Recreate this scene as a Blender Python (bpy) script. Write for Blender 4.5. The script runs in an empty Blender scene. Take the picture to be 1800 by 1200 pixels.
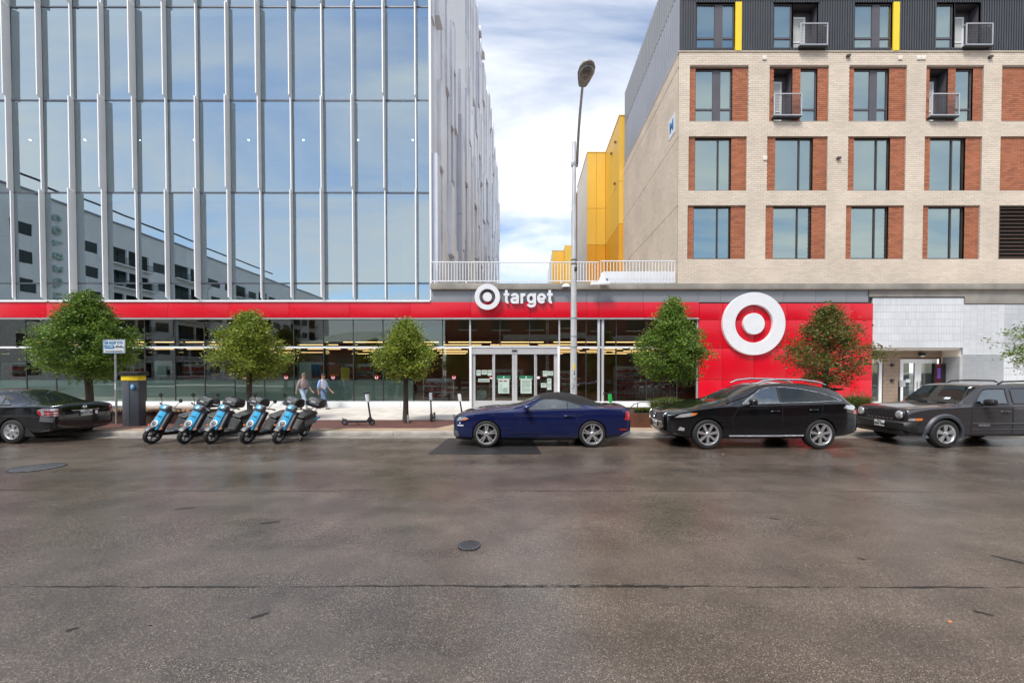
import bpy, bmesh, math, random
from math import radians, sin, cos, pi, sqrt, tan, atan2
from mathutils import Vector, Matrix
from mathutils.bvhtree import BVHTree

scene = bpy.context.scene
COL = scene.collection

# ------------------------------------------------------------------ camera
TH = radians(1.0)            # camera tips down a touch
F, CX, CAMH, HOR = 700.0, 922.0, 1.93, 654.0   # focal length in photo pixels, principal column, lens height, horizon row
CY = HOR + F * tan(TH)
cam_d = bpy.data.cameras.new('camera')
cam = bpy.data.objects.new('camera', cam_d)
COL.objects.link(cam)
cam.location = (0, 0, CAMH)
cam.rotation_euler = (pi / 2 - TH, 0, 0)
cam_d.sensor_fit = 'HORIZONTAL'
cam_d.sensor_width = 36.0
cam_d.lens = 36.0 * F / 1800.0
cam_d.shift_x = -(CX - 900.0) / 1800.0
cam_d.shift_y = (CY - 600.0) / 1800.0
cam_d.clip_start = 0.05
cam_d.clip_end = 3000
scene.camera = cam

# ------------------------------------------------------------------ world, sun, exposure
SUN_EL, SUN_AZ = radians(56), radians(216)     # azimuth clockwise from +Y: veiled sun behind the camera, to the left
world = bpy.data.worlds.new('World')
scene.world = world
world.use_nodes = True
wn, wl = world.node_tree.nodes, world.node_tree.links
wn.clear()
w_out = wn.new('ShaderNodeOutputWorld')
w_bg = wn.new('ShaderNodeBackground')
w_bg.inputs['Strength'].default_value = 0.15
sky = wn.new('ShaderNodeTexSky')
sky.sky_type = 'NISHITA'
sky.sun_disc = False
sky.sun_elevation = SUN_EL
sky.sun_rotation = SUN_AZ
sky.air_density = 1.0
sky.dust_density = 0.25
w_tc = wn.new('ShaderNodeTexCoord')
w_sep = wn.new('ShaderNodeSeparateXYZ')
wl.new(w_tc.outputs['Generated'], w_sep.inputs[0])
def wmath(op, a, b=None):
    n = wn.new('ShaderNodeMath'); n.operation = op
    for i, s in enumerate((a, b)):
        if s is None: continue
        if isinstance(s, (int, float)): n.inputs[i].default_value = s
        else: wl.new(s, n.inputs[i])
    return n.outputs[0]
w_z = wmath('ADD', wmath('MAXIMUM', w_sep.outputs['Z'], 0.0), 0.22)
w_cmb = wn.new('ShaderNodeCombineXYZ')
wl.new(wmath('DIVIDE', w_sep.outputs['X'], w_z), w_cmb.inputs[0])
wl.new(wmath('DIVIDE', w_sep.outputs['Y'], w_z), w_cmb.inputs[1])
w_map = wn.new('ShaderNodeMapping')
w_map.inputs['Rotation'].default_value = (0, 0, radians(24))
w_map.inputs['Scale'].default_value = (0.75, 1.9, 1.0)
w_map.inputs['Location'].default_value = (2.3, 0.4, 0.0)
wl.new(w_cmb.outputs[0], w_map.inputs[0])
w_no = wn.new('ShaderNodeTexNoise')
w_no.inputs['Scale'].default_value = 1.15
w_no.inputs['Detail'].default_value = 7.0
w_no.inputs['Roughness'].default_value = 0.55
w_no.inputs['Distortion'].default_value = 0.6
wl.new(w_map.outputs[0], w_no.inputs['Vector'])
w_rmp = wn.new('ShaderNodeValToRGB')
w_rmp.color_ramp.elements[0].position = 0.36
w_rmp.color_ramp.elements[0].color = (0.05, 0.05, 0.05, 1)
w_rmp.color_ramp.elements[1].position = 0.63
w_rmp.color_ramp.elements[1].color = (0.95, 0.95, 0.95, 1)
wl.new(w_no.outputs['Fac'], w_rmp.inputs[0])
w_mix = wn.new('ShaderNodeMix'); w_mix.data_type = 'RGBA'
wl.new(w_rmp.outputs[0], w_mix.inputs[0])
w_dim = wn.new('ShaderNodeMix'); w_dim.data_type = 'RGBA'; w_dim.blend_type = 'MULTIPLY'
w_dim.inputs[0].default_value = 1.0
w_dim.inputs[7].default_value = (0.78, 0.78, 0.78, 1)      # thin veil over the clear sky
wl.new(sky.outputs[0], w_dim.inputs[6])
wl.new(w_dim.outputs[2], w_mix.inputs[6])
CLOUD = 4.5
w_mix.inputs[7].default_value = (CLOUD, CLOUD * 1.01, CLOUD * 1.03, 1)
wl.new(w_mix.outputs[2], w_bg.inputs['Color'])
wl.new(w_bg.outputs[0], w_out.inputs[0])

sun_d = bpy.data.lights.new('sun', 'SUN')
sun_d.energy = 2.15
sun_d.angle = radians(18)
sun_d.color = (1.0, 0.96, 0.9)
sun = bpy.data.objects.new('sun', sun_d)
COL.objects.link(sun)
sdir = Vector((sin(SUN_AZ) * cos(SUN_EL), cos(SUN_AZ) * cos(SUN_EL), sin(SUN_EL)))
sun.rotation_euler = sdir.to_track_quat('Z', 'Y').to_euler()
sun.location = (0, -20, 40)

scene.view_settings.view_transform = 'Standard'
scene.view_settings.look = 'None'
scene.view_settings.exposure = 0.95
scene.view_settings.gamma = 1.0
scene.view_settings.use_curve_mapping = False
scene.render.engine = 'CYCLES'
scene.cycles.use_denoising = True
scene.cycles.max_bounces = 8
scene.cycles.diffuse_bounces = 3
scene.cycles.glossy_bounces = 4
scene.cycles.transmission_bounces = 6
scene.cycles.transparent_max_bounces = 10
scene.cycles.sample_clamp_indirect = 6.0
scene.cycles.caustics_reflective = False
scene.cycles.caustics_refractive = False

# ------------------------------------------------------------------ helpers
def P(px, py, D):
    """photo pixel -> point on the upright plane Y = D (D is known from what the thing stands on)"""
    a, b = (px - CX) / F, (CY - py) / F
    t = D / (cos(TH) + b * sin(TH))
    return Vector((a * t, D, CAMH + t * (-sin(TH) + b * cos(TH))))
def G(px, py, z=0.0):
    """photo pixel -> point on level ground at height z"""
    a, b = (px - CX) / F, (CY - py) / F
    t = (z - CAMH) / (-sin(TH) + b * cos(TH))
    return Vector((a * t, t * (cos(TH) + b * sin(TH)), z))

def tag(o, label=None, cat=None, group=None, kind=None):
    if label: o['label'] = label
    if cat: o['category'] = cat
    if group: o['group'] = group
    if kind: o['kind'] = kind
    return o
def thing(name, label, cat, loc=(0, 0, 0), rz=0.0, group=None):
    o = bpy.data.objects.new(name, None)
    o.empty_display_size = 0.2
    COL.objects.link(o)
    o.location = loc
    o.rotation_euler = (0, 0, rz)
    return tag(o, label, cat, group)
def copy_tree(o, parent=None):
    c = o.copy()
    COL.objects.link(c)
    c.parent = parent
    for ch in list(o.children): copy_tree(ch, c)
    return c
def wloc(o):
    v = Vector((0, 0, 0))
    while o is not None:
        v += o.location
        o = o.parent
    return v
def link_mesh(name, me, mat, parent=None):
    o = bpy.data.objects.new(name, me)
    COL.objects.link(o)
    if mat is not None:
        me.materials.clear()
        for m in (mat if isinstance(mat, (list, tuple)) else [mat]): me.materials.append(m)
    o.parent = parent
    return o
def smooth_mesh(me, ang=38):
    me.polygons.foreach_set('use_smooth', [True] * len(me.polygons))
    me.set_sharp_from_angle(angle=radians(ang))

class MB:
    def __init__(s): s.v, s.f, s.m = [], [], []
    def add(s, vs, fs, mi=0):
        n = len(s.v)
        s.v += [tuple(v) for v in vs]
        s.f += [tuple(i + n for i in f) for f in fs]
        s.m += [mi] * len(fs)
        return s
    def box(s, x0, x1, y0, y1, z0, z1, mi=0):
        if x0 > x1: x0, x1 = x1, x0
        if y0 > y1: y0, y1 = y1, y0
        if z0 > z1: z0, z1 = z1, z0
        return s.add([(x0,y0,z0),(x1,y0,z0),(x1,y1,z0),(x0,y1,z0),(x0,y0,z1),(x1,y0,z1),(x1,y1,z1),(x0,y1,z1)],
                     [(0,3,2,1),(4,5,6,7),(0,1,5,4),(1,2,6,5),(2,3,7,6),(3,0,4,7)], mi)
    def obox(s, c, ax, ay, az, mi=0):
        c, ax, ay, az = Vector(c), Vector(ax), Vector(ay), Vector(az)
        vs = [c + ax*a + ay*b + az*d for d in (-1, 1) for a, b in ((-1,-1),(1,-1),(1,1),(-1,1))]
        return s.add(vs, [(0,3,2,1),(4,5,6,7),(0,1,5,4),(1,2,6,5),(2,3,7,6),(3,0,4,7)], mi)
    def prism(s, pts, axis, a0, a1, mi=0):
        n = len(pts)
        def mk(p, a):
            if axis == 'y': return (p[0], a, p[1])
            if axis == 'x': return (a, p[0], p[1])
            return (p[0], p[1], a)
        vs = [mk(p, a0) for p in pts] + [mk(p, a1) for p in pts]
        fs = [tuple(range(n))[::-1], tuple(range(n, 2*n))] + [(i, (i+1) % n, n + (i+1) % n, n + i) for i in range(n)]
        return s.add(vs, fs, mi)
    def tube(s, pts, r, n=8, mi=0, caps=True):
        pts = [Vector(p) for p in pts]
        rs = r if isinstance(r, (list, tuple)) else [r] * len(pts)
        rings = []
        t0 = (pts[1] - pts[0]).normalized()
        up = Vector((0, 0, 1)) if abs(t0.z) < 0.9 else Vector((1, 0, 0))
        u = t0.cross(up).normalized()
        for i, p in enumerate(pts):
            t = (pts[min(i+1, len(pts)-1)] - pts[max(i-1, 0)]).normalized()
            u = (u - t * u.dot(t)).normalized()
            w = t.cross(u)
            rings.append([p + (u * cos(2*pi*k/n) + w * sin(2*pi*k/n)) * rs[i] for k in range(n)])
        vs = [v for r_ in rings for v in r_]
        fs = []
        for i in range(len(pts) - 1):
            for k in range(n):
                a, b = i*n + k, i*n + (k+1) % n
                fs.append((a, b, b + n, a + n))
        if caps:
            fs.append(tuple(range(n))[::-1])
            fs.append(tuple(range((len(pts)-1)*n, len(pts)*n)))
        return s.add(vs, fs, mi)
    def lathe(s, prof, c, axis='z', n=24, mi=0, a0=0.0, a1=2*pi):
        """prof: [(r, h)], turned about an axis through c"""
        c = Vector(c)
        full = abs(a1 - a0 - 2*pi) < 1e-6
        k = n if full else n + 1
        vs = []
        for r, h in prof:
            for i in range(k):
                a = a0 + (a1 - a0) * i / n
                p = (r*cos(a), r*sin(a), h)
                if axis == 'y': p = (p[0], p[2], p[1])
                elif axis == 'x': p = (p[2], p[0], p[1])
                vs.append(c + Vector(p))
        fs = []
        for j in range(len(prof) - 1):
            for i in range(n):
                a, b = j*k + i, j*k + (i+1) % k
                fs.append((a, b, b + k, a + k))
        return s.add(vs, fs, mi)
    def disc(s, c, r, axis='y', n=24, mi=0):
        c = Vector(c)
        vs = []
        for i in range(n):
            a = 2*pi*i/n
            p = {'y': (r*cos(a), 0, r*sin(a)), 'x': (0, r*cos(a), r*sin(a)), 'z': (r*cos(a), r*sin(a), 0)}[axis]
            vs.append(c + Vector(p))
        return s.add(vs, [tuple(range(n))], mi)
    def mesh(s, name, off=(0, 0, 0)):
        me = bpy.data.meshes.new(name)
        me.from_pydata([(x-off[0], y-off[1], z-off[2]) for x, y, z in s.v], [], s.f)
        if any(s.m): me.polygons.foreach_set('material_index', s.m)
        return me
    def build(s, name, mat, parent=None, w=False, smooth=0, bevel=0.0, seg=2, fixn=True):
        me = s.mesh(name, wloc(parent) if (w and parent is not None) else (0, 0, 0))
        if fixn or bevel:
            bm = bmesh.new(); bm.from_mesh(me)
            if fixn: bmesh.ops.recalc_face_normals(bm, faces=bm.faces)
            if bevel:
                ed = [e for e in bm.edges if len(e.link_faces) == 2 and e.calc_face_angle(0) > radians(30)]
                bmesh.ops.bevel(bm, geom=ed, offset=bevel, segments=seg, affect='EDGES', profile=0.6, clamp_overlap=True)
            bm.to_mesh(me); bm.free()
        if smooth: smooth_mesh(me, smooth)
        elif bevel: smooth_mesh(me, 50)
        return link_mesh(name, me, mat, parent)
def B(name, mat, parent, x0, x1, y0, y1, z0, z1, w=True, bevel=0.0):
    return MB().box(x0, x1, y0, y1, z0, z1).build(name, mat, parent, w=w, bevel=bevel, fixn=False)

def text_mb(txt, size, ext=0.0, bold=0.0, align='CENTER', spacing=1.0):
    cu = bpy.data.curves.new('lettering', 'FONT')
    cu.body = txt
    cu.size = size
    cu.extrude = ext
    cu.offset = bold
    cu.align_x = align
    cu.align_y = 'CENTER'
    cu.space_character = spacing
    cu.resolution_u = 4
    o = bpy.data.objects.new('lettering', cu)
    COL.objects.link(o)
    dg = bpy.context.evaluated_depsgraph_get()
    me = bpy.data.meshes.new_from_object(o.evaluated_get(dg))
    m = MB()
    m.add([v.co[:] for v in me.vertices], [tuple(p.vertices) for p in me.polygons])
    bpy.data.objects.remove(o); bpy.data.curves.remove(cu); bpy.data.meshes.remove(me)
    return m
def place(m, fn):
    m.v = [tuple(fn(Vector(v))) for v in m.v]
    return m
def on_wall(m, c):       # text plane XY -> upright plane facing the camera side (-Y)
    return place(m, lambda v: Vector((c[0] + v.x, c[1] - v.z, c[2] + v.y)))
# ------------------------------------------------------------------ materials
def lin(r, g, b):
    f = lambda c: (c/255/12.92) if c/255 <= 0.04045 else ((c/255 + 0.055)/1.055)**2.4
    return (f(r), f(g), f(b))
def nd(nt, kind, **kw):
    n = nt.nodes.new(kind)
    for k, v in kw.items(): setattr(n, k, v)
    return n
def mat(name, col, rough=0.6, metal=0.0, spec=0.5, var=0.12, vscale=3.0, bump=0.0, bscale=40.0, coat=0.0, space='Object', dirt=0.0, stretch=None):
    m = bpy.data.materials.new(name)
    m.use_nodes = True
    nt = m.node_tree
    b = nt.nodes['Principled BSDF']
    b.inputs['Roughness'].default_value = rough
    b.inputs['Metallic'].default_value = metal
    b.inputs['Specular IOR Level'].default_value = spec
    b.inputs['Coat Weight'].default_value = coat
    b.inputs['Coat Roughness'].default_value = 0.04
    tc = nd(nt, 'ShaderNodeTexCoord')
    src = tc.outputs[space]
    if space == 'World':
        pass
    if stretch:
        mp = nd(nt, 'ShaderNodeMapping'); mp.inputs['Scale'].default_value = stretch
        nt.links.new(src, mp.inputs[0]); src = mp.outputs[0]
    n = nd(nt, 'ShaderNodeTexNoise')
    n.inputs['Scale'].default_value = vscale; n.inputs['Detail'].default_value = 5
    nt.links.new(src, n.inputs['Vector'])
    r = nd(nt, 'ShaderNodeValToRGB')
    r.color_ramp.elements[0].position = 0.3; r.color_ramp.elements[1].position = 0.7
    c0 = [max(0, c*(1-var)) for c in col]; c1 = [c*(1+var) for c in col]
    r.color_ramp.elements[0].color = (*c0, 1); r.color_ramp.elements[1].color = (*c1, 1)
    nt.links.new(n.outputs['Fac'], r.inputs[0])
    nt.links.new(r.outputs[0], b.inputs['Base Color'])
    if rough > 0.08:
        mr = nd(nt, 'ShaderNodeMapRange')
        mr.inputs['To Min'].default_value = rough*0.85; mr.inputs['To Max'].default_value = min(1, rough*1.15)
        nt.links.new(n.outputs['Fac'], mr.inputs[0]); nt.links.new(mr.outputs[0], b.inputs['Roughness'])
    if bump:
        n2 = nd(nt, 'ShaderNodeTexNoise'); n2.inputs['Scale'].default_value = bscale; n2.inputs['Detail'].default_value = 4
        nt.links.new(src, n2.inputs['Vector'])
        bp = nd(nt, 'ShaderNodeBump'); bp.inputs['Strength'].default_value = bump; bp.inputs['Distance'].default_value = 0.01
        nt.links.new(n2.outputs['Fac'], bp.inputs['Height']); nt.links.new(bp.outputs[0], b.inputs['Normal'])
    return m
def emit(name, col, s):
    m = bpy.data.materials.new(name); m.use_nodes = True
    nt = m.node_tree; nt.nodes.clear()
    e = nd(nt, 'ShaderNodeEmission'); e.inputs[0].default_value = (*col, 1); e.inputs[1].default_value = s
    o = nd(nt, 'ShaderNodeOutputMaterial'); nt.links.new(e.outputs[0], o.inputs[0])
    return m
def glass(name, tint, refl, reflcol=(1, 1, 1), rough=0.0, fres=None, wave=0.0, wscale=0.6):
    """thin pane: tinted see-through mixed with a mirror"""
    m = bpy.data.materials.new(name); m.use_nodes = True
    nt = m.node_tree; nt.nodes.clear()
    t = nd(nt, 'ShaderNodeBsdfTransparent'); t.inputs[0].default_value = (*tint, 1)
    g = nd(nt, 'ShaderNodeBsdfGlossy'); g.inputs['Color'].default_value = (*reflcol, 1); g.inputs['Roughness'].default_value = rough
    mx = nd(nt, 'ShaderNodeMixShader')
    lw = nd(nt, 'ShaderNodeFresnel'); lw.inputs['IOR'].default_value = 1.5
    mr = nd(nt, 'ShaderNodeMapRange')
    mr.inputs['From Min'].default_value = 0.04; mr.inputs['From Max'].default_value = 1.0
    mr.inputs['To Min'].default_value = refl; mr.inputs['To Max'].default_value = 1.0
    nt.links.new(lw.outputs[0], mr.inputs[0]); nt.links.new(mr.outputs[0], mx.inputs[0])
    nt.links.new(t.outputs[0], mx.inputs[1]); nt.links.new(g.outputs[0], mx.inputs[2])
    if wave:
        tc = nd(nt, 'ShaderNodeTexCoord')
        n = nd(nt, 'ShaderNodeTexNoise'); n.inputs['Scale'].default_value = wscale; n.inputs['Detail'].default_value = 1
        nt.links.new(tc.outputs['Object'], n.inputs['Vector'])
        bp = nd(nt, 'ShaderNodeBump'); bp.inputs['Strength'].default_value = wave; bp.inputs['Distance'].default_value = 0.02
        nt.links.new(n.outputs['Fac'], bp.inputs['Height'])
        nt.links.new(bp.outputs[0], g.inputs['Normal'])
    o = nd(nt, 'ShaderNodeOutputMaterial'); nt.links.new(mx.outputs[0], o.inputs[0])
    return m

def asphalt():
    m = bpy.data.materials.new('asphalt'); m.use_nodes = True
    nt = m.node_tree; b = nt.nodes['Principled BSDF']
    tc = nd(nt, 'ShaderNodeTexCoord'); src = tc.outputs['Object']
    L = nt.links.new
    vo = nd(nt, 'ShaderNodeTexVoronoi'); vo.inputs['Scale'].default_value = 165; vo.inputs['Randomness'].default_value = 1
    L(src, vo.inputs['Vector'])
    sp = nd(nt, 'ShaderNodeSeparateColor'); L(vo.outputs['Color'], sp.inputs[0])
    cr = nd(nt, 'ShaderNodeValToRGB'); e = cr.color_ramp.elements
    e[0].position = 0.0; e[0].color = (0.04794, 0.03681, 0.02868, 1)
    e[1].position = 1.0; e[1].color = (0.316, 0.2633, 0.2144, 1)
    for p, c in ((0.45, (0.07705, 0.0591, 0.04665)), (0.74, (0.107, 0.08298, 0.06589)), (0.90, (0.1583, 0.1267, 0.101))):
        x = e.new(p); x.color = (*c, 1)
    L(sp.outputs[0], cr.inputs[0])
    # worn lanes and damp patches, stretched along the street
    mp = nd(nt, 'ShaderNodeMapping'); mp.inputs['Scale'].default_value = (0.16, 0.55, 1); L(src, mp.inputs[0])
    n1 = nd(nt, 'ShaderNodeTexNoise'); n1.inputs['Scale'].default_value = 1.0; n1.inputs['Detail'].default_value = 6; n1.inputs['Roughness'].default_value = 0.6
    L(mp.outputs[0], n1.inputs['Vector'])
    damp = nd(nt, 'ShaderNodeValToRGB'); damp.color_ramp.elements[0].position = 0.40; damp.color_ramp.elements[1].position = 0.62
    L(n1.outputs['Fac'], damp.inputs[0])
    n2 = nd(nt, 'ShaderNodeTexNoise'); n2.inputs['Scale'].default_value = 1.7; n2.inputs['Detail'].default_value = 8; L(src, n2.inputs['Vector'])
    mr = nd(nt, 'ShaderNodeMapRange'); mr.inputs['From Min'].default_value = 0.3; mr.inputs['From Max'].default_value = 0.7
    mr.inputs['To Min'].default_value = 0.72; mr.inputs['To Max'].default_value = 1.25; L(n2.outputs['Fac'], mr.inputs[0])
    mul = nd(nt, 'ShaderNodeMix'); mul.data_type = 'RGBA'; mul.blend_type = 'MULTIPLY'; mul.inputs[0].default_value = 1
    L(cr.outputs[0], mul.inputs[6]); L(mr.outputs[0], mul.inputs[7])
    dk = nd(nt, 'ShaderNodeMix'); dk.data_type = 'RGBA'; dk.blend_type = 'MULTIPLY'
    dk.inputs[7].default_value = (0.55, 0.54, 0.54, 1)
    sc = nd(nt, 'ShaderNodeMath'); sc.operation = 'MULTIPLY'; sc.inputs[1].default_value = 0.5; L(damp.outputs[0], sc.inputs[0])
    L(sc.outputs[0], dk.inputs[0]); L(mul.outputs[2], dk.inputs[6])
    # tyre polished lanes run along the street
    ml = nd(nt, 'ShaderNodeMapping'); ml.inputs['Scale'].default_value = (0.02, 0.75, 1); L(src, ml.inputs[0])
    nl = nd(nt, 'ShaderNodeTexNoise'); nl.inputs['Scale'].default_value = 1.0; nl.inputs['Detail'].default_value = 3; L(ml.outputs[0], nl.inputs['Vector'])
    lr = nd(nt, 'ShaderNodeMapRange'); lr.inputs['From Min'].default_value = 0.35; lr.inputs['From Max'].default_value = 0.65
    lr.inputs['To Min'].default_value = 0.84; lr.inputs['To Max'].default_value = 1.22; L(nl.outputs['Fac'], lr.inputs[0])
    lm = nd(nt, 'ShaderNodeMix'); lm.data_type = 'RGBA'; lm.blend_type = 'MULTIPLY'; lm.inputs[0].default_value = 1
    L(dk.outputs[2], lm.inputs[6]); L(lr.outputs[0], lm.inputs[7]); L(lm.outputs[2], b.inputs['Base Color'])
    rr = nd(nt, 'ShaderNodeMapRange'); rr.inputs['To Min'].default_value = 0.34; rr.inputs['To Max'].default_value = 0.18
    L(damp.outputs[0], rr.inputs[0]); L(rr.outputs[0], b.inputs['Roughness'])
    b.inputs['Specular IOR Level'].default_value = 0.85
    bp = nd(nt, 'ShaderNodeBump'); bp.inputs['Strength'].default_value = 0.13; bp.inputs['Distance'].default_value = 0.004
    iv = nd(nt, 'ShaderNodeMath'); iv.operation = 'SUBTRACT'; iv.inputs[0].default_value = 1; L(vo.outputs['Distance'], iv.inputs[1])
    L(iv.outputs[0], bp.inputs['Height']); L(bp.outputs[0], b.inputs['Normal'])
    return m
def leafmat(name, cols, trans=0.35):
    m = bpy.data.materials.new(name); m.use_nodes = True
    nt = m.node_tree; nt.nodes.clear(); L = nt.links.new
    ge = nd(nt, 'ShaderNodeNewGeometry')
    cr = nd(nt, 'ShaderNodeValToRGB'); e = cr.color_ramp.elements
    e[0].position = 0; e[0].color = (*cols[0], 1); e[1].position = 1; e[1].color = (*cols[-1], 1)
    for i, c in enumerate(cols[1:-1]):
        x = e.new((i+1)/(len(cols)-1)); x.color = (*c, 1)
    L(ge.outputs['Random Per Island'], cr.inputs[0])
    d = nd(nt, 'ShaderNodeBsdfPrincipled'); d.inputs['Roughness'].default_value = 0.45; d.inputs['Specular IOR Level'].default_value = 0.35
    L(cr.outputs[0], d.inputs['Base Color'])
    t = nd(nt, 'ShaderNodeBsdfTranslucent'); L(cr.outputs[0], t.inputs[0])
    mx = nd(nt, 'ShaderNodeMixShader'); mx.inputs[0].default_value = trans
    L(d.outputs[0], mx.inputs[1]); L(t.outputs[0], mx.inputs[2])
    o = nd(nt, 'ShaderNodeOutputMaterial'); L(mx.outputs[0], o.inputs[0])
    return m
def islandmat(name, col, amt=0.18, rough=0.8, bump=0.0, hue=0.0):
    """brick / tile: every loose piece gets its own tone"""
    m = bpy.data.materials.new(name); m.use_nodes = True
    nt = m.node_tree; b = nt.nodes['Principled BSDF']; L = nt.links.new
    ge = nd(nt, 'ShaderNodeNewGeometry')
    cr = nd(nt, 'ShaderNodeValToRGB'); e = cr.color_ramp.elements
    e[0].position = 0; e[0].color = (*[c*(1-amt) for c in col], 1)
    e[1].position = 1; e[1].color = (*[c*(1+amt*0.7) for c in col], 1)
    x = e.new(0.5); x.color = (col[0]*(1+hue), col[1], col[2]*(1-hue), 1)
    L(ge.outputs['Random Per Island'], cr.inputs[0])
    tc = nd(nt, 'ShaderNodeTexCoord')
    n = nd(nt, 'ShaderNodeTexNoise'); n.inputs['Scale'].default_value = 0.45; n.inputs['Detail'].default_value = 6; L(tc.outputs['Object'], n.inputs['Vector'])
    mr = nd(nt, 'ShaderNodeMapRange'); mr.inputs['From Min'].default_value = 0.3; mr.inputs['From Max'].default_value = 0.7
    mr.inputs['To Min'].default_value = 0.86; mr.inputs['To Max'].default_value = 1.06; L(n.outputs['Fac'], mr.inputs[0])
    mul = nd(nt, 'ShaderNodeMix'); mul.data_type = 'RGBA'; mul.blend_type = 'MULTIPLY'; mul.inputs[0].default_value = 1
    L(cr.outputs[0], mul.inputs[6]); L(mr.outputs[0], mul.inputs[7])
    L(mul.outputs[2], b.inputs['Base Color'])
    b.inputs['Roughness'].default_value = rough
    return m

M = {}
M['asphalt'] = asphalt()
M['patch'] = mat('tar_patch', (0.022, 0.021, 0.021), 0.42, var=0.3, vscale=9, bump=0.5, bscale=160)
M['tar'] = mat('tar_seam', (0.020, 0.019, 0.019), 0.35, var=0.4, vscale=6, bump=0.4, bscale=90)
M['concrete'] = mat('pavement_concrete', (0.60, 0.565, 0.51), 0.75, var=0.16, vscale=1.4, bump=0.15, bscale=120)
M['kerbc'] = mat('kerb_concrete', (0.40, 0.37, 0.33), 0.7, var=0.28, vscale=2.2, bump=0.25, bscale=80)
M['gutter'] = mat('gutter_concrete', (0.23, 0.21, 0.19), 0.5, var=0.35, vscale=1.6, bump=0.2, bscale=90)
M['redpaver'] = mat('red_brown_paving', (0.105, 0.042, 0.034), 0.7, var=0.25, vscale=5, bump=0.3, bscale=60)
M['tanpav'] = mat('tan_paving', (0.36, 0.27, 0.185), 0.75, var=0.15, vscale=2.5, bump=0.2, bscale=90)
M['slab'] = mat('slab_concrete', (0.26, 0.24, 0.21), 0.8, var=0.3, vscale=0.9, bump=0.1, bscale=40)
M['earth'] = mat('far_ground', (0.12, 0.11, 0.10), 0.9, var=0.2, vscale=0.2)
M['fin'] = mat('white_fin', (0.88, 0.89, 0.90), 0.4, var=0.04, vscale=1)
M['fin2'] = mat('grey_strip_panel', (0.74, 0.75, 0.79), 0.45, metal=0.0, var=0.12, vscale=0.6)
M['fin3'] = mat('dark_strip_panel', (0.56, 0.58, 0.66), 0.45, metal=0.0, var=0.1, vscale=0.6)
M['mullion'] = mat('grey_mullion', (0.10, 0.11, 0.13), 0.4, metal=0.5, var=0.05)
M['white'] = mat('white_paint', (0.74, 0.75, 0.76), 0.42, var=0.05, vscale=1.2)
M['alu'] = mat('pale_aluminium', (0.52, 0.52, 0.53), 0.38, metal=0.35, var=0.06, vscale=2)
M['silver'] = mat('silver', (0.62, 0.62, 0.63), 0.28, metal=0.85, var=0.05, vscale=4)
M['red'] = mat('red_panel', (0.60, 0.0025, 0.016), 0.27, spec=0.5, var=0.03, vscale=0.5)
M['greyp'] = mat('grey_panel', (0.27, 0.28, 0.30), 0.4, metal=0.1, var=0.05, vscale=0.5)
M['dark'] = mat('dark_metal', (0.035, 0.037, 0.042), 0.45, metal=0.2, var=0.1)
M['bronze'] = mat('bronze_frame', (0.060, 0.050, 0.043), 0.42, metal=0.3, var=0.1)
M['plum'] = mat('plum_grey_frame', (0.085, 0.078, 0.09), 0.5, var=0.08)
M['corr'] = mat('charcoal_cladding', (0.055, 0.060, 0.068), 0.5, metal=0.1, var=0.1, vscale=1.5)
M['corrl'] = mat('light_grey_cladding', (0.34, 0.36, 0.41), 0.45, metal=0.3, var=0.08, vscale=0.4)
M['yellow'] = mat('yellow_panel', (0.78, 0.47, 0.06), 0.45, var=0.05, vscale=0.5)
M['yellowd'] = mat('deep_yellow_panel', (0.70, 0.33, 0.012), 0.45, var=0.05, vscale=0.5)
M['yellowb'] = mat('bright_yellow', (0.85, 0.60, 0.02), 0.4, var=0.04)
M['mortar'] = mat('mortar', (0.40, 0.355, 0.30), 0.9, var=0.08, vscale=1.2)
M['mortard'] = mat('brown_mortar', (0.20, 0.105, 0.065), 0.9, var=0.1, vscale=2)
M['brick'] = islandmat('cream_brick', (0.66, 0.565, 0.465), 0.07, 0.85, hue=0.015)
M['brickr'] = islandmat('orange_brick', (0.37, 0.135, 0.070), 0.22, 0.85, hue=0.06)
M['brickd'] = islandmat('red_brick', (0.21, 0.06, 0.04), 0.25, 0.85)
M['tilew'] = islandmat('white_tile', (0.60, 0.61, 0.64), 0.05, 0.25)
M['tileg'] = islandmat('grey_tile', (0.33, 0.345, 0.36), 0.07, 0.3)
M['tilel'] = islandmat('pale_grey_tile', (0.46, 0.475, 0.50), 0.05, 0.3)
M['grout'] = mat('grout', (0.34, 0.35, 0.37), 0.8, var=0.06)
M['groutl'] = mat('pale_grout', (0.56, 0.57, 0.58), 0.8, var=0.06)
M['cmu'] = islandmat('tan_block', (0.30, 0.235, 0.185), 0.2, 0.9, hue=0.03)
M['louver'] = mat('brown_louver', (0.15, 0.085, 0.058), 0.5, metal=0.2, var=0.1)
M['cream'] = mat('cream_render', (0.72, 0.67, 0.60), 0.85, var=0.05, vscale=0.5)
M['corten'] = mat('rusted_steel', (0.105, 0.035, 0.016), 0.75, var=0.35, vscale=3, bump=0.15, bscale=50)
M['corten2'] = mat('dark_rusted_steel', (0.052, 0.022, 0.015), 0.7, var=0.35, vscale=3, bump=0.15, bscale=50)
M['wood'] = mat('weathered_wood', (0.30, 0.19, 0.115), 0.7, var=0.3, vscale=5, stretch=(1, 12, 12))
M['soil'] = mat('soil', (0.05, 0.035, 0.025), 0.95, var=0.4, vscale=8, bump=0.8, bscale=30)
M['bark'] = mat('bark', (0.060, 0.045, 0.034), 0.9, var=0.4, vscale=9, bump=0.8, bscale=45, stretch=(1, 1, 0.25))
M['leaf'] = leafmat('leaves', [(0.0609, 0.1157, 0.01827), (0.1035, 0.1888, 0.0268), (0.1644, 0.268, 0.03898), (0.268, 0.3532, 0.04872)])
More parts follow.
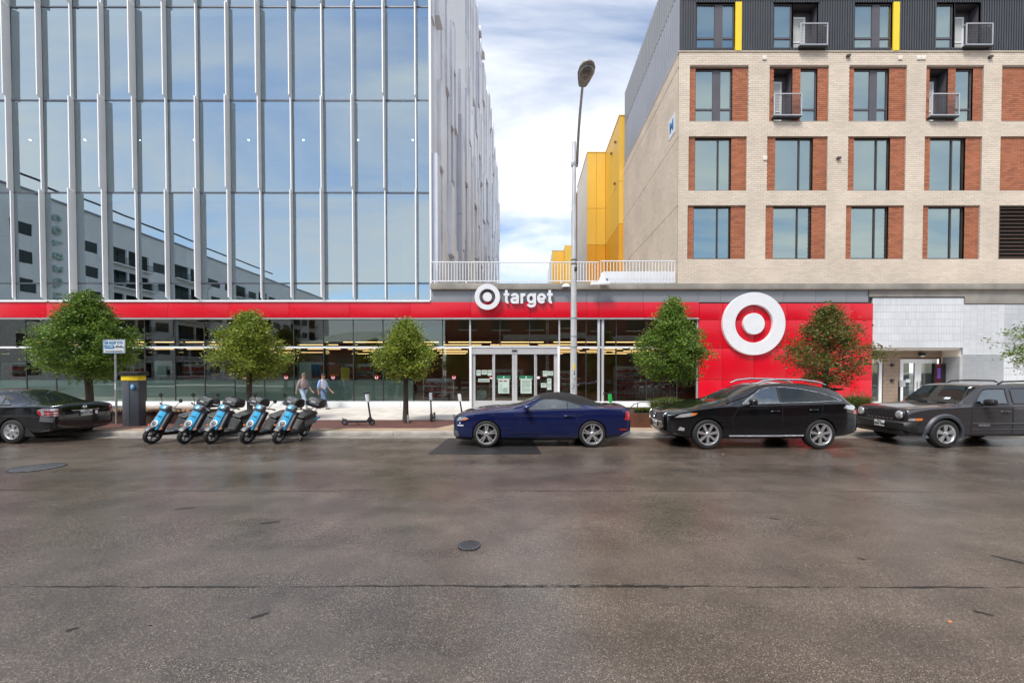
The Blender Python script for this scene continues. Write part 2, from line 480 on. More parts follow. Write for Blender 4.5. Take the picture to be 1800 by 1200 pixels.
M['leafy'] = leafmat('yellowish_leaves', [(0.09744, 0.1462, 0.01827), (0.1705, 0.2436, 0.02801), (0.2558, 0.3289, 0.04263), (0.4141, 0.4141, 0.0609)])
M['leafb'] = leafmat('olive_brown_leaves', [(0.09744, 0.07308, 0.02192), (0.1035, 0.1279, 0.0268), (0.134, 0.1888, 0.03289), (0.268, 0.134, 0.04872)])
M['grass'] = leafmat('planter_grass', [(0.05, 0.09, 0.012), (0.09, 0.15, 0.02), (0.15, 0.20, 0.035), (0.24, 0.24, 0.08)])
M['plume'] = leafmat('pink_plumes', [(0.40, 0.25, 0.16), (0.50, 0.30, 0.22), (0.55, 0.38, 0.26)])
M['towerglass'] = glass('tower_glass', (0.42, 0.64, 0.68), 0.48, (0.73, 0.86, 0.92), wave=0.10, wscale=0.5)
M['brickglass'] = glass('brick_building_glass', (0.40, 0.50, 0.47), 0.45, (0.72, 0.85, 0.80), wave=0.05)
M['storeglass'] = glass('store_glass', (0.82, 0.91, 0.87), 0.13, (0.92, 1.0, 0.96), wave=0.04)
M['film'] = mat('frosted_green_film', (0.36, 0.48, 0.43), 0.4, var=0.12, vscale=0.8)
M['spandrel'] = mat('teal_spandrel', (0.34, 0.50, 0.50), 0.5, var=0.05)
M['office'] = mat('office_interior', (0.14, 0.17, 0.19), 0.8, var=0.2, vscale=0.7)
M['officew'] = mat('office_ceiling', (0.30, 0.34, 0.36), 0.8, var=0.1)
M['blind'] = mat('window_blind', (0.50, 0.52, 0.50), 0.8, var=0.06, vscale=0.8)
M['storewall'] = mat('store_brown_wall', (0.30, 0.19, 0.14), 0.8, var=0.25, vscale=0.8)
M['storeceil'] = mat('store_dark_ceiling', (0.05, 0.045, 0.04), 0.9, var=0.1)
M['storefloor'] = mat('store_floor', (0.40, 0.37, 0.32), 0.35, var=0.1)
M['lamp'] = emit('warm_strip_lamp', (1.0, 0.60, 0.26), 1.5)
M['lampw'] = emit('office_spot_lamp', (1.0, 0.95, 0.9), 4.0)
M['black'] = mat('black_plastic', (0.012, 0.012, 0.013), 0.5, var=0.2)
M['rubber'] = mat('tyre_rubber', (0.014, 0.014, 0.014), 0.75, var=0.2, vscale=10)
M['chrome'] = mat('chrome', (0.75, 0.75, 0.77), 0.12, metal=1.0, var=0.02)
M['alloy'] = mat('alloy_wheel', (0.60, 0.60, 0.61), 0.28, metal=0.75, var=0.05)
M['wellb'] = mat('wheel_well', (0.008, 0.008, 0.008), 0.95, var=0.1)
M['cabin'] = mat('car_cabin', (0.035, 0.033, 0.032), 0.8, var=0.1)
M['seatm'] = mat('seat_cloth', (0.10, 0.095, 0.09), 0.85, var=0.1)
def paint(name, col, metal=0.35, rough=0.28):
    return mat(name, col, rough, metal=metal, spec=0.25, var=0.02, coat=1.0)
M['blue'] = paint('dark_blue_paint', (0.006, 0.0135, 0.078), 0.35, 0.22)
M['blackp'] = paint('black_paint', (0.0035, 0.004, 0.005), 0.0, 0.15)
M['blackp2'] = paint('worn_black_paint', (0.0045, 0.005, 0.006), 0.0, 0.15)
M['greycar'] = paint('dark_grey_paint', (0.045, 0.042, 0.046), 0.3, 0.25)
M['softtop'] = mat('black_canvas', (0.010, 0.010, 0.011), 0.9, var=0.15, bump=0.2, bscale=200)
M['clearglass'] = glass('car_glass', (0.86, 0.93, 0.93), 0.20, (0.95, 1, 1))
M['tintglass'] = glass('tinted_car_glass', (0.10, 0.11, 0.11), 0.12)
M['screen'] = mat('windscreen_glass', (0.012, 0.016, 0.017), 0.02, spec=0.5, var=0.1)
M['headl'] = mat('headlight_lens', (0.55, 0.56, 0.58), 0.12, metal=0.5, var=0.25, vscale=14, coat=1.0)
M['amber'] = mat('amber_lens', (0.75, 0.20, 0.03), 0.2, var=0.15, vscale=20, coat=1.0)
M['redl'] = mat('red_lens', (0.42, 0.012, 0.02), 0.15, var=0.15, vscale=14, coat=1.0)
M['cyan'] = mat('cyan_panel', (0.006, 0.31, 0.56), 0.25, var=0.03, coat=0.6)
M['midgrey'] = mat('mid_grey_plastic', (0.11, 0.11, 0.12), 0.45, var=0.1)
M['plate'] = mat('number_plate', (0.60, 0.62, 0.63), 0.5, var=0.05)
M['ink'] = mat('dark_ink', (0.025, 0.03, 0.05), 0.6, var=0.1)
M['blueink'] = mat('blue_sign_print', (0.015, 0.19, 0.45), 0.5, var=0.05)
M['signw'] = mat('sign_face', (0.68, 0.72, 0.74), 0.45, var=0.03)
M['galv'] = mat('galvanised_steel', (0.40, 0.41, 0.42), 0.45, metal=0.6, var=0.15, vscale=5)
M['kiosk'] = mat('slate_grey_metal', (0.055, 0.062, 0.075), 0.45, var=0.08)
M['pole'] = mat('white_worn_pole', (0.55, 0.55, 0.55), 0.45, metal=0.2, var=0.22, vscale=3, stretch=(4, 4, 0.6))
M['luma'] = mat('lamp_housing', (0.30, 0.28, 0.265), 0.5, metal=0.3, var=0.15)
M['lumlens'] = mat('unlit_lamp_lens', (0.20, 0.18, 0.165), 0.25, var=0.3, vscale=9)
M['signlet'] = mat('sign_white', (0.70, 0.71, 0.73), 0.35, var=0.03)
M['signside'] = mat('sign_edge', (0.42, 0.43, 0.45), 0.4, var=0.05)
M['green'] = mat('green_plastic', (0.01, 0.42, 0.07), 0.35, var=0.05)
M['paper'] = mat('pale_green_paper', (0.42, 0.52, 0.46), 0.7, var=0.08, vscale=4)
M['papertop'] = mat('green_notice_header', (0.010, 0.14, 0.065), 0.5, var=0.05)
M['sticker'] = mat('red_sticker', (0.30, 0.010, 0.022), 0.4, var=0.05)
M['skin'] = mat('skin', (0.42, 0.22, 0.145), 0.55, var=0.1, vscale=12)
M['hairg'] = mat('grey_hair', (0.17, 0.155, 0.145), 0.8, var=0.3, vscale=40)
M['hairb'] = mat('dark_hair', (0.035, 0.022, 0.016), 0.7, var=0.3, vscale=40)
M['shirt1'] = mat('mauve_shirt', (0.30, 0.235, 0.235), 0.85, var=0.15, vscale=9, bump=0.2, bscale=22)
M['shirt2'] = mat('white_shirt', (0.62, 0.63, 0.70), 0.85, var=0.08, vscale=9, bump=0.2, bscale=22)
M['sleeve2'] = mat('light_blue_sleeve', (0.24, 0.38, 0.66), 0.85, var=0.1, vscale=9)
M['jean1'] = mat('pale_jeans', (0.34, 0.43, 0.52), 0.9, var=0.18, vscale=9, bump=0.2, bscale=30)
M['jean2'] = mat('blue_jeans', (0.125, 0.19, 0.32), 0.9, var=0.2, vscale=9, bump=0.2, bscale=30)
M['shoe'] = mat('grey_shoe', (0.10, 0.09, 0.08), 0.7, var=0.2)
M['aptw'] = mat('white_render', (0.86, 0.86, 0.86), 0.8, var=0.06, vscale=0.4)
M['aptd'] = mat('dark_window_glass', (0.03, 0.045, 0.045), 0.4, spec=0.3, var=0.2)
M['groof'] = mat('green_metal_roof', (0.16, 0.24, 0.19), 0.5, var=0.08, vscale=0.8)
# ------------------------------------------------------------------ ground, road, pavement
rnd = random.Random(7)
KERB = 12.10          # road edge
SW = 0.12             # pavement height
DS = 20.30            # face of the store front
def sheet(name, mat_, x0, x1, y0, y1, z, kind='structure', nx=1, ny=1):
    vs = [(x0+(x1-x0)*i/nx, y0+(y1-y0)*j/ny, z) for j in range(ny+1) for i in range(nx+1)]
    fs = [(j*(nx+1)+i, j*(nx+1)+i+1, (j+1)*(nx+1)+i+1, (j+1)*(nx+1)+i) for j in range(ny) for i in range(nx)]
    return tag(MB().add(vs, fs).build(name, mat_, fixn=False), kind=kind)
sheet('ground', M['earth'], -900, 900, -700, 1100, -0.02)
sheet('road', M['asphalt'], -120, 120, -8.5, KERB - 0.45, 0.0)
# gutter apron between asphalt and kerb
sheet('gutter', M['gutter'], -120, 120, KERB - 0.45, KERB, -0.002)
pave = tag(MB().box(-120, 120, KERB + 0.16, 21.2, -0.015, SW).build('pavement', M['concrete'], fixn=False), kind='structure')
tag(MB().box(-120, 120, -14, -8.66, -0.015, SW).build('pavement', M['concrete'], fixn=False), kind='structure')
# kerb stones with joints
kerb = tag(bpy.data.objects.new('kerb', None), kind='structure'); COL.objects.link(kerb); kerb.location = (0, KERB, 0)
x = -40.0
while x < 40:
    MB().box(x + 0.004, x + 2.996, KERB, KERB + 0.157, -0.01, SW + rnd.uniform(-0.002, 0.003)).build('kerb_stone', M['kerbc'], kerb, w=True, bevel=0.018)
    x += 3.0
tag(MB().box(-120, 120, -8.66, -8.5, -0.01, SW).build('kerb', M['kerbc'], fixn=False), kind='structure')
# red brown furnishing strip with the angled tan ramp edges
m = MB()
xa, xb = G(205, 742, SW).x, G(770, 752, SW).x
m.add([(xa, KERB+0.75, SW+.004), (G(765, 753, SW).x, KERB+0.75, SW+.004), (G(835, 737, SW).x, 15.1, SW+.004), (xa, 15.1, SW+.004)], [(0,1,2,3)])
tag(m.build('planting_strip_paving', M['redpaver'], fixn=False), kind='structure')
m = MB()
m.add([(-40, KERB+0.16, SW+.003), (40, KERB+0.16, SW+.003), (40, KERB+0.746, SW+.003), (-40, KERB+0.746, SW+.003)], [(0,1,2,3)])
tag(m.build('kerbside_paving', M['tanpav'], fixn=False), kind='structure')
m = MB()
xr = G(765, 753, SW).x
m.add([(xr+.01, KERB+0.752, SW+.003), (5.2, KERB+0.752, SW+.003), (5.2, 15.1, SW+.003), (G(835, 737, SW).x+.01, 15.1, SW+.003)], [(0,1,2,3)])
tag(m.build('ramp_paving', M['tanpav'], fixn=False), kind='structure')
# pavement joints
jm = MB()
for k in range(-20, 20):
    jm.add([(k*1.8, 15.1, SW+.002), (k*1.8+.012, 15.1, SW+.002), (k*1.8+.012, 20.3, SW+.002), (k*1.8, 20.3, SW+.002)], [(0,1,2,3)])
for yy in (16.8, 18.5):
    jm.add([(-36, yy, SW+.002), (36, yy, SW+.002), (36, yy+.012, SW+.002), (-36, yy+.012, SW+.002)], [(0,1,2,3)])
jo = jm.build('joint', M['gutter'], pave, fixn=False)
# tar seams in the road: ragged ribbons
def seam(pts, w0, z, seed, name='tar_seam'):
    r = random.Random(seed)
    vs, fs = [], []
    n = 260
    (xa, ya), (xb, yb) = pts
    off = 0
    for i in range(n + 1):
        t = i / n
        off += r.uniform(-.006, .006); off *= 0.97
        wv = w0 * max(0.06, 0.5 + 0.5*sin(i*0.21+seed) * sin(i*0.057+1) + r.uniform(-.3, .3))
        xx = xa + (xb-xa)*t; yy = ya + (yb-ya)*t + off
        vs += [(xx, yy - wv, z), (xx, yy + wv*r.uniform(.5, 1), z)]
        if i: fs.append((2*i-2, 2*i, 2*i+1, 2*i-1))
    m = MB().add(vs, fs)
    return tag(m.build(name, M['tar'], fixn=False), kind='structure')
seam(((-9.2, G(300, 1026).y), (5.2, G(900, 1033).y)), 0.014, 0.004, 3)
seam(((-16, G(900, 861).y), (16, G(900, 864).y)), 0.009, 0.004, 5)
seam(((G(900,1032).x-.2, G(900,1032).y+.01), (G(1200,1030).x, G(1200,1030).y)), 0.013, 0.008, 9)
def stain(px, py, wx, wy, ang, seed, name='tar_spot'):
    r = random.Random(seed); c = G(px, py)
    n = 18; vs = []
    for i in range(n):
        a = 2*pi*i/n; k = r.uniform(.55, 1.1)
        x_, y_ = cos(a)*wx*k, sin(a)*wy*k
        vs.append((c.x + x_*cos(ang) - y_*sin(ang), c.y + x_*sin(ang) + y_*cos(ang), 0.004))
    tag(MB().add(vs, [tuple(range(n))]).build(name, M['tar'], fixn=False), kind='structure')
stain(455, 1082, .085, .022, .7, 1); stain(325, 893, .12, .03, .4, 2); stain(475, 918, .14, .03, .3, 3)
stain(1728, 1077, .07, .018, -.5, 4); stain(1782, 985, .16, .03, -.9, 5); stain(1360, 911, .07, .02, -.4, 6)
stain(125, 1106, .05, .02, .6, 7); stain(1515, 982, .05, .015, -.4, 8)
# dark repair patch under the blue car
a, b_, c, d = G(752, 798), G(952, 798), G(905, 772), G(790, 772)
tag(MB().add([(a.x, a.y, .004), (b_.x, b_.y, .004), (b_.x-.18, KERB-.47, .004), (a.x+.05, KERB-.47, .004)], [(0,1,2,3)]).build('repair_patch', M['patch'], fixn=False), kind='structure')
# covers
def cover(px, py, r, name, label):
    c = G(px, py)
    t = thing(name, label, 'manhole cover', (c.x, c.y, 0.004))
    MB().lathe([(r, 0), (r, .008), (r*.9, .008), (r*.9, .003)], (0,0,0), n=40).build('rim', M['dark'], t, smooth=30)
    MB().lathe([(r*.895, .003), (r*.88, .006), (0.001, .006)], (0,0,0), n=40).build('lid', M['midgrey'], t, smooth=30)
    m = MB()
    for i in range(-4, 5):
        w = sqrt(max(0, (r*.82)**2 - (i*r*.19)**2))
        if w > .02: m.box(-w, w, i*r*.19 - r*.03, i*r*.19 + r*.03, .006, .010)
    m.build('tread_bars', M['dark'], t, fixn=False)
cover(825, 959, 0.125, 'valve_cover', 'small round iron valve cover in the middle of the road')
cover(66, 822, 0.40, 'manhole_cover', 'large round manhole cover in the road by the black sedan')
# litter: an orange leaf and a white scrap
for nm, px, py, mm, lb in (('fallen_leaf', 1671, 1094, M['amber'], 'tiny orange fallen leaf lying on the road'), ('paper_scrap', 1271, 799, M['white'], 'tiny white scrap lying on the road beside the black crossover')):
    c = G(px, py)
    tag(MB().add([(c.x-.018, c.y, .006), (c.x, c.y-.012, .012), (c.x+.02, c.y, .006), (c.x, c.y+.014, .014)], [(0,1,2,3)]).build(nm, mm, fixn=False), lb, 'litter')
# leaf crumbs and grit that collect in the gutter
rl = random.Random(77)
m = MB()
for i in range(900):
    xx = rl.uniform(-18, 18); yy = KERB - .02 - abs(rl.gauss(0, .13)) if rl.random() < .8 else KERB - rl.uniform(.4, 2.4)
    zb_ = .004 if yy > KERB - .45 else .006
    a = rl.uniform(0, pi); L_ = rl.uniform(.008, .026); W_ = L_*rl.uniform(.3, .6)
    dx_, dy_ = cos(a), sin(a); h_ = rl.uniform(.002, .010)
    m.add([(xx - dx_*L_, yy - dy_*L_, zb_), (xx + dy_*W_, yy - dx_*W_, zb_ + h_), (xx + dx_*L_, yy + dy_*L_, zb_), (xx - dy_*W_, yy + dx_*W_, zb_ + h_*.4)], [(0,1,2,3)])
lf = m.build('leaf_litter', leafmat('litter', [(0.05, 0.035, 0.02), (0.12, 0.08, 0.035), (0.20, 0.13, 0.05), (0.09, 0.10, 0.03)], .1), fixn=False)
tag(lf, 'small brown leaf crumbs and grit lying along the gutter', 'leaf litter', kind='stuff')
# ------------------------------------------------------------------ glass office tower
rnd = random.Random(11)
DG = DS + 0.12                                   # glass plane
XC = P(754.7, 339, DG).x                         # right hand corner
ZL = [P(600, y, DG).z for y in (528, 498, 339, 177, 13)]
FH = (ZL[4] - ZL[2]) / 2
while ZL[-1] < 36: ZL.append(ZL[-1] + FH)
XCOL = [P(24 + 54.5*k, 339, DG).x for k in range(-5, 14)]
TOPZ = 37.2
YB = 72.0
tower = thing('office_tower', 'tall glass office tower with white vertical fins above the red store fascia', 'building', (-20, DG, 0))
# panes, each tipped a hair so that reflections break from pane to pane
pane_cache = {}
edges = XCOL + [XC]
for j in range(len(ZL) - 1):
    if ZL[j] > 27: break
    for i in range(len(edges) - 1):
        x0, x1 = edges[i] + .012, edges[i+1] - .012
        z0, z1 = ZL[j] + .02, ZL[j+1] - .02
        tx, tz = rnd.gauss(0, .0011), rnd.gauss(0, .0011)
        w, h = x1 - x0, z1 - z0
        m = MB().add([(x0, DG - tx*w - tz*h, z0), (x1, DG + tx*w - tz*h, z0), (x1, DG + tx*w + tz*h, z1), (x0, DG - tx*w + tz*h, z1)], [(0,1,2,3)])
        m.build('glass_pane', M['towerglass'], tower, w=True, fixn=False)
# mullions
for j, z in enumerate(ZL):
    if z > 28: break
    if j == 0: continue
    B('mullion', M['mullion'], tower, edges[0], XC, DG - .03, DG + .08, z - .035, z + .035)
for x in edges:
    B('mullion', M['mullion'], tower, x - .02, x + .02, DG - .012, DG + .12, ZL[0], 28)
# fins: depth steps through a four beat pattern, shifted one column per floor
DEP = [.15, .26, .37, .26]
FL = [(ZL[0], ZL[2])] + [(ZL[k], ZL[k+1]) for k in range(2, len(ZL)-1)]
for f, (z0, z1) in enumerate(FL):
    if z0 > 27: break
    for i, x in enumerate(XCOL):
        d = DEP[(i - f + 3) % 4] * rnd.uniform(.94, 1.04)
        wd = .024
        lift = .10 * (d - .3)
        m = MB().prism([(DG - .014, z0 + .03), (DG - .014, z1 - .02), (DG - d, z1 - .02 + lift + .10), (DG - d, z0 + .03 + lift + .10)], 'x', x - wd, x + wd)
        m.build('fin', M['fin'], tower, w=True, fixn=True)
B('base_trim', M['white'], tower, edges[0], XC + .05, DS - .06, DG + .1, ZL[0] - .10, ZL[0] - .004)
# rooms behind the glass
XL = edges[0]
B('end_wall', M['office'], tower, XL - .2, XL, DG + .05, DG + 7.2, ZL[0], 30)
B('back_wall', M['office'], tower, XL, XC - .3, DG + 7.0, DG + 7.2, ZL[0], 30)
for j in [0] + list(range(2, len(ZL))):
    z = ZL[j]
    if z > 31: break
    B('floor_slab', M['officew'], tower, XL, XC - .1, DG + .12, DG + 7.0, z - .25, z + .03)
    if j: B('ceiling_edge', M['spandrel'], tower, XL, XC - .1, DG + .10, DG + .118, z - .37, z - .04)
for j in (1, 2, 3):
    z = (ZL[2], ZL[3], ZL[4])[j-1]
    for k in range(9):
        xx = XC - 1.5 - k*3.1
        if j == 2:
            MB().lathe([(.001, 0), (.05, 0), (.05, .05), (.001, .05)], (xx, DG + 2.4, z - .62), n=12).build('ceiling_spot', M['lampw'], tower, w=True)
    for k in range(6):      # columns and partitions seen dimly
        xx = XC - 2.2 - k*6.2
        B('column', M['officew'], tower, xx, xx + .5, DG + 2.6, DG + 3.1, z - FH + .04, z - .26)
# side wall: staggered vertical strip panels running back from the corner
B('side_wall', M['white'], tower, XC - .10, XC + .02, DG + .12, YB, 5.6, TOPZ)
B('corner_post', M['fin'], tower, XC + .004, XC + .10, DG - .03, DG + .115, ZL[0], 36)
y, i = DG + .14, 0
npan = 0
while y < YB - .5:
    wd = rnd.choice((.62, .8, .95)) * (1 + .012*(y - DG))
    z = 5.7
    top = TOPZ + rnd.uniform(-.9, .9)
    open_ = DG + 3.3 < y < DG + 12.4
    if open_: top = 24.4 + rnd.uniform(-.5, .5)
    seg0 = rnd.uniform(2.5, 8)
    while z < top - .3:
        z1 = min(top, z + seg0)
        seg0 = rnd.uniform(4.0, 9.5)
        pr = rnd.choice((.06, .14, .24, .36))
        mm = M['fin2'] if rnd.random() < .72 else M['fin3']
        if not (rnd.random() < .04):
            MB().box(XC + .022, XC + .02 + pr, y + .02, y + wd - .02, z + .015, z1 - .015).build('strip_panel', mm, tower, w=True, fixn=False)
            npan += 1
        z = z1
    y += wd
    i += 1
B('roof', M['slab'], tower, XL, XC - .1, DG + .2, YB, TOPZ - 6, TOPZ - 5.7)
B('rear_wall', M['aptw'], tower, XL, XC - .1, YB - .3, YB, 5.6, TOPZ - 6.01)
# ------------------------------------------------------------------ store at street level
rnd = random.Random(21)
XLs = XCOL[0]
ZR0, ZR1 = P(600, 558, DS).z, P(600, 531, DS).z          # red fascia
ZB = P(600, 705.5, DS).z                                # top of the white base
ZT = P(600, 610, DS).z                                  # transom bar
XE = P(1534, 600, DS).x                                 # right end of red wall
XW = P(1229, 600, DS).x                                 # left edge of red wall
DGl = DS + .22                                          # shop glass plane
store = thing('store_front', 'long red and glass store front at street level below the office tower', 'store', (-8, DS, SW))
def tilt(o, sg=.0035):
    """metal panels never hang perfectly flat"""
    a_, b_ = rnd.gauss(0, sg), rnd.gauss(0, sg)
    vs = o.data.vertices
    xc = sum(v.co.x for v in vs)/len(vs); zc_ = sum(v.co.z for v in vs)/len(vs); ym = min(v.co.y for v in vs)
    for v in vs:
        if v.co.y < ym + .02: v.co.y += a_*(v.co.x - xc) + b_*(v.co.z - zc_)
# red fascia panels
seams = [XLs] + [P(82 + 106.5*k, 545, DS).x for k in range(-3, 8) if P(82 + 106.5*k, 545, DS).x > XLs + .5]
seams += [P(v, 545, DS).x for v in (933, 1032, 1053, 1131)] + [XW - .006]
for a, b_ in zip(seams[:-1], seams[1:]):
    tilt(B('red_fascia_panel', M['red'], store, a + .006, b_ - .006, DS, DS + .12, ZR0, ZR1, bevel=.004))
B('fascia_backing', M['dark'], store, XLs, XC + .12, DS + .105, DS + .20, ZR0 - .02, ZR1 - .01)
B('fascia_backing', M['dark'], store, XC + .121, XE - .02, DS + .10, DS + .20, ZR0 - .02, ZR1 + .9)
B('soffit_trim', M['alu'], store, XLs, XW, DS + .02, DGl + .1, ZR0 - .07, ZR0 - .004)
# grey upper fascia
ZG1 = P(1000, 508.5, DS).z
gs = [P(v, 520, DS).x for v in (757, 828, 1032, 1053, 1131, 1228, 1267, 1321, 1379, 1435, 1489, 1528)]
gs.insert(2, P(930, 520, DS).x)
for a, b_ in zip(gs[:-1], gs[1:]):
    B('grey_fascia_panel', M['greyp'], store, a + .006, b_ - .006, DS + .05, DS + .099, ZR1 + .004, ZG1, bevel=.003)
# red wall of square panels
vx = [XW] + [P(v, 600, DS).x for v in (1269.5, 1325.7, 1383, 1438, 1495.6)] + [XE]
hz = [SW] + [P(1400, v, DS).z for v in (667, 612, 562, 533)]
for a, b_ in zip(vx[:-1], vx[1:]):
    for c, d in zip(hz[:-1], hz[1:]):
        tilt(B('red_wall_panel', M['red'], store, a + .008, b_ - .008, DS, DS + .09, c + .008, d - .008, bevel=.004), .005)
B('wall_backing', M['dark'], store, XW + .01, XE - .01, DS + .08, DS + .3, SW, hz[-1] - .02)
# base panels
xd0, xd1 = P(825, 660, DS).x, P(984, 660, DS).x
bx = XLs
while bx < xd0 - .01:
    e = min(bx + 3.06, xd0)
    B('base_panel', M['white'], store, bx + .004, e - .004, DS + .06, DGl + .04, SW + .005, ZB, bevel=.004)
    bx = e
bx = xd1
while bx < XW - .05:
    e = min(bx + 2.4, XW - .01)
    B('base_panel', M['white'], store, bx + .004, e - .004, DS + .06, DGl + .04, SW + .005, ZB, bevel=.004)
    bx = e
# glazing bars and panes
mx = [P(46.6 + 52.25*k, 640, DGl).x for k in range(-6, 15)]
mx = [v for v in mx if v < xd0 - .3 and v > XLs] 
cols_l = [XLs] + mx + [xd0]
cols_r = [xd1] + [P(v, 640, DGl).x for v in (1030, 1052)] + [P(v, 640, DGl).x for v in (1059, 1083, 1136, 1190)] + [XW - .05]
def bay(x0, x1, film=True):
    for z0, z1, nm in ((ZB, ZT - .03, 'shop_pane'), (ZT + .03, ZR0 - .07, 'transom_pane')):
        tx = rnd.gauss(0, .0012); tz = rnd.gauss(0, .0012)
        w, h = x1 - x0, z1 - z0
        MB().add([(x0, DGl - tx*w - tz*h, z0), (x1, DGl + tx*w - tz*h, z0), (x1, DGl + tx*w + tz*h, z1), (x0, DGl - tx*w + tz*h, z1)], [(0,1,2,3)]).build(nm, M['storeglass'], store, w=True, fixn=False)
    if film:
        zf = P(600, 668, DGl).z
        B('frosted_film', M['film'], store, x0 + .03, x1 - .03, DGl + .012, DGl + .016, ZB + .002, zf)
for a, b_ in zip(cols_l[:-1], cols_l[1:]):
    px_ = CX + F*b_/DGl
    bay(a, b_, film=px_ < 735)
for a, b_ in zip(cols_r[:-1], cols_r[1:]):
    if b_ - a > .5: bay(a, b_, film=False)
for v in mx:
    B('glazing_bar', M['dark'], store, v - .02, v + .02, DGl - .02, DGl + .16, ZB, ZR0 - .07)
    B('glass_fin', M['storeglass'], store, v - .012, v + .012, DGl + .17, DGl + .5, ZB, ZR0 - .07)
B('transom_bar', M['white'], store, XLs, xd0, DGl - .05, DGl + .03, ZT - .045, ZT + .045)
B('transom_bar', M['white'], store, xd1, XW - .02, DGl - .05, DGl + .03, ZT - .045, ZT + .045)
for v in (1052, 1059, 1226):
    xx = P(v, 640, DGl).x
    B('silver_post', M['alu'], store, xx - .06, xx + .06, DGl - .08, DGl + .08, SW, ZR0 - .07, bevel=.006)
B('post_gap', M['dark'], store, P(1053.5, 640, DGl).x, P(1057.5, 640, DGl).x, DGl - .04, DGl + .06, SW, ZR0 - .07)
for v in (1083, 1136, 1190, 1030):
    xx = P(v, 640, DGl).x
    B('glazing_bar', M['dark'], store, xx - .02, xx + .02, DGl - .02, DGl + .14, ZB, ZR0 - .07)
# silver edge beside the transom above the door
for v in (826.5, 983):
    xx = P(v, 585, DGl).x
    B('silver_post', M['alu'], store, xx - .04, xx + .04, DGl - .05, DGl + .10, ZT + .05, ZR0 - .07)
# panes over the door
tb = [xd0 + .05, P(879, 590, DGl).x, P(931, 590, DGl).x, xd1 - .05]
for a, b_ in zip(tb[:-1], tb[1:]):
    MB().add([(a, DGl, ZT + .05), (b_, DGl, ZT + .05), (b_, DGl, ZR0 - .07), (a, DGl, ZR0 - .07)], [(0,1,2,3)]).build('transom_pane', M['storeglass'], store, w=True, fixn=False)
for v in tb[1:3]:
    B('glazing_bar', M['dark'], store, v - .02, v + .02, DGl - .02, DGl + .12, ZT + .05, ZR0 - .07)
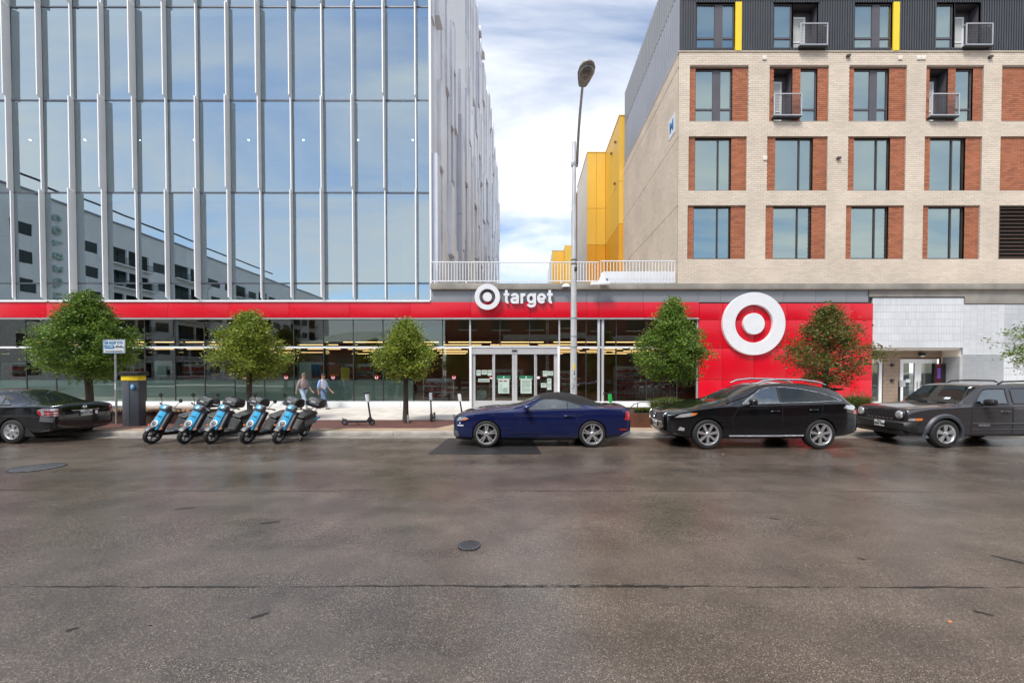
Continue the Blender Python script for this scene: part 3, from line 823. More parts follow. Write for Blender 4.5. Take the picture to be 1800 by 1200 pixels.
# sliding entrance doors
DD = DS + .05
def zz(y): return P(900, y, DD).z
def xx_(v): return P(v, 660, DD).x
ent = MB()
zt, zh = zz(608), zz(622)
ent.box(xx_(825), xx_(829), DD, DD + .25, SW, zt)
ent.box(xx_(980), xx_(984), DD, DD + .25, SW, zt)
ent.box(xx_(829), xx_(980), DD, DD + .25, zz(610.5), zt)
ent.build('door_frame', M['white'], store, w=True, bevel=.008)
B('door_header', M['alu'], store, xx_(829.2), xx_(979.8), DD + .04, DD + .24, zh - .004, zz(610.7))
B('door_sensor', M['black'], store, xx_(900), xx_(909), DD, DD + .05, zz(617.5), zz(615))
leaves = ((829.4, 867.4, 835, 865), (867.6, 904.4, 870, 900), (904.6, 941.4, 909, 939), (941.6, 979.6, 944, 974))
for k, (a, b_, ga, gb) in enumerate(leaves):
    yo = DD + (.06 if k in (1, 2) else .12)
    x0, x1, g0, g1 = xx_(a), xx_(b_), xx_(ga), xx_(gb)
    m = MB()
    zg0, zg1 = zz(704), zz(622.5)
    m.box(x0, g0, yo, yo + .05, SW + .01, zh - .006).box(g1, x1, yo, yo + .05, SW + .01, zh - .006)
    m.box(g0, g1, yo, yo + .05, SW + .01, zg0).box(g0, g1, yo, yo + .05, zg1, zh - .006)
    door = m.build('sliding_door', M['alu'], store, w=True, fixn=False)
    MB().add([(g0, yo + .025, zg0), (g1, yo + .025, zg0), (g1, yo + .025, zg1), (g0, yo + .025, zg1)], [(0,1,2,3)]).build('door_pane', M['storeglass'], door, w=True, fixn=False)
    def note(nm, mm, u0, u1, v0, v1, dy=.0):
        return B(nm, mm, door, xx_(u0), xx_(u1), yo + .012 - dy, yo + .018 - dy, zz(v1), zz(v0))
    if k in (1, 2):
        o = 0 if k == 1 else 39.5
        note('notice_header', M['papertop'], 873.2 + o, 897 + o, 660, 665)
        note('notice_rim', M['paper'], 873.2 + o, 897 + o, 665.1, 666.2)
        note('notice_crest', M['paper'], 884 + o, 886.5 + o, 661, 664.4, .006)
        note('notice', M['paper'], 875.5 + o, 895 + o, 666.3, 691.3)
        rows = range(5) if k == 1 else range(9)
        for q in rows:
            v = (682 + q*1.6) if k == 1 else (669 + q*2.3)
            note('print_line', M['midgrey'], (884 if k == 1 else 877.5) + o, (893 - (q % 3)) + o, v, v + .5, .006)
        if k == 1:
            note('print_block', M['film'], 877.5, 883, 674.5, 688.5, .006)
            for q in (877.5, 885.5): note('print_line', M['sticker'], q, q + 5.5, 668.6, 670.4, .006)
    if k == 0:
        for u0, u1, v0, v1 in ((837, 844.5, 650.2, 660), (846, 855.5, 650.2, 658), (856.5, 864, 650.2, 660), (840, 860, 665.5, 671.3)):
            note('notice', M['paper'], u0, u1, v0, v1)
            note('print_line', M['midgrey'], u0 + 1, u1 - 1, v0 + 2.2, v0 + 2.8, .006)
            note('print_line', M['midgrey'], u0 + 1, u1 - 2, v0 + 4, v0 + 4.5, .006)
        note('door_sticker', M['sticker'], 858.5, 865.3, 661.3, 663.4, .02)
        note('door_sticker', M['white'], 860.5, 865.3, 663.5, 665.6, .02)
    if k == 3:
        for u0, u1, v0, v1 in ((954.5, 962, 651.5, 661.5), (962.4, 967.2, 652, 659.8), (967.6, 972.8, 652, 659.8), (951, 961, 673, 681), (962, 969.5, 665, 674.8), (962, 969.5, 675.6, 685)):
            note('notice', M['paper'], u0, u1, v0, v1)
            note('print_line', M['midgrey'], u0 + 1, u1 - 1, v0 + 2, v0 + 2.6, .006)
            note('print_line', M['midgrey'], u0 + 1, u1 - 2.5, v0 + 4, v0 + 4.5, .006)
        note('door_sticker', M['white'], 943.8, 948.8, 661.5, 665.6, .02)
        note('door_sticker', M['sticker'], 949, 951.6, 661.3, 663.4, .02)
# round red stickers at eye height along the glass
for v in (503, 585.5, 662, 798, 430):
    c = P(v, 663, DGl)
    s = MB().lathe([(.001, 0), (.115, 0)], (c.x, DGl - .006, c.z), axis='y', n=22).build('round_sticker', M['sticker'], store, w=True, fixn=False)
    m = MB()
    for q in (-1, 1):
        m.add([(c.x + q*.022, DGl - .010, c.z - .085), (c.x + q*.05, DGl - .010, c.z - .085), (c.x + q*.085, DGl - .010, c.z + .03), (c.x + q*.05, DGl - .010, c.z + .045), (c.x + q*.03, DGl - .010, c.z - .02)], [(0,1,2,3,4)])
    m.build('shoe_mark', M['white'], s, w=True, fixn=False)
# inside: shell, lamps, fittings
XI1 = XE - .5
B('shop_floor', M['storefloor'], store, XLs, XI1, DGl + .3, 40, SW - .02, SW + .02)
B('shop_ceiling', M['storeceil'], store, XLs, XI1, DGl + .12, 40, ZR0 + .45, ZR0 + .6)
B('shop_back_wall', M['storewall'], store, XLs, XI1, 39.9, 40.1, SW, ZR0 + .45)
B('shop_side_wall', M['storewall'], store, XI1, XI1 + .2, DGl + .4, 40, SW, ZR0 + .45)
B('shop_side_wall', M['storewall'], store, XLs - .2, XLs, DGl + .4, 40, SW, ZR0 + .45)
B('roof_slab', M['slab'], store, XLs, XE - .05, DS + .35, 58, P(1000, 508, DS).z - .02, P(1000, 497, DS).z - .03)
lamp_me = MB().box(-1.2, 1.2, -.04, .04, 0, .035).mesh('strip_lamp')
lamp_me.materials.append(M['lamp'])
for yy, zl in ((22.4, 3.6), (24.6, 3.6), (26.8, 3.6), (29.2, 3.6), (31.6, 3.6), (34, 3.6), (36.5, 3.6)):
    off = rnd.uniform(-.6, .6)
    for k in range(-9, 4):
        if rnd.random() < (.10 if k > -3 else .5): continue
        o = bpy.data.objects.new('strip_light', lamp_me); COL.objects.link(o)
        o.location = (k*2.95 + off - .4, yy, zl)
        tag(o, 'warm strip light hanging under the dark ceiling inside the store', 'ceiling light', 'strip lights inside the store')
for v, w_, y0, y1, mm, dpt in ((528, 28, 625, 640, M['cream'], 26.5), (590, 46, 625, 640, M['cream'], 26.5)):
    pass
# wall boards with department lettering
def sign_board(name, label, px0, px1, py0, py1, D, mm, txt=None, tm=None, size=.5):
    a, b_ = P(px0, py1, D), P(px1, py0, D)
    o = thing(name, label, 'sign', ((a.x + b_.x)/2, D, a.z))
    B('board', mm, o, a.x, b_.x, D, D + .05, a.z, b_.z)
    if txt:
        on_wall(text_mb(txt, size, .01, size*.015), ((a.x + b_.x)/2, D - .012, (a.z + b_.z)/2)).build('lettering', tm, o, w=True, fixn=False)
    return o
sign_board('wall_sign', 'tan wall sign with brown health care lettering inside the store', 518, 618, 621, 641, 27.0, M['wood'], 'health care', M['storewall'], .62)
sign_board('wall_sign', 'dark wall sign with pale market lettering inside the entrance', 880, 930, 637, 652, 33.0, M['storewall'], 'market', M['wood'], .55)
sign_board('poster', 'pale green poster hanging inside the store window behind the two men', 519, 547, 636, 668, 22.0, M['paper'])
sign_board('poster', 'yellow display board inside the store window', 599, 614, 646, 668, 22.4, M['yellowb'])
sign_board('poster', 'orange display board inside the store window', 569, 598, 640, 660, 23.0, M['brickr'])
sign_board('poster', 'navy display board inside the store window', 548, 561, 640, 660, 22.8, M['blueink'])
sign_board('poster', 'pale picture panel standing inside the store window behind the parking kiosk', 254, 292, 642, 662, 21.6, M['paper'])
sign_board('poster', 'pale green panel inside the store window beside the sign post', 272, 302, 634, 650, 22.6, M['blind'])
# shelving units with goods
goods = [mat('goods_%d' % i, c, .5, var=.1) for i, c in enumerate([(.30,.05,.03),(.05,.12,.30),(.45,.36,.05),(.42,.42,.40),(.06,.22,.10),(.30,.14,.05),(.10,.10,.12),(.35,.2,.25),(.03,.2,.24)])]
def shelf(px, D, w, h, label, seed, levels=4):
    r = random.Random(seed)
    x0 = P(px, 660, D).x
    t = thing('shelf_unit', label, 'shelf', (x0, D, SW + .02))
    m = MB()
    m.box(0, .04, 0, .4, 0, h).box(w - .04, w, 0, .4, 0, h).box(.04, w - .04, .36, .4, 0, h)
    m.build('frame', M['alu'], t, fixn=False)
    for k in range(levels):
        z = .08 + k*(h - .15)/levels
        B('shelf_board', M['alu'], t, .045, w - .045, 0, .35, z, z + .03, w=False)
        g = MB(); xx2 = .07
        while xx2 < w - .25:
            gw = r.uniform(.08, .22); gh = r.uniform(.4, .9)*(h/levels - .1)
            g.box(xx2, xx2 + gw, .04, .3, z + .031, z + .031 + gh, r.randrange(len(goods)))
            xx2 += gw + r.uniform(.005, .03)
        o = g.build('goods', goods, t, fixn=False); o['kind'] = 'stuff'
shelf(744, 21.1, 1.62, 1.45, 'pale metal shelf unit of goods just inside the window left of the door', 1)
shelf(4, 21.4, 2.0, 2.3, 'tall shelf unit of goods inside the window behind the black sedan', 2, 5)
for k, (px, D, w, h) in enumerate(((300, 24, 2.4, 2.3), (392, 25, 2.2, 2.4), (520, 24.5, 2.4, 2.4), (600, 24.5, 2.0, 2.3), (640, 26, 2.2, 2.4), (200, 24, 2.4, 2.2), (860, 28, 2.4, 2.0), (950, 30, 2.4, 1.9), (1080, 27, 2.6, 2.2), (1160, 27.5, 2.6, 2.1))):
    tg = ['beside the sign post', 'behind the yellowish tree', 'behind the two walking men', 'under the tan wall sign', 'right of the tan wall sign', 'behind the parking kiosk', 'straight behind the entrance doors', 'far behind the entrance doors', 'behind the blue convertible', 'behind the shopping trolleys'][k]
    shelf(px, D, w, h, 'shelf unit of mixed goods inside the store ' + tg, 10 + k, 5)
# checkout counter and board stand inside the door
t = thing('folding_board', 'pale green folding board with red print standing inside the entrance', 'board', P(847, 704, 21.0))
t.location.z = SW + .02
MB().prism([(-.29, 0), (.29, 0), (.25, .82), (-.25, .82)], 'y', 0, .03).build('panel', M['paper'], t)
MB().prism([(-.22, .08), (.22, .08), (.20, .36), (-.20, .36)], 'y', -.006, -.002).build('print', M['sticker'], t)
m = MB(); m.tube([(-.08, .01, .82), (-.08, .01, .92), (.08, .01, .92), (.08, .01, .82)], .015, 6); m.build('handle', M['paper'], t)
# shopping trolleys lined up behind the right hand window
tro = None
for k in range(9):
    t = thing('shopping_trolley', 'red handled shopping trolley nested in the row behind the right window', 'trolley', (P(1115 + k*6.2, 690, 21.6).x, 21.6 + (k % 2)*.03, SW + .02), 0, 'shopping trolleys inside the store')
    m = MB()
    for q in range(5): m.tube([(-.26 + .13*q, 0, .35), (-.28 + .14*q, -.02, .95)], .008, 5)
    for q in range(4): m.tube([(-.27, 0, .4 + q*.16), (.27, 0, .4 + q*.16)], .007, 5)
    m.tube([(-.25, .1, .1), (-.27, 0, .98)], .014, 6); m.tube([(.25, .1, .1), (.27, 0, .98)], .014, 6)
    m.build('basket', M['galv'], t)
    MB().tube([(-.29, -.04, 1.0), (.29, -.04, 1.0)], .025, 8).build('handle', M['sticker'], t, smooth=40)
    MB().box(-.08, .08, -.075, -.066, .985, 1.035).build('handle_label', M['signw'], t, fixn=False)
    for q in (-.25, .25): MB().lathe([(.001, -.02), (.055, -.02), (.055, .02), (.001, .02)], (q, .1, .056), axis='x', n=12).build('wheel', M['rubber'], t)
# ------------------------------------------------------------------ signs on the store
def ring_sign(name, label, cpx, cpy, rpx, inner, dot, depth, D):
    c = P(cpx, cpy, D); r = rpx*D/F
    t = thing(name, label, 'sign', (c.x, D, c.z))
    MB().lathe([(r*inner, 0), (r*inner, -depth), (r*inner + .012, -depth - .012), (r - .012, -depth - .012), (r, -depth), (r, 0)], (0,0,0), axis='y', n=72).build('ring', M['signlet'], t, smooth=40)
    MB().lathe([(.001, -depth - .012), (r*dot - .012, -depth - .012), (r*dot, -depth), (r*dot, 0)], (0,0,0), axis='y', n=48).build('centre_dot', M['signlet'], t, smooth=40)
    return t
ring_sign('bullseye_sign', 'big white ring and dot sign on the red wall panels', 1322.5, 569.5, 54.5, .605, .34, .16, DS - .004)
sg = ring_sign('bullseye_sign', 'small white ring and dot sign above the entrance doors', 857, 522.5, 22.3, .625, .355, .10, DS - .165)
# lower case letters built from thick strokes
def stroke(m, pts, w, y0, y1):
    """flat bar of constant width along a path in (x, z), between two depths"""
    n = len(pts); Lft, Rgt = [], []
    for i in range(n):
        a_, b_ = Vector(pts[max(0, i-1)]), Vector(pts[min(n-1, i+1)])
        d_ = (b_ - a_).normalized(); nn = Vector((-d_.y, d_.x))*w/2
        p_ = Vector(pts[i]); Lft.append(p_ + nn); Rgt.append(p_ - nn)
    vs = []
    for y_ in (y0, y1):
        for l, r in zip(Lft, Rgt): vs += [(l.x, y_, l.y), (r.x, y_, r.y)]
    o_ = 2*n; fs = []
    for i in range(n - 1):
        a_ = 2*i
        fs += [(a_, a_+1, a_+3, a_+2), (o_+a_, o_+a_+2, o_+a_+3, o_+a_+1), (a_, a_+2, o_+a_+2, o_+a_), (a_+1, o_+a_+1, o_+a_+3, a_+3)]
    fs += [(0, o_, o_+1, 1), (2*n-2, 2*n-1, o_+2*n-1, o_+2*n-2)]
    m.add(vs, fs)
def arcp(cx, cz, rx, rz, a0, a1, n=14): return [(cx + rx*cos(radians(a0 + (a1-a0)*i/n)), cz + rz*sin(radians(a0 + (a1-a0)*i/n))) for i in range(n+1)]
SWd = .27
GLY = {
 't': (.60, [[(.27, 1.32), (.27, .30)] + arcp(.44, .30, .17, .175, 180, 285, 8), [(.0, .885), (.56, .885)]]),
 'a': (.93, [arcp(.43, .66, .29, .235, 165, 0, 10) + [(.72, .60), (.72, .10), (.76, -.0)], [(.72, .555), (.40, .50)] + arcp(.34, .305, .20, .19, 100, 270, 8) + arcp(.45, .36, .27, .245, 270, 350, 6)]),
 'r': (.56, [[(.14, 0), (.14, 1.0)], arcp(.44, .56, .30, .31, 180, 80, 8)]),
 'g': (.95, [arcp(.44, .50, .305, .375, 0, 360, 22), [(.80, 1.0), (.80, -.02)] + arcp(.46, -.02, .34, .25, 0, -165, 10)]),
 'e': (.93, [[(.14, .455), (.80, .455)], arcp(.46, .50, .33, .375, 0, 318, 22)])}
c = P(930, 534, DS)                                       # baseline
let = thing('lettering_sign', 'white target lettering on the grey and red fascia above the entrance', 'sign', (P(930, 522, DS).x, DS - .012, c.z))
word = 'target'
tot = sum(GLY[ch][0] for ch in word) + .075*(len(word) - 1)
s = (971.5 - 885.5)*DS/F/tot
xh = (534 - 516.5)*DS/F
pen = P(885.5, 524, DS).x
for ch in word:
    m = MB()
    for k, st_ in enumerate(GLY[ch][1]):
        stroke(m, [(pen + x_*s, c.z + z_*xh) for x_, z_ in st_], SWd*s*.98, DS - .150 - .003*k, DS - .004)
    m.build('letter', M['signlet'], let, w=True)
    pen += (GLY[ch][0] + .075)*s
# ------------------------------------------------------------------ brick apartment building over the store
rnd = random.Random(31)
DB = DS + .08
XB0 = P(1192, 300, DB).x
XB1 = 33.0
YB2 = 31.6
ZS0, ZS1 = P(1000, 508, DS - .15).z, P(1000, 497.5, DS - .15).z     # slab edge
ZBT = P(1300, 92, DB).z                                             # top of brickwork
ZTOP = 23.6
apt = thing('apartment_building', 'cream and orange brick apartment building with charcoal metal top floors', 'building', (18, DB, ZS1))
def zrow(y): return P(1450, y, DB).z
rows = {'B': (zrow(213), zrow(118)), 'C': (zrow(335), zrow(241)), 'D': (zrow(455), zrow(362))}
ref = {'B': 165, 'C': 288, 'D': 408}
def xp(px, y): return P(px, y, DB).x
# orange fields (x ranges per row) and window ranges
cols = {
 'B': [((1212, 1315), [(1223, 1288)]), ((1352, 1456), [(1361, 1394), (1408, 1438)]), ((1492, 1593), [(1502, 1564)]), ((1627, 1728), [(1635, 1668), (1681, 1712)]), ((1760, 1862), [])],
 'C': [((1210, 1312), [(1222, 1286)]), ((1348, 1454), [(1363.5, 1430)]), ((1490, 1591), [(1502, 1566)]), ((1624, 1725), [(1636, 1698.5)]), ((1757, 1860), [])],
 'D': [((1208, 1310), [(1219.5, 1285)]), ((1345, 1451), [(1360, 1427)]), ((1486, 1588), [(1497, 1563)]), ((1621, 1721), [(1632.5, 1697)]), ((1754.5, 1856), [])]}
CO, BL, BH, JT = .1016, .305, .092, .010
def brick_rows(x0, x1, z0, z1, y, holes, dep=.025, zref=0.0, axis='y'):
    """running bond bricks on a wall plane, clipped round rectangular holes"""
    m = MB()
    k0, k1 = int(math.floor((z0 - zref)/CO)), int(math.ceil((z1 - zref)/CO))
    for k in range(k0, k1 + 1):
        a, b_ = max(z0, zref + k*CO), min(z1, zref + k*CO + BH)
        if b_ - a < .02: continue
        iv = [(x0, x1)]
        for hx0, hx1, hz0, hz1 in holes:
            if hz1 - .012 > a and hz0 + .012 < b_:
                nv = []
                for u0, u1 in iv:
                    if hx1 <= u0 or hx0 >= u1: nv.append((u0, u1)); continue
                    if hx0 > u0: nv.append((u0, hx0))
                    if hx1 < u1: nv.append((hx1, u1))
                iv = nv
        sh = (k % 2)*.5*(BL + JT)
        for u0, u1 in iv:
            n0 = int(math.floor((u0 - sh)/(BL + JT)))
            u = sh + n0*(BL + JT)
            while u < u1:
                c, d = max(u, u0), min(u + BL, u1)
                if d - c > .03:
                    p = y - dep + rnd.uniform(-.002, .002)
                    if axis == 'y':
                        m.add([(c,p,a),(d,p,a),(d,p,b_),(c,p,b_),(c,y,a),(d,y,a),(d,y,b_),(c,y,b_)], [(0,1,2,3),(0,4,5,1),(3,2,6,7),(0,3,7,4),(1,5,6,2)])
                    else:
                        m.add([(p,c,a),(p,d,a),(p,d,b_),(p,c,b_),(y,c,a),(y,d,a),(y,d,b_),(y,c,b_)], [(0,3,2,1),(0,1,5,4),(3,7,6,2),(0,4,7,3),(1,2,6,5)])
                u += BL + JT
    return m
holes = []
for r_, cl in cols.items():
    z0, z1 = rows[r_]
    for (a, b_), wins in cl: holes.append((xp(a, ref[r_]), xp(b_, ref[r_]), z0, z1))
zref = ZS1 + .02
m = brick_rows(XB0, XB1, ZS1 + .02, ZBT - .02, DB, holes, zref=zref)
o = m.build('cream_bricks', M['brick'], apt, w=True, fixn=False); o['kind'] = 'stuff'
# backing of mortar with openings: strips round the holes
def backing(x0, x1, z0, z1, holes, y0, y1, mm, name, par):
    zs = sorted({z0, z1} | {h[2] for h in holes} | {h[3] for h in holes})
    mb = MB()
    for a, b_ in zip(zs[:-1], zs[1:]):
        hs = sorted([h for h in holes if h[2] < (a+b_)/2 < h[3]])
        u = x0
        for h in hs:
            mb.box(u, h[0], y0, y1, a, b_); u = h[1]
        mb.box(u, x1, y0, y1, a, b_)
    return mb.build(name, mm, par, w=True, fixn=False)
backing(XB0 + .03, XB1, ZS1, ZBT, holes, DB - .006, DB + .10, M['mortar'], 'mortar_wall', apt)
# brown shelf angle joints at each floor
for y in (117, 240.5, 361):
    z = zrow(y)
    B('shelf_joint', M['mortard'], apt, XB0 + .02, XB1, DB - .018, DB - .007, z - .006, z + .010)
B('brick_cap', M['brick'], apt, XB0 - .02, XB1, DB - .06, DB + .1, ZBT - .016, ZBT + .03)
# orange fields, set back a little
DO = DB + .07
def window(x0, x1, z0, z1, kind, blind=0.0):
    """opening in the orange field"""
    yf = DO + .10
    fm = M['bronze'] if kind in 'CD' else M['plum']
    t = .055
    fr = MB()
    fr.box(x0, x0 + t, yf - .03, yf + .05, z0, z1).box(x1 - t, x1, yf - .03, yf + .05, z0, z1)
    fr.box(x0 + t, x1 - t, yf - .03, yf + .05, z1 - t, z1).box(x0 + t, x1 - t, yf - .03, yf + .05, z0, z0 + t)
    w = x1 - x0
    cells = []
    if kind in 'CD':
        mxx = x0 + w*.66
        fr.box(mxx - .035, mxx + .035, yf - .04, yf + .05, z0 + t, z1 - t)
        cells = [(x0 + t, mxx - .035, z0 + t, z1 - t), (mxx + .035, x1 - t, z0 + t, z1 - t)]
    elif kind == 'P':      # pair with a broad dark panel between and low lights
        a, b_ = x0 + w*.49, x0 + w*.70
        zt = z0 + (z1 - z0)*.24
        fr.box(a, b_, yf - .035, yf + .05, z0 + t, z1 - t)
        for u0, u1 in ((x0 + t, a), (b_, x1 - t)):
            fr.box(u0, u1, yf - .03, yf + .05, zt - .05, zt + .05)
            cells += [(u0, u1, z0 + t, zt - .05), (u0, u1, zt + .05, z1 - t)]
    elif kind == 'S':      # single light over low light
        zt = z0 + (z1 - z0)*.24
        fr.box(x0 + t, x1 - t, yf - .03, yf + .05, zt - .05, zt + .05)
        cells = [(x0 + t, x1 - t, z0 + t, zt - .05), (x0 + t, x1 - t, zt + .05, z1 - t)]
    wo = fr.build('window', fm, apt, w=True, fixn=False)
    for (a, b_, c, d) in cells:
        tx = rnd.gauss(0, .0015)
        MB().add([(a, yf + tx, c), (b_, yf - tx, c), (b_, yf - tx, d), (a, yf + tx, d)], [(0,1,2,3)]).build('pane', M['brickglass'], wo, w=True, fixn=False)
    # room behind
    B('blind', M['blind'], wo, x0 + .03, x1 - .03, yf + .14, yf + .16, z0 + (z1 - z0)*blind, z1 - .04)
    if blind > .02: B('room', M['office'], wo, x0 + .03, x1 - .03, yf + .5, yf + .52, z0 + .02, z1 - .04)
    # lintel and reveals
    rv = MB()
    rv.box(x0 - .02, x0, DO + .0, yf + .6, z0, z1).box(x1, x1 + .02, DO, yf + .6, z0, z1)
    rv.box(x0, x1, DO, yf + .6, z1, z1 + .02).box(x0, x1, DO - .02, yf + .1, z0 - .03, z0)
    rv.build('reveal', fm, wo, w=True, fixn=False)
    return wo
def juliet(x0, x1, z0, z1, yw, label=None):
    """pale tube frame with wire mesh infill"""
    fr = MB(); y0 = yw - .18
    r = .022
    fr.box(x0, x0 + 2*r, y0 - r, y0 + r, z0, z1).box(x1 - 2*r, x1, y0 - r, y0 + r, z0, z1)
    fr.box(x0 + 2*r, x1 - 2*r, y0 - r, y0 + r, z1 - 2*r, z1).box(x0 + 2*r, x1 - 2*r, y0 - r, y0 + r, z0, z0 + 2*r)
    for x_ in (x0, x1 - .05):
        fr.box(x_, x_ + .05, y0 + r, yw + .02, z1 - .06, z1 - .01).box(x_, x_ + .05, y0 + r, yw + .02, z0 + .01, z0 + .06)
    bo = fr.build('balcony_rail', M['alu'], apt, w=True, fixn=False)
    wm = MB(); s = .075
    x_ = x0 + 2*r + s*.5
    while x_ < x1 - 2*r: wm.box(x_ - .004, x_ + .004, y0 - .004, y0 + .004, z0 + 2*r, z1 - 2*r); x_ += s
    z_ = z0 + 2*r + s*.5
    while z_ < z1 - 2*r: wm.box(x0 + 2*r, x1 - 2*r, y0 - .003, y0 + .005, z_ - .004, z_ + .004); z_ += s
    q = wm.build('wire_mesh', M['midgrey'], bo, w=True, fixn=False); q['kind'] = 'stuff'
    B('balcony_floor', M['dark'], bo, x0 + .02, x1 - .02, y0 - .03, yw + .05, z0 - .07, z0 - .005)
def doorway(x0, x1, z0, z1, y):
    """recessed white door behind a juliet rail"""
    dk = MB(); dp = .55
    dk.box(x0 - .02, x0, y, y + dp, z0, z1).box(x1, x1 + .02, y, y + dp, z0, z1).box(x0, x1, y, y + dp, z1, z1 + .02)
    dk.box(x0, x1, y + dp, y + dp + .05, z0, z1)
    rc = dk.build('recess', M['plum'], apt, w=True, fixn=False)
    w = x1 - x0
    xa, xb = x0 + .03, x0 + w*.74
    zt = z1 - .32
    f = MB()
    yd = y + dp - .10
    f.box(xa, xa + .09, yd, yd + .06, z0, zt).box(xb - .09, xb, yd, yd + .06, z0, zt).box(xa + .09, xb - .09, yd, yd + .06, zt - .1, zt).box(xa + .09, xb - .09, yd, yd + .06, z0, z0 + .12)
    zm = z0 + (zt - z0)*.34
    f.box(xa + .09, xb - .09, yd, yd + .06, zm - .04, zm + .04)
    f.build('balcony_door', M['white'], rc, w=True, fixn=False)
    for c, d in ((z0 + .12, zm - .04), (zm + .04, zt - .1)):
        MB().box(xa + .09, xb - .09, yd + .02, yd + .03, c, d).build('door_glass', M['blind'], rc, w=True, fixn=False)
for r_, cl in cols.items():
    z0, z1 = rows[r_]
    for ci, ((a, b_), wins) in enumerate(cl):
        x0, x1 = xp(a, ref[r_]), xp(b_, ref[r_])
        if r_ == 'D' and ci == 4:
            # louvred vent
            lv = B('louver_back', M['black'], apt, x0, x1, DO + .1, DO + .12, z0, z1)
            n = 14
            for k in range(n):
                zc = z0 + (k + .5)*(z1 - z0)/n
                MB().obox(((x0 + x1)/2, DO + .02, zc), ((x1 - x0)/2 - .02, 0, 0), (0, .07, .035), (0, -.006, .012)).build('louver_slat', M['louver'], lv, w=True, fixn=False)
            for u0, u1 in ((x0 - .005, x0 + .05), (x1 - .05, x1)): B('louver_frame', M['louver'], lv, u0, u1, DB - .02, DO + .1, z0, z1)
            continue
        wh = []
        for wi, (u, v) in enumerate(wins):
            wx0, wx1 = xp(u, ref[r_]), xp(v, ref[r_])
            dz0 = .02 if r_ in 'CD' else .03
            wh.append((wx0, wx1, z0 + dz0, z1 - (.02 if r_ in 'CD' else .05)))
            kind = r_ if r_ in 'CD' else ('P' if len(wins) == 1 else 'S')
            if r_ == 'B' and len(wins) == 2 and wi == 0:
                doorway(wx0, wx1, z0 + .02, z1 - .05, DO)
                juliet(xp(u - 5, 188), xp(u + 43.5, 188), P(1400, 208, DB).z, P(1400, 169.5, DB).z, DB - .03)
            else:
                window(wx0, wx1, wh[-1][2], wh[-1][3], kind, blind=(0.0 if r_ == 'B' else rnd.uniform(.05, .35)))
        mb = brick_rows(x0 + .002, x1 - .002, z0 + .002, z1 - .002, DO, wh, zref=zref)
        q = mb.build('orange_bricks', M['brickr'], apt, w=True, fixn=False); q['kind'] = 'stuff'
        backing(x0, x1, z0, z1, wh, DO - .006, DO + .06, M['mortard'], 'orange_field', apt)
# small wall vents and flood lights on the brick bands
for px_, py_ in ((1343, 103), (1581, 103), (1614, 103), (1622, 103), (1344, 279)):
    c = P(px_, py_, DB)
    B('wall_vent', M['cream'], apt, c.x - .10, c.x + .10, DB - .07, DB - .03, c.z - .10, c.z + .10, bevel=.01)
for px_, py_ in ((1489, 101), (1738, 103), (1472, 280)):
    c = P(px_, py_, DB)
    MB().prism([(-.08, -.05), (.10, -.02), (.10, .07), (-.08, .06)], 'y', 0, .1).build('flood_light', M['bronze'], apt).location = Vector((c.x, DB - .13, c.z)) - wloc(apt)
# side wall (faces left): bricks, mortar, metal above
m = brick_rows(DB + .1, YB2, ZS1 + .02, ZBT - .02, XB0 + .025, [], zref=zref, axis='x')
o = m.build('cream_bricks', M['brick'], apt, w=True, fixn=False); o['kind'] = 'stuff'
B('mortar_wall', M['mortar'], apt, XB0 + .019, XB0 + .2, DB + .10, YB2, ZS1, ZBT)
for y in (117, 240.5, 361):
    z = zrow(y)
    B('shelf_joint', M['mortard'], apt, XB0 - .004, XB0 + .006, DB, YB2, z - .012, z + .016)
# number plaque on the side wall
pq = P(1183.5, 203, DB + .9)
MB().box(XB0 - .02, XB0 - .006, DB + .45, DB + 1.35, zrow(222), zrow(186)).build('plaque', M['signw'], apt, w=True, fixn=False)
on = text_mb('M', .75, .004, .03)
place(on, lambda v: Vector((XB0 - .026 - v.z, DB + .9 - v.x, zrow(204) + v.y))).build('plaque_letter', M['blueink'], apt, w=True, fixn=False)
# metal floors: corrugated sheet with ribs
def corrugate(x0, x1, z0, z1, y, holes, mm, name, pitch=.125, axis='y', par=apt):
    mb = MB()
    u = x0
    while u < x1:
        c, d = u, min(u + pitch*.55, x1)
        iv = [(z0, z1)]
        for h in holes:
            if h[0] < d and h[1] > c:
                nv = []
                for a, b_ in iv:
                    if h[3] <= a or h[2] >= b_: nv.append((a, b_)); continue
                    if h[2] > a: nv.append((a, h[2]))
                    if h[3] < b_: nv.append((h[3], b_))
                iv = nv
        for a, b_ in iv:
            if axis == 'y': mb.box(c, d, y - .045, y, a, b_)
            else: mb.box(y - .045, y, c, d, a, b_)
        u += pitch
    return mb.build(name, mm, par, w=True, fixn=False)
zA0, zA1 = P(1450, 85.5, DB).z, P(1450, 6, DB).z
A = []
for (a, b_, k) in ((1224, 1291, 'P'), (1360, 1392.5, 'S'), (1502, 1567.5, 'P'), (1645, 1676, 'S')):
    A.append((xp(a, 45), xp(b_, 45), k))
Ah = [(a, b_, zA0, zA1) for a, b_, k in A]
yel = [(xp(1291.5, 45), xp(1302.5, 45)), (xp(1568, 45), xp(1579, 45))]
drs = [(xp(1394, 45), xp(1437, 45)), (xp(1678, 45), xp(1722, 45))]
DM = DB - .02
allh = Ah + [(a, b_, ZBT, zA1) for a, b_ in yel] + [(a, b_, zA0, zA1) for a, b_ in drs]
backing(XB0 + .05, XB1, ZBT + .03, ZTOP, allh, DM, DM + .08, M['corr'], 'metal_wall', apt)
corrugate(XB0 + .08, XB1, ZBT + .03, zA1 + .16, DM, allh, M['corr'], 'metal_ribs')
corrugate(XB0 + .08, XB1, zA1 + .30, ZTOP, DM, [], M['corr'], 'metal_ribs')
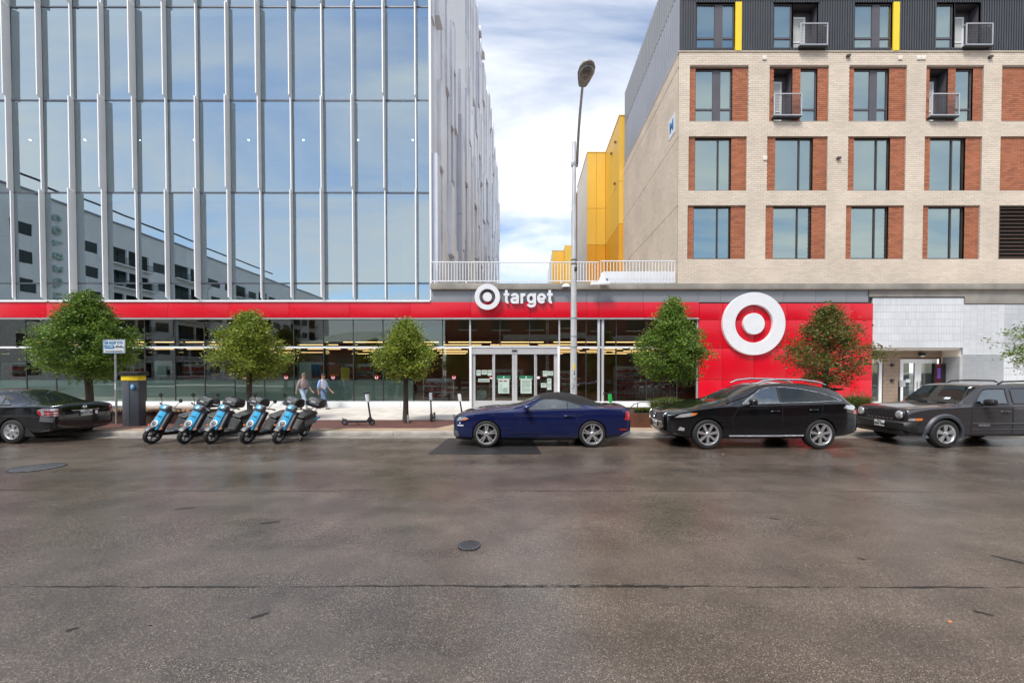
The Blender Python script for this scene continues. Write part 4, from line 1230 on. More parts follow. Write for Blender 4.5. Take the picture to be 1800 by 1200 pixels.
B('metal_trim', M['dark'], apt, XB0 + .05, XB1, DM - .07, DM - .002, zA1 + .17, zA1 + .29)
DO_keep = DO
DO = DM + .0
for a, b_, k in A: window(a, b_, zA0, zA1, k, blind=0.0)
DO = DO_keep
for a, b_ in yel: B('yellow_strip', M['yellowb'], apt, a, b_, DM - .06, DM + .02, ZBT + .032, zA1)
for (a, b_), (u0, u1) in zip(drs, ((1401, 1449), (1689, 1736))):
    doorway(a, b_, zA0, zA1, DM)
    juliet(xp(u0, 66), xp(u1, 66), P(1400, 86, DB).z, P(1400, 48, DB).z, DM - .03)
zmid = 21.2
B('metal_wall', M['corrl'], apt, XB0 + .06, XB0 + .2, DM + .08, YB2 - .2, ZBT, ZTOP)
B('brick_cap', M['brick'], apt, XB0 - .02, XB0 + .12, DB + .1, YB2, ZBT - .016, ZBT + .03)
corrugate(DM + .1, YB2 - .2, ZBT + .03, zmid, XB0 + .06, [], M['corrl'], 'light_metal_ribs', pitch=.30, axis='x')
corrugate(DM + .1, YB2 - .2, zmid + .06, ZTOP + .1, XB0 + .06, [], M['greyp'], 'grey_metal_ribs', pitch=.30, axis='x')
B('roof', M['slab'], apt, XB0 + .2, XB1, DB + .3, YB2, ZTOP - .5, ZTOP - .3)
B('room_core', M['office'], apt, XB0 + .2, XB1, DB + 1.6, DB + 1.8, ZS1, ZTOP - .5)
# ------------------------------------------------------------------ terrace slab and railing
DSl = DS - .15
deck = thing('concrete_deck', 'weathered concrete deck edge running above the grey and red fascia', 'deck', (8, DSl, ZS0))
B('slab_edge', M['slab'], deck, P(756, 500, DSl).x, XB1, DSl, DS + .3, ZS0, ZS1 - .004, bevel=.012)
B('deck_top', M['slab'], deck, XC + .4, XB0, DS + .3, 60, ZS0 + .1, ZS1 - .03)
rail = thing('terrace_railing', 'white balustrade of thin upright bars along the terrace above the entrance', 'railing', (2, DSl + .08, ZS1))
def rail_run(px0, px1, y, ptop, pbot, step):
    x0, x1 = P(px0, 480, y).x, P(px1, 480, y).x
    zt, zb = P(900, ptop, y).z, P(900, pbot, y).z
    B('top_rail', M['white'], rail, x0, x1, y - .03, y + .03, zt - .05, zt, bevel=.006)
    B('bottom_rail', M['white'], rail, x0, x1, y - .025, y + .025, zb, zb + .05)
    n = int((x1 - x0)/step)
    bm_ = MB().box(-.016, .016, -.016, .016, 0, zt - zb - .10).mesh('baluster'); bm_.materials.append(M['white'])
    for k in range(n + 1):
        o = bpy.data.objects.new('baluster', bm_); COL.objects.link(o); o.parent = rail
        o.location = Vector((x0 + .03 + k*(x1 - x0 - .06)/n, y, zb + .05)) - wloc(rail)
    for k in range(int((x1 - x0)/1.6) + 1):
        xx = x0 + .2 + k*1.6
        if xx < x1: B('foot', M['white'], rail, xx - .03, xx + .03, y - .03, y + .03, ZS1 - .003, zb - .002)
rail_run(757, 1052, DSl + .14, 460, 495, .145)
rail_run(1055, 1187, DSl + .05, 458, 496, .162)
B('planter_screen', M['fin2'], deck, P(1060, 480, DSl + .6).x, P(1186, 480, DSl + .6).x, DSl + .6, DSl + .68, ZS1 - .02, P(1100, 477, DSl + .6).z)
# flood light with bracket on the deck edge
fl = thing('flood_light', 'white flood light and camera bracket on the deck edge right of the lamp post', 'light', P(1054, 498, DSl - .3))
MB().prism([(-.45, -.10), (.50, -.06), (.50, .08), (-.45, .04)], 'y', -.12, .12).build('lamp_head', M['white'], fl, bevel=.02)
MB().prism([(-.05, .10), (.42, .10), (.42, .20), (.30, .22), (.20, .55), (.12, .55)], 'y', .05, .12).build('bracket', M['white'], fl, bevel=.008)
MB().lathe([(.001, -.04), (.04, -.04), (.05, .04), (.001, .04)], (.36, -.02, .20), axis='x', n=12).build('camera', M['midgrey'], fl)
MB().tube([(.1, .1, 0), (.1, .29, 0)], .03, 8).build('mount', M['white'], fl)
cd = thing('camera_dome', 'small white security dome on the deck edge left of the flood light', 'camera', P(995, 504, DSl - .01))
MB().lathe([(.20, -.03), (.19, .05), (.14, .12), (.001, .16)], (0, 0, 0), n=20).build('dome', M['white'], cd, smooth=50)
# ------------------------------------------------------------------ tiled entry block right of the red wall
rnd = random.Random(41)
ent = thing('tiled_entry_block', 'white and grey tiled entrance block under the concrete beam right of the red wall', 'building', (20, DS, SW))
DT = DS + .06
XT1 = P(1693, 580, DT).x; XT2 = P(1765, 580, DT).x; XT3 = 33.0
zt_a, zt_b = P(1600, 523.5, DT).z, P(1740, 534.5, DT).z
z_so = P(1600, 611, DT).z        # soffit of the recess
z_ch = P(1740, 623, DT).z
XA = XE + .01
# concrete beams
B('beam', M['slab'], ent, P(1528, 515, DS).x + .01, P(1697, 515, DS).x, DS + .0, DS + .4, zt_a + .05, ZS0 - .004)
B('beam', M['slab'], ent, P(1697, 515, DS).x + .003, XT3, DS + .003, DS + .4, zt_b + .03, ZS0 - .004)
B('shadow_gap', M['dark'], ent, XA, P(1697, 515, DS).x - .004, DS + .05, DS + .4, zt_a, zt_a + .046)
B('shadow_gap', M['dark'], ent, XT1 + .05, XT3, DS + .06, DS + .4, zt_b - .002, zt_b + .028)
def tiles(x0, x1, z0, z1, y, tw, th, mm, name, gm, gap=.012, bond=0, axis='y'):
    m = MB()
    nz = max(1, round((z1 - z0)/th)); nx = max(1, round((x1 - x0)/tw))
    th, tw = (z1 - z0)/nz, (x1 - x0)/nx
    for j in range(nz):
        for i in range(nx):
            a, b_ = x0 + i*tw + gap/2, x0 + (i+1)*tw - gap/2
            c, d = z0 + j*th + gap/2, z0 + (j+1)*th - gap/2
            p = y - .012 + rnd.uniform(-.001, .001)
            if axis == 'y':
                m.add([(a,p,c),(b_,p,c),(b_,p,d),(a,p,d),(a,y,c),(b_,y,c),(b_,y,d),(a,y,d)], [(0,1,2,3),(0,4,5,1),(3,2,6,7),(0,3,7,4),(1,5,6,2)])
            else:
                m.add([(p,a,c),(p,b_,c),(p,b_,d),(p,a,d),(y,a,c),(y,b_,c),(y,b_,d),(y,a,d)], [(0,3,2,1),(0,1,5,4),(3,7,6,2),(0,4,7,3),(1,2,6,5)])
    o = m.build(name, mm, ent, w=True, fixn=False); o['kind'] = 'stuff'
    if axis == 'y': B('grout_bed', gm, ent, x0, x1, y - .004, y + .10, z0, z1)
    else: B('grout_bed', gm, ent, y - .004, y + .1, x0, x1, z0, z1)
tiles(XA, XT1, z_so, zt_a, DT, .14, .36, M['tilew'], 'white_tiles', M['grout'])
tiles(XT1 + .002, XT2, z_ch, zt_b, DT, .34, .125, M['tilew'], 'white_tiles', M['grout'])
tiles(XT1 + .002, XT2, SW, z_ch - .002, DT, .34, .125, M['tileg'], 'grey_tiles', M['groutl'])
tiles(XT2 + .002, XT3, z_ch, zt_b, DT, .36, .25, M['tilel'], 'pale_grey_tiles', M['groutl'])
tiles(XT2 + .002, XT3, SW, z_ch - .002, DT, .14, .36, M['tilew'], 'white_tiles', M['grout'])
# recess
DR = DS + 1.05
B('soffit', M['cream'], ent, XA, XT1, DT + .1, DR + .2, z_so - .10, z_so - .002)
B('recess_side', M['wellb'], ent, XA - .12, XA - .02, DT + .3, DR, SW, z_so - .1)
tiles(DT + .11, DR, SW, z_so - .45, XT1 - .01, .34, .125, M['tileg'], 'grey_tiles', M['groutl'], axis='x')
B('recess_lintel', M['cream'], ent, XT1 - .03, XT1 + .1, DT + .1, DR, z_so - .448, z_so - .102)
# tan concrete block wall
m = MB(); k = 0; z = SW
xw0, xw1 = XA - .1, XT1
dx0, dx1 = P(1581, 660, DR).x, P(1655, 660, DR).x
lx0, lx1 = XA - .1, P(1552, 660, DR).x
zdo = P(1600, 631, DR).z
nblk = 0
while z < z_so - .12:
    u = xw0 - (.2 if k % 2 else 0)
    while u < xw1:
        a, b_ = max(u, xw0) + .005, min(u + .40, xw1) - .005
        segs = [(a, b_)]
        if z + .1 < zdo:
            ns = []
            for s0, s1 in segs:
                for h0, h1 in ((dx0, dx1), (lx0, lx1)):
                    if s1 > h0 and s0 < h1:
                        if s0 < h0: ns.append((s0, h0))
                        if s1 > h1: ns.append((h1, s1))
                        break
                else: ns.append((s0, s1))
            segs = ns
        for s0, s1 in segs:
            if s1 - s0 > .04:
                MB().box(s0, s1, DR - .012 + rnd.uniform(-.003, .003), DR + .1, z + .005, z + .195).build('block', M['cmu'], ent, w=True, fixn=False)
        u += .40
    z += .20; k += 1
B('block_backing', M['mortard'], ent, xw0, xw1, DR + .02, DR + .15, zdo, z_so)
B('block_backing', M['mortard'], ent, lx1, dx0, DR + .02, DR + .15, SW, zdo)
B('block_backing', M['mortard'], ent, dx1, xw1, DR + .02, DR + .15, SW, zdo)
B('lobby', M['office'], ent, lx0, dx1, DR + 1.8, DR + 1.9, SW, zdo)
B('lobby_floor', M['storefloor'], ent, lx0, dx1, DR + .1, DR + 1.8, SW - .01, SW + .01)
def framed(nm, a, b_, gl):
    x0, x1 = P(a, 660, DR).x, P(b_, 660, DR).x
    t = .16
    f = MB().box(x0, x0 + t, DR - .05, DR + .05, SW, zdo).box(x1 - t, x1, DR - .05, DR + .05, SW, zdo).box(x0 + t, x1 - t, DR - .05, DR + .05, zdo - .22, zdo).box(x0 + t, x1 - t, DR - .05, DR + .05, SW, SW + .25)
    d = f.build(nm, M['white'], ent, w=True, fixn=False)
    MB().add([(x0 + t, DR, SW + .25), (x1 - t, DR, SW + .25), (x1 - t, DR, zdo - .22), (x0 + t, DR, zdo - .22)], [(0,1,2,3)]).build('pane', gl, d, w=True, fixn=False)
    return d, x0, x1
d1, x0, x1 = framed('glass_door', 1581, 1612, M['storeglass'])
MB().tube([(x1 - .08, DR - .10, 1.0), (x1 - .08, DR - .10, 1.45)], .018, 8).build('handle', M['silver'], d1, w=True)
on_wall(text_mb('KETTLER', .14, .002, .002), ((x0 + x1)/2, DR - .02, P(1600, 657, DR).z)).build('door_lettering', M['white'], d1, w=True, fixn=False)
B('notice', M['signw'], d1, P(1592, 660, DR).x, P(1600, 660, DR).x, DR - .015, DR - .008, P(1600, 672, DR).z, P(1600, 666, DR).z)
d2, x0, x1 = framed('glass_door', 1612.3, 1645, M['tintglass'])
MB().tube([(x0 + .08, DR - .10, 1.0), (x0 + .08, DR - .10, 1.45)], .018, 8).build('handle', M['silver'], d2, w=True)
d3, x0, x1 = framed('glass_door', 1518, 1549, M['storeglass'])
# digital totem next to the doors
a, b_ = P(1643.5, 640, DR - .25), P(1663, 640, DR - .25)
tk = thing('display_totem', 'tall black display totem with red and violet screen beside the white doors', 'display', ((a.x + b_.x)/2, DR - .25, SW))
w = (b_.x - a.x)/2; H = P(1650, 639, DR - .25).z - SW
MB().box(-w, w, 0, .18, 0, H).build('case', M['black'], tk, bevel=.02)
MB().box(-w + .03, w - .25, -.008, -.002, .35, H - .04).build('screen', mat('dark_red_print', (.06, .006, .01), .2, var=.3, vscale=6), tk, fixn=False)
MB().box(-w + .06, w - .30, -.014, -.009, H - .13, H - .07).build('red_bar', M['sticker'], tk, fixn=False)
MB().box(-w + .12, w - .30, -.014, -.009, H - .78, H - .22).build('violet_picture', mat('violet_print', (.10, .06, .30), .3, var=.3, vscale=4), tk, fixn=False)
# wall lights and boxes in the recess
for px_, py_, nm, lb in ((1617, 623, 'wall_light', 'round dark wall light above the white entry doors'), (1535.5, 622, 'wall_light', 'round dark wall light beside the end of the red wall')):
    c = P(px_, py_, DR - .02)
    t = thing(nm, lb, 'light', c)
    MB().lathe([(.13, .10), (.13, -.02), (.11, -.06), (.001, -.06)], (0, -.14, 0), n=18).build('shade', M['black'], t, smooth=40)
    MB().lathe([(.001, -.065), (.09, -.065), (.07, -.12), (.001, -.13)], (0, -.14, 0), n=16).build('lens', M['signw'], t, smooth=40)
    MB().box(-.05, .05, -.05, .004, -.03, .08).build('bracket', M['black'], t, fixn=False)
for px_, py_, nm, lb in ((1568, 641.5, 'wall_box', 'small black box high on the tan block wall'), (1567.5, 668.5, 'wall_box', 'small black box low on the tan block wall')):
    c = P(px_, py_, DR - .02)
    t = thing(nm, lb, 'box', c)
    MB().box(-.08, .08, -.08, .004, -.07, .07).build('case', M['black'], t, bevel=.015)
    MB().lathe([(.001, 0), (.035, 0), (.035, .02)], (0, -.10, 0), axis='y', n=12).build('lens', M['midgrey'], t)
ip = thing('intercom_post', 'grey intercom box on a dark post in front of the entry doors', 'intercom', G(1580, 708, SW))
ip.location.y = DR - .6; ip.location.x = P(1581, 660, DR - .6).x; ip.location.z = SW
MB().tube([(0, 0, 0), (0, 0, 1.35)], .05, 10).build('post', M['black'], ip, smooth=40)
MB().box(-.04, .24, -.10, .02, 1.05, 1.40).build('intercom', M['galv'], ip, bevel=.015)
# ------------------------------------------------------------------ yellow stair towers behind
def block_building(name, label, x0, x1, y0, y1, z0, z1, split, right=60):
    t = thing(name, label, 'building', ((x0 + x1)/2, y0, z0))
    return t
y3, y4, y5 = YB2 + .05, 36.9, 43.8
xa3 = P(1088, 400, y3).x; xa4 = P(1032, 400, y4).x
yb = thing('yellow_stair_tower', 'stepped yellow panel stair tower behind the brick apartment building', 'building', (8, y3, ZS1))
ztop = P(1090, 204, y3).z
zsp = P(1090, 393, y3).z
zsp2 = P(1090, 318, y3).z
g = .03
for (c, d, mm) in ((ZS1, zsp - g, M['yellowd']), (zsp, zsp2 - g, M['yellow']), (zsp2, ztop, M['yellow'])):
    B('front_panel', mm, yb, xa3, XB0 + 1.0, y3, y3 + .1, c, d)
    n = 3
    for k in range(n):
        ya, ybb = y3 + .102 + k*(y4 - y3 - .1)/n, y3 + .1 + (k+1)*(y4 - y3 - .1)/n
        B('side_panel', mm, yb, xa3 + .0, xa3 + .1, ya, ybb - .02, c, d)
    for k in range(2):
        u0 = xa4 + k*(xa3 - xa4)/2; u1 = xa4 + (k+1)*(xa3 - xa4)/2
        B('front_panel', mm, yb, u0, u1 - .02, y4, y4 + .1, c, d)
    B('rear_side_panel', M['cream'], yb, xa4 + .005, xa4 + .1, y4 + .102, y5, c, d)
B('core', M['mortard'], yb, xa4 + .06, XB0 + 6, y4 + .08, y5 + 6, ZS1, ztop - .1)
B('core', M['mortard'], yb, xa3 + .06, XB0 + 6, y3 + .08, y4 + .08, ZS1, ztop - .1)
B('cap', M['yellow'], yb, xa4 - .03, XB0 + 1, y4 - .03, y5, ztop, ztop + .08)
B('cap', M['yellow'], yb, xa3 - .03, XB0 + 1, y3 - .03, y4 - .04, ztop + .003, ztop + .083)
for (px_, py_, D_) in ((1083, 251, y3 + 1), (1075, 271, y3 + 2.5), (1082, 324, y3 + 1.2)):
    z_ = P(px_, py_, D_).z
    B('bracket_lamp', M['louver'], yb, xa3 - .16, xa3 - .002, D_, D_ + .12, z_, z_ + .16)
yb2 = thing('far_yellow_block', 'low far yellow panel block seen over the terrace railing', 'building', (6, 64, ZS1))
xa, xb_, xc_ = P(971, 450, 66.5).x, P(993, 450, 64).x, P(1020, 450, 64).x
zt2 = P(980, 441, 66.5).z
B('front_panel', M['yellow'], yb2, xa, xb_ + .3, 66.5, 68, ZS1, zt2)
B('front_panel', M['yellow'], yb2, xb_, xc_ + 3, 64, 68, ZS1, P(1000, 431, 64).z)
B('side_panel', M['cream'], yb2, xa - .02, xa - .001, 66.6, 80, ZS1, zt2 - .02)
B('cap', M['cream'], yb2, xa - .05, xb_, 66.45, 67, zt2 + .001, zt2 + .15)
# ------------------------------------------------------------------ across the street, behind the camera (seen mirrored in the glass)
ap = thing('white_apartment_block', 'white rendered apartment block with recessed balconies across the street', 'building', (-63, -12, 0))
XAp, HA = -64.0, 25.2
yA0, yA1 = -8.0, -90.0
floors = [(3.6*k + 1.0, 3.6*k + 4.0) for k in range(7)]
bays = []
yy = yA0 - 1.2
kinds = ['w', 's', 'w', 'b', 'b', 'w', 'b', 'b', 'w', 'w', 'b', 'w', 'b', 'w', 'w', 'b', 'w', 'b']
for kd in kinds:
    bays.append((yy, yy - 2.6, kd)); yy -= 3.9
holes = []
for y0, y1, kd in bays:
    if kd == 's': continue
    for z0, z1 in floors:
        zz1 = z1 - (.9 if kd == 'w' else .4); zz0 = z0 + (.5 if kd == 'w' else 0)
        if zz1 < HA - 1: holes.append((y1 - (.5 if kd == 'b' else 0), y0 + (.5 if kd == 'b' else 0), zz0, zz1, kd))
# facade as strips with holes (plane X = XAp facing +X)
hs = [h[:4] for h in holes]
zs = sorted({0, HA} | {h[2] for h in hs} | {h[3] for h in hs})
mb = MB()
for a, b_ in zip(zs[:-1], zs[1:]):
    hh = sorted([h for h in hs if h[2] < (a+b_)/2 < h[3]])
    u = yA1
    for h in hh:
        mb.box(XAp - .3, XAp, u, h[0], a, b_); u = h[1]
    mb.box(XAp - .3, XAp, u, yA0, a, b_)
mb.build('facade', M['aptw'], ap, w=True, fixn=False)
for y0, y1, z0, z1, kd in holes:
    if kd == 'w':
        wf = MB().box(XAp - .2, XAp - .1, y0, y1, z0, z1).build('window', M['aptd'], ap, w=True, fixn=False)
        MB().box(XAp - .12, XAp - .06, (y0+y1)/2 - .05, (y0+y1)/2 + .05, z0, z1).box(XAp - .12, XAp - .061, y0, y1, z0 + .8, z0 + .88).build('glazing_bar', M['dark'], wf, w=True, fixn=False)
    else:
        bl = MB().box(XAp - 1.9, XAp - 1.8, y0, y1, z0, z1).build('balcony_recess', M['aptd'], ap, w=True, fixn=False)
        B('balcony_slab', M['aptw'], bl, XAp - 1.8, XAp + .9, y0 - .1, y1 + .1, z0 - .2, z0)
        m = MB(); m.box(XAp + .8, XAp + .85, y0, y1, z0 + 1.0, z0 + 1.06)
        q = y0
        while q < y1: m.box(XAp + .81, XAp + .84, q, q + .03, z0, z0 + 1.0); q += .16
        m.build('balcony_rail', M['dark'], bl, w=True, fixn=False)
B('body', M['aptd'], ap, XAp - 18, XAp - 1.95, yA1, yA0 - .31, 0, HA - .3)
B('end_wall', M['aptw'], ap, XAp - 18, XAp - .31, yA0 - .3, yA0, 0, HA)
for k in range(5):
    for z0, z1 in floors:
        if z1 > HA - 1: continue
        xx = XAp - 3.2 - k*3.2
        wf = B('window', M['aptd'], ap, xx - 1.1, xx + 1.1, yA0 - .02, yA0 + .02, z0 + .5, z1 - .8)
B('parapet', M['greyp'], ap, XAp - .5, XAp + .15, yA1, yA0 + .1, HA, HA + .25)
MB().tube([(XAp + .6, yA1 + 30, HA + 1.6), (XAp + .6, yA0 - 1, HA + 1.6)], .14, 6).build('roof_rail', M['dark'], ap, w=True)
# vertical lettering fixed to the facade: read top to bottom in the mirror
zlt = HA - 2.2
ysg = bays[1][0] - .7
for k, ch in enumerate('corazon'):
    q = text_mb(ch, 2.1, .12, .06)
    place(q, lambda v: Vector((XAp + .3 + v.z, ysg + v.y, zlt - k*1.75 - v.x)))
    q.build('sign_letter', M['film'], ap, w=True, fixn=False)
# low green roofed pavilion
gp = thing('green_roof_pavilion', 'low red brick pavilion with a green hipped metal roof across the street', 'building', (-21, -16, 0))
gx0, gx1, gy0, gy1 = -30.0, -13.0, -11.5, -24.0
m = brick_rows(gx0, gx1, SW, 5.9, gy0, [], dep=-.02, zref=0) if False else MB().box(gx0 + .6, gx1 - .6, gy1, gy0 - .6, 0, 6.0)
m.build('wall', M['brickd'], gp, w=True, fixn=False)
m = MB(); zr0, zr1 = 6.0, 8.1
m.add([(gx0, gy0, zr0), (gx1, gy0, zr0), (gx1, gy1, zr0), (gx0, gy1, zr0), (gx0 + 6, gy0 - 5.5, zr1), (gx1 - 4, gy0 - 5.5, zr1)], [(0,1,5,4), (1,2,5), (2,3,4,5), (3,0,4), (3,2,1,0)])
m.build('roof', M['groof'], gp, w=True)
B('fascia', M['white'], gp, gx0, gx1, gy0 - .02, gy0 + .02, zr0 - .2, zr0 - .002)
for k in range(5):
    xx = gx0 + 1.6 + k*3.1
    wo = B('window', M['aptd'], gp, xx, xx + 2.2, gy0 - .62, gy0 - .57, 1.0, 4.2)
    B('sill', M['white'], wo, xx - .1, xx + 2.3, gy0 - .6, gy0 - .5, .9, .998)
# dark brick warehouse
bw = thing('brick_warehouse', 'dark red brick warehouse with a pale band across the street', 'building', (10, -18, 0))
B('wall', M['brickd'], bw, -11, 42, -30, -14, 0, 11.0)
B('band', M['cream'], bw, -3, 42, -13.998, -13.9, 6.3, 7.1)
for k in range(11):
    xx = -9 + k*4.6
    wo = B('window', M['aptd'], bw, xx, xx + 2.4, -13.998, -13.93, 7.8, 9.8)
    B('sill', M['cream'], wo, xx - .1, xx + 2.5, -13.998, -13.85, 7.6, 7.798)
    wo = B('window', M['aptd'], bw, xx, xx + 2.8, -13.998, -13.93, .8, 4.6)
    B('sill', M['cream'], wo, xx - .1, xx + 2.9, -13.998, -13.85, .6, .798)
# ------------------------------------------------------------------ street trees
def make_tree(name, label, x, y, H, zc, R, leafm, n, seed, trunk_r=.085, airy=0.0, lean=0.0, sway=0.0):
    """zc: height of the crown's lower edge, R: crown radius at its widest, H: total height"""
    r = random.Random(seed)
    t = thing(name, label, 'tree', (x, y, SW), 0)
    tops = Vector((lean*1.2, 0, H*.96))
    tr = MB()
    pts, rs = [], []
    for i in range(9):
        f = i/8
        pts.append(Vector((lean*f*f + sway*sin(f*3.0), r.uniform(-.012, .012), f*H*.94)))
        rs.append(trunk_r*(1.18 - .35*f if f < .5 else 1.0 - 1.0*(f - .5)*1.75) if f > 0 else trunk_r*1.35)
    rs = [max(.012, q) for q in rs]
    tr.tube(pts, rs, 10)
    def axis(z):
        f = min(1, max(0, z/(H*.94))); k = min(7, int(f*8)); g_ = f*8 - k
        return pts[k].lerp(pts[k+1], g_)
    def prof(h):        # crown radius at crown height fraction
        if h < .22: return .72 + .28*(h/.22)
        return max(.06, (1 - ((h - .22)/.80)**1.35))
    tips = []
    nb = 62
    for i in range(nb):
        h = (i + .5)/nb
        a = i*2.399 + r.uniform(-.4, .4)
        z0 = zc*.93 + (H - zc)*h*.88
        rad = R*prof(h)*r.choice((r.uniform(.55, .9), r.uniform(.85, 1.1), r.uniform(1.0, 1.2)))
        b0 = axis(z0 - .12*rad)
        e = axis(z0) + Vector((cos(a)*rad, sin(a)*rad, .22*rad + r.uniform(-.05, .18)))
        mid = b0.lerp(e, .5) + Vector((0, 0, .06*rad))
        tr.tube([b0, mid, e], [max(.007, .022*(1 - h*.6)), .011, .004], 5)
        tips.append((b0, mid, e))
        for k in range(3):
            q = mid.lerp(e, r.uniform(.0, .8)); d = Vector((r.uniform(-1, 1), r.uniform(-1, 1), r.uniform(-.2, .8))).normalized()*rad*.33
            tr.tube([q, q + d], [.006, .003], 4)
            tips.append((q, q + d*.5, q + d))
    tr.build('trunk', M['bark'], t, smooth=50)
    vs, fs = [], []
    cl = []                       # leaf clumps
    for b0, mid, e in tips:
        for k in range(4): cl.append((mid.lerp(e, r.uniform(.05, 1.15)), r.uniform(.08, .20)))
    for h_ in range(10):           # wispy leaders at the top
        q = axis(H*.9) + Vector((r.gauss(0, .10), r.gauss(0, .10), r.uniform(-.2, .32)))
        cl.append((q, .07))
    r.shuffle(cl)
    for k in range(n):
        c, s = cl[int(len(cl)*r.random()**1.25)]
        p = c + Vector((r.gauss(0, s), r.gauss(0, s), r.gauss(0, s*.75)))
        u = Vector((r.gauss(0, 1), r.gauss(0, 1), r.gauss(0, .6))).normalized()
        w = u.cross(Vector((r.gauss(0, 1), r.gauss(0, 1), r.gauss(0, 1)))).normalized()
        L = r.uniform(.028, .056); W = L*r.uniform(.42, .58)
        i = len(vs)
        vs += [p - u*L, p + w*W, p + u*L, p - w*W]
        fs.append((i, i+1, i+2, i+3))
    me = bpy.data.meshes.new('crown'); me.from_pydata([tuple(v) for v in vs], [], fs)
    link_mesh('crown', me, leafm, t)
    return t
YT = 14.5
def tz(py): return P(900, py, YT).z - SW
def txp(px): return P(px, 640, YT).x
make_tree('oak_tree', 'broad dark green street tree behind the black sedan and parking sign', txp(157), YT, tz(503), tz(664), 1.42, M['leaf'], 44000, 1, .10, lean=-.12, sway=-.03)
make_tree('oak_tree', 'yellowish green street tree behind the row of blue mopeds', txp(438), YT, tz(538), tz(664), 1.20, M['leafy'], 29000, 2, .085)
make_tree('oak_tree', 'rounded bright green street tree standing between two kick scooters', txp(711), YT + .1, tz(556), tz(664), 1.0, M['leafy'], 24000, 3, .085, sway=.02)
make_tree('oak_tree', 'dense green street tree behind the bonnet of the black crossover', txp(1181), YT, tz(515), tz(668), 1.15, M['leaf'], 30000, 4, .08)
make_tree('oak_tree', 'sparse brownish green street tree in front of the red wall', txp(1452), YT, tz(524), tz(674), 1.45, M['leafb'], 17000, 5, .085, lean=.05)
make_tree('oak_tree', 'street tree cut by the frame beside the white tiled wall', txp(1872), YT, tz(520), tz(655), 1.6, M['leaf'], 10000, 6, .09)
# metal marker post by the small tree
c = G(718, 742, SW)
mk = thing('marker_stub', 'short grey metal stub beside the trunk of the rounded tree', 'post', (c.x, c.y - .05, SW))
MB().box(-.035, .035, -.02, .02, 0, .27).build('stub', M['galv'], mk, bevel=.006)
MB().disc((0, 0, .004), .16, 'z', 18).build('soil_ring', M['soil'], mk)
# ------------------------------------------------------------------ planters
def planter(name, label, x0, x1, y0, y1, h, cm, bench=False):
    t = thing(name, label, 'planter', ((x0 + x1)/2, y0, SW))
    m = MB(); k = .02
    m.box(x0, x1, y0, y0 + k, SW, SW + h).box(x0, x1, y1 - k, y1, SW, SW + h).box(x0, x0 + k, y0 + k, y1 - k, SW, SW + h).box(x1 - k, x1, y0 + k, y1 - k, SW, SW + h)
    m.build('steel_sides', cm, t, w=True, fixn=False)
    B('soil', M['soil'], t, x0 + k, x1 - k, y0 + k, y1 - k, SW + .01, SW + h - .06)
    if bench:
        n = int((x1 - x0)/.16)
        for i in range(n):
            u = x0 + .02 + i*(x1 - x0 - .04)/n
            B('bench_slat', M['wood'], t, u, u + .125, y0 - .10, y0 + .52, SW + h + .004, SW + h + .085, bevel=.006)
        B('bench_rim', M['concrete'], t, x0, x1, y0 + .525, y0 + .75, SW + h + .003, SW + h + .15, bevel=.01)
    return t
xk0, xk1 = G(-140, 747, SW).x, G(327, 746, SW).x
planter('bench_planter', 'rusted steel planter with a slatted wood bench behind the black sedan and kiosk', xk0, xk1, 14.05, 15.2, .42, M['corten2'], True)
p2a, p2b = 3.05, 8.9
planter('steel_planter', 'long rusted steel planter with grasses behind the black crossover', p2a, p2b, 13.0, 15.4, .46, M['corten'])
planter('steel_planter', 'rusted steel planter with plumed grasses between the crossover and the grey car', 9.7, P(1548, 740, 13).x + .35, 13.0, 15.4, .46, M['corten'])
# grasses: one clump each
def grass_clump(label, x, y, z, n, h, spread, seed, plumes=0, name='grass_clump', lm='grass'):
    r = random.Random(seed)
    t = thing(name, label, 'grass', (x, y, z))
    m = MB()
    for i in range(n):
        a = r.uniform(0, 2*pi); d = sqrt(r.random())*spread*.45
        b0 = Vector((cos(a)*d, sin(a)*d, -.03)); hh = h*r.uniform(.55, 1.05)
        out = Vector((cos(a), sin(a), 0))*spread*r.uniform(.2, .9)
        w = Vector((-sin(a), cos(a), 0))*.006
        q = [b0, b0 + out*.28 + Vector((0, 0, hh*.62)), b0 + out*.75 + Vector((0, 0, hh*.95)), b0 + out + Vector((0, 0, hh*.88))]
        ws = [1, .9, .6, .1]
        m.add([v for p_, k in zip(q, ws) for v in (p_ - w*k, p_ + w*k)], [(0,1,3,2), (2,3,5,4), (4,5,7,6)])
    m.build('blades', M[lm], t, fixn=False)
    if plumes:
        m = MB()
        for i in range(plumes):
            a = r.uniform(0, 2*pi); d = r.random()*spread*.75
            b0 = Vector((cos(a)*d*.3, sin(a)*d*.3, h*.4)); e = Vector((cos(a)*d, sin(a)*d, h*r.uniform(1.0, 1.3)))
            dr = (e - b0).normalized()
            for k in range(26):
                p_ = b0.lerp(e, .55 + .45*r.random()); o_ = Vector((r.gauss(0, 1), r.gauss(0, 1), r.gauss(0, .6))).normalized()
                s_ = o_.cross(dr).normalized()*.004
                m.add([p_ - s_, p_ + s_, p_ + o_*.03 + dr*.03], [(0,1,2)])
        m.build('plumes', M['plume'], t, fixn=False)
zpl = SW + .40
gi = 0
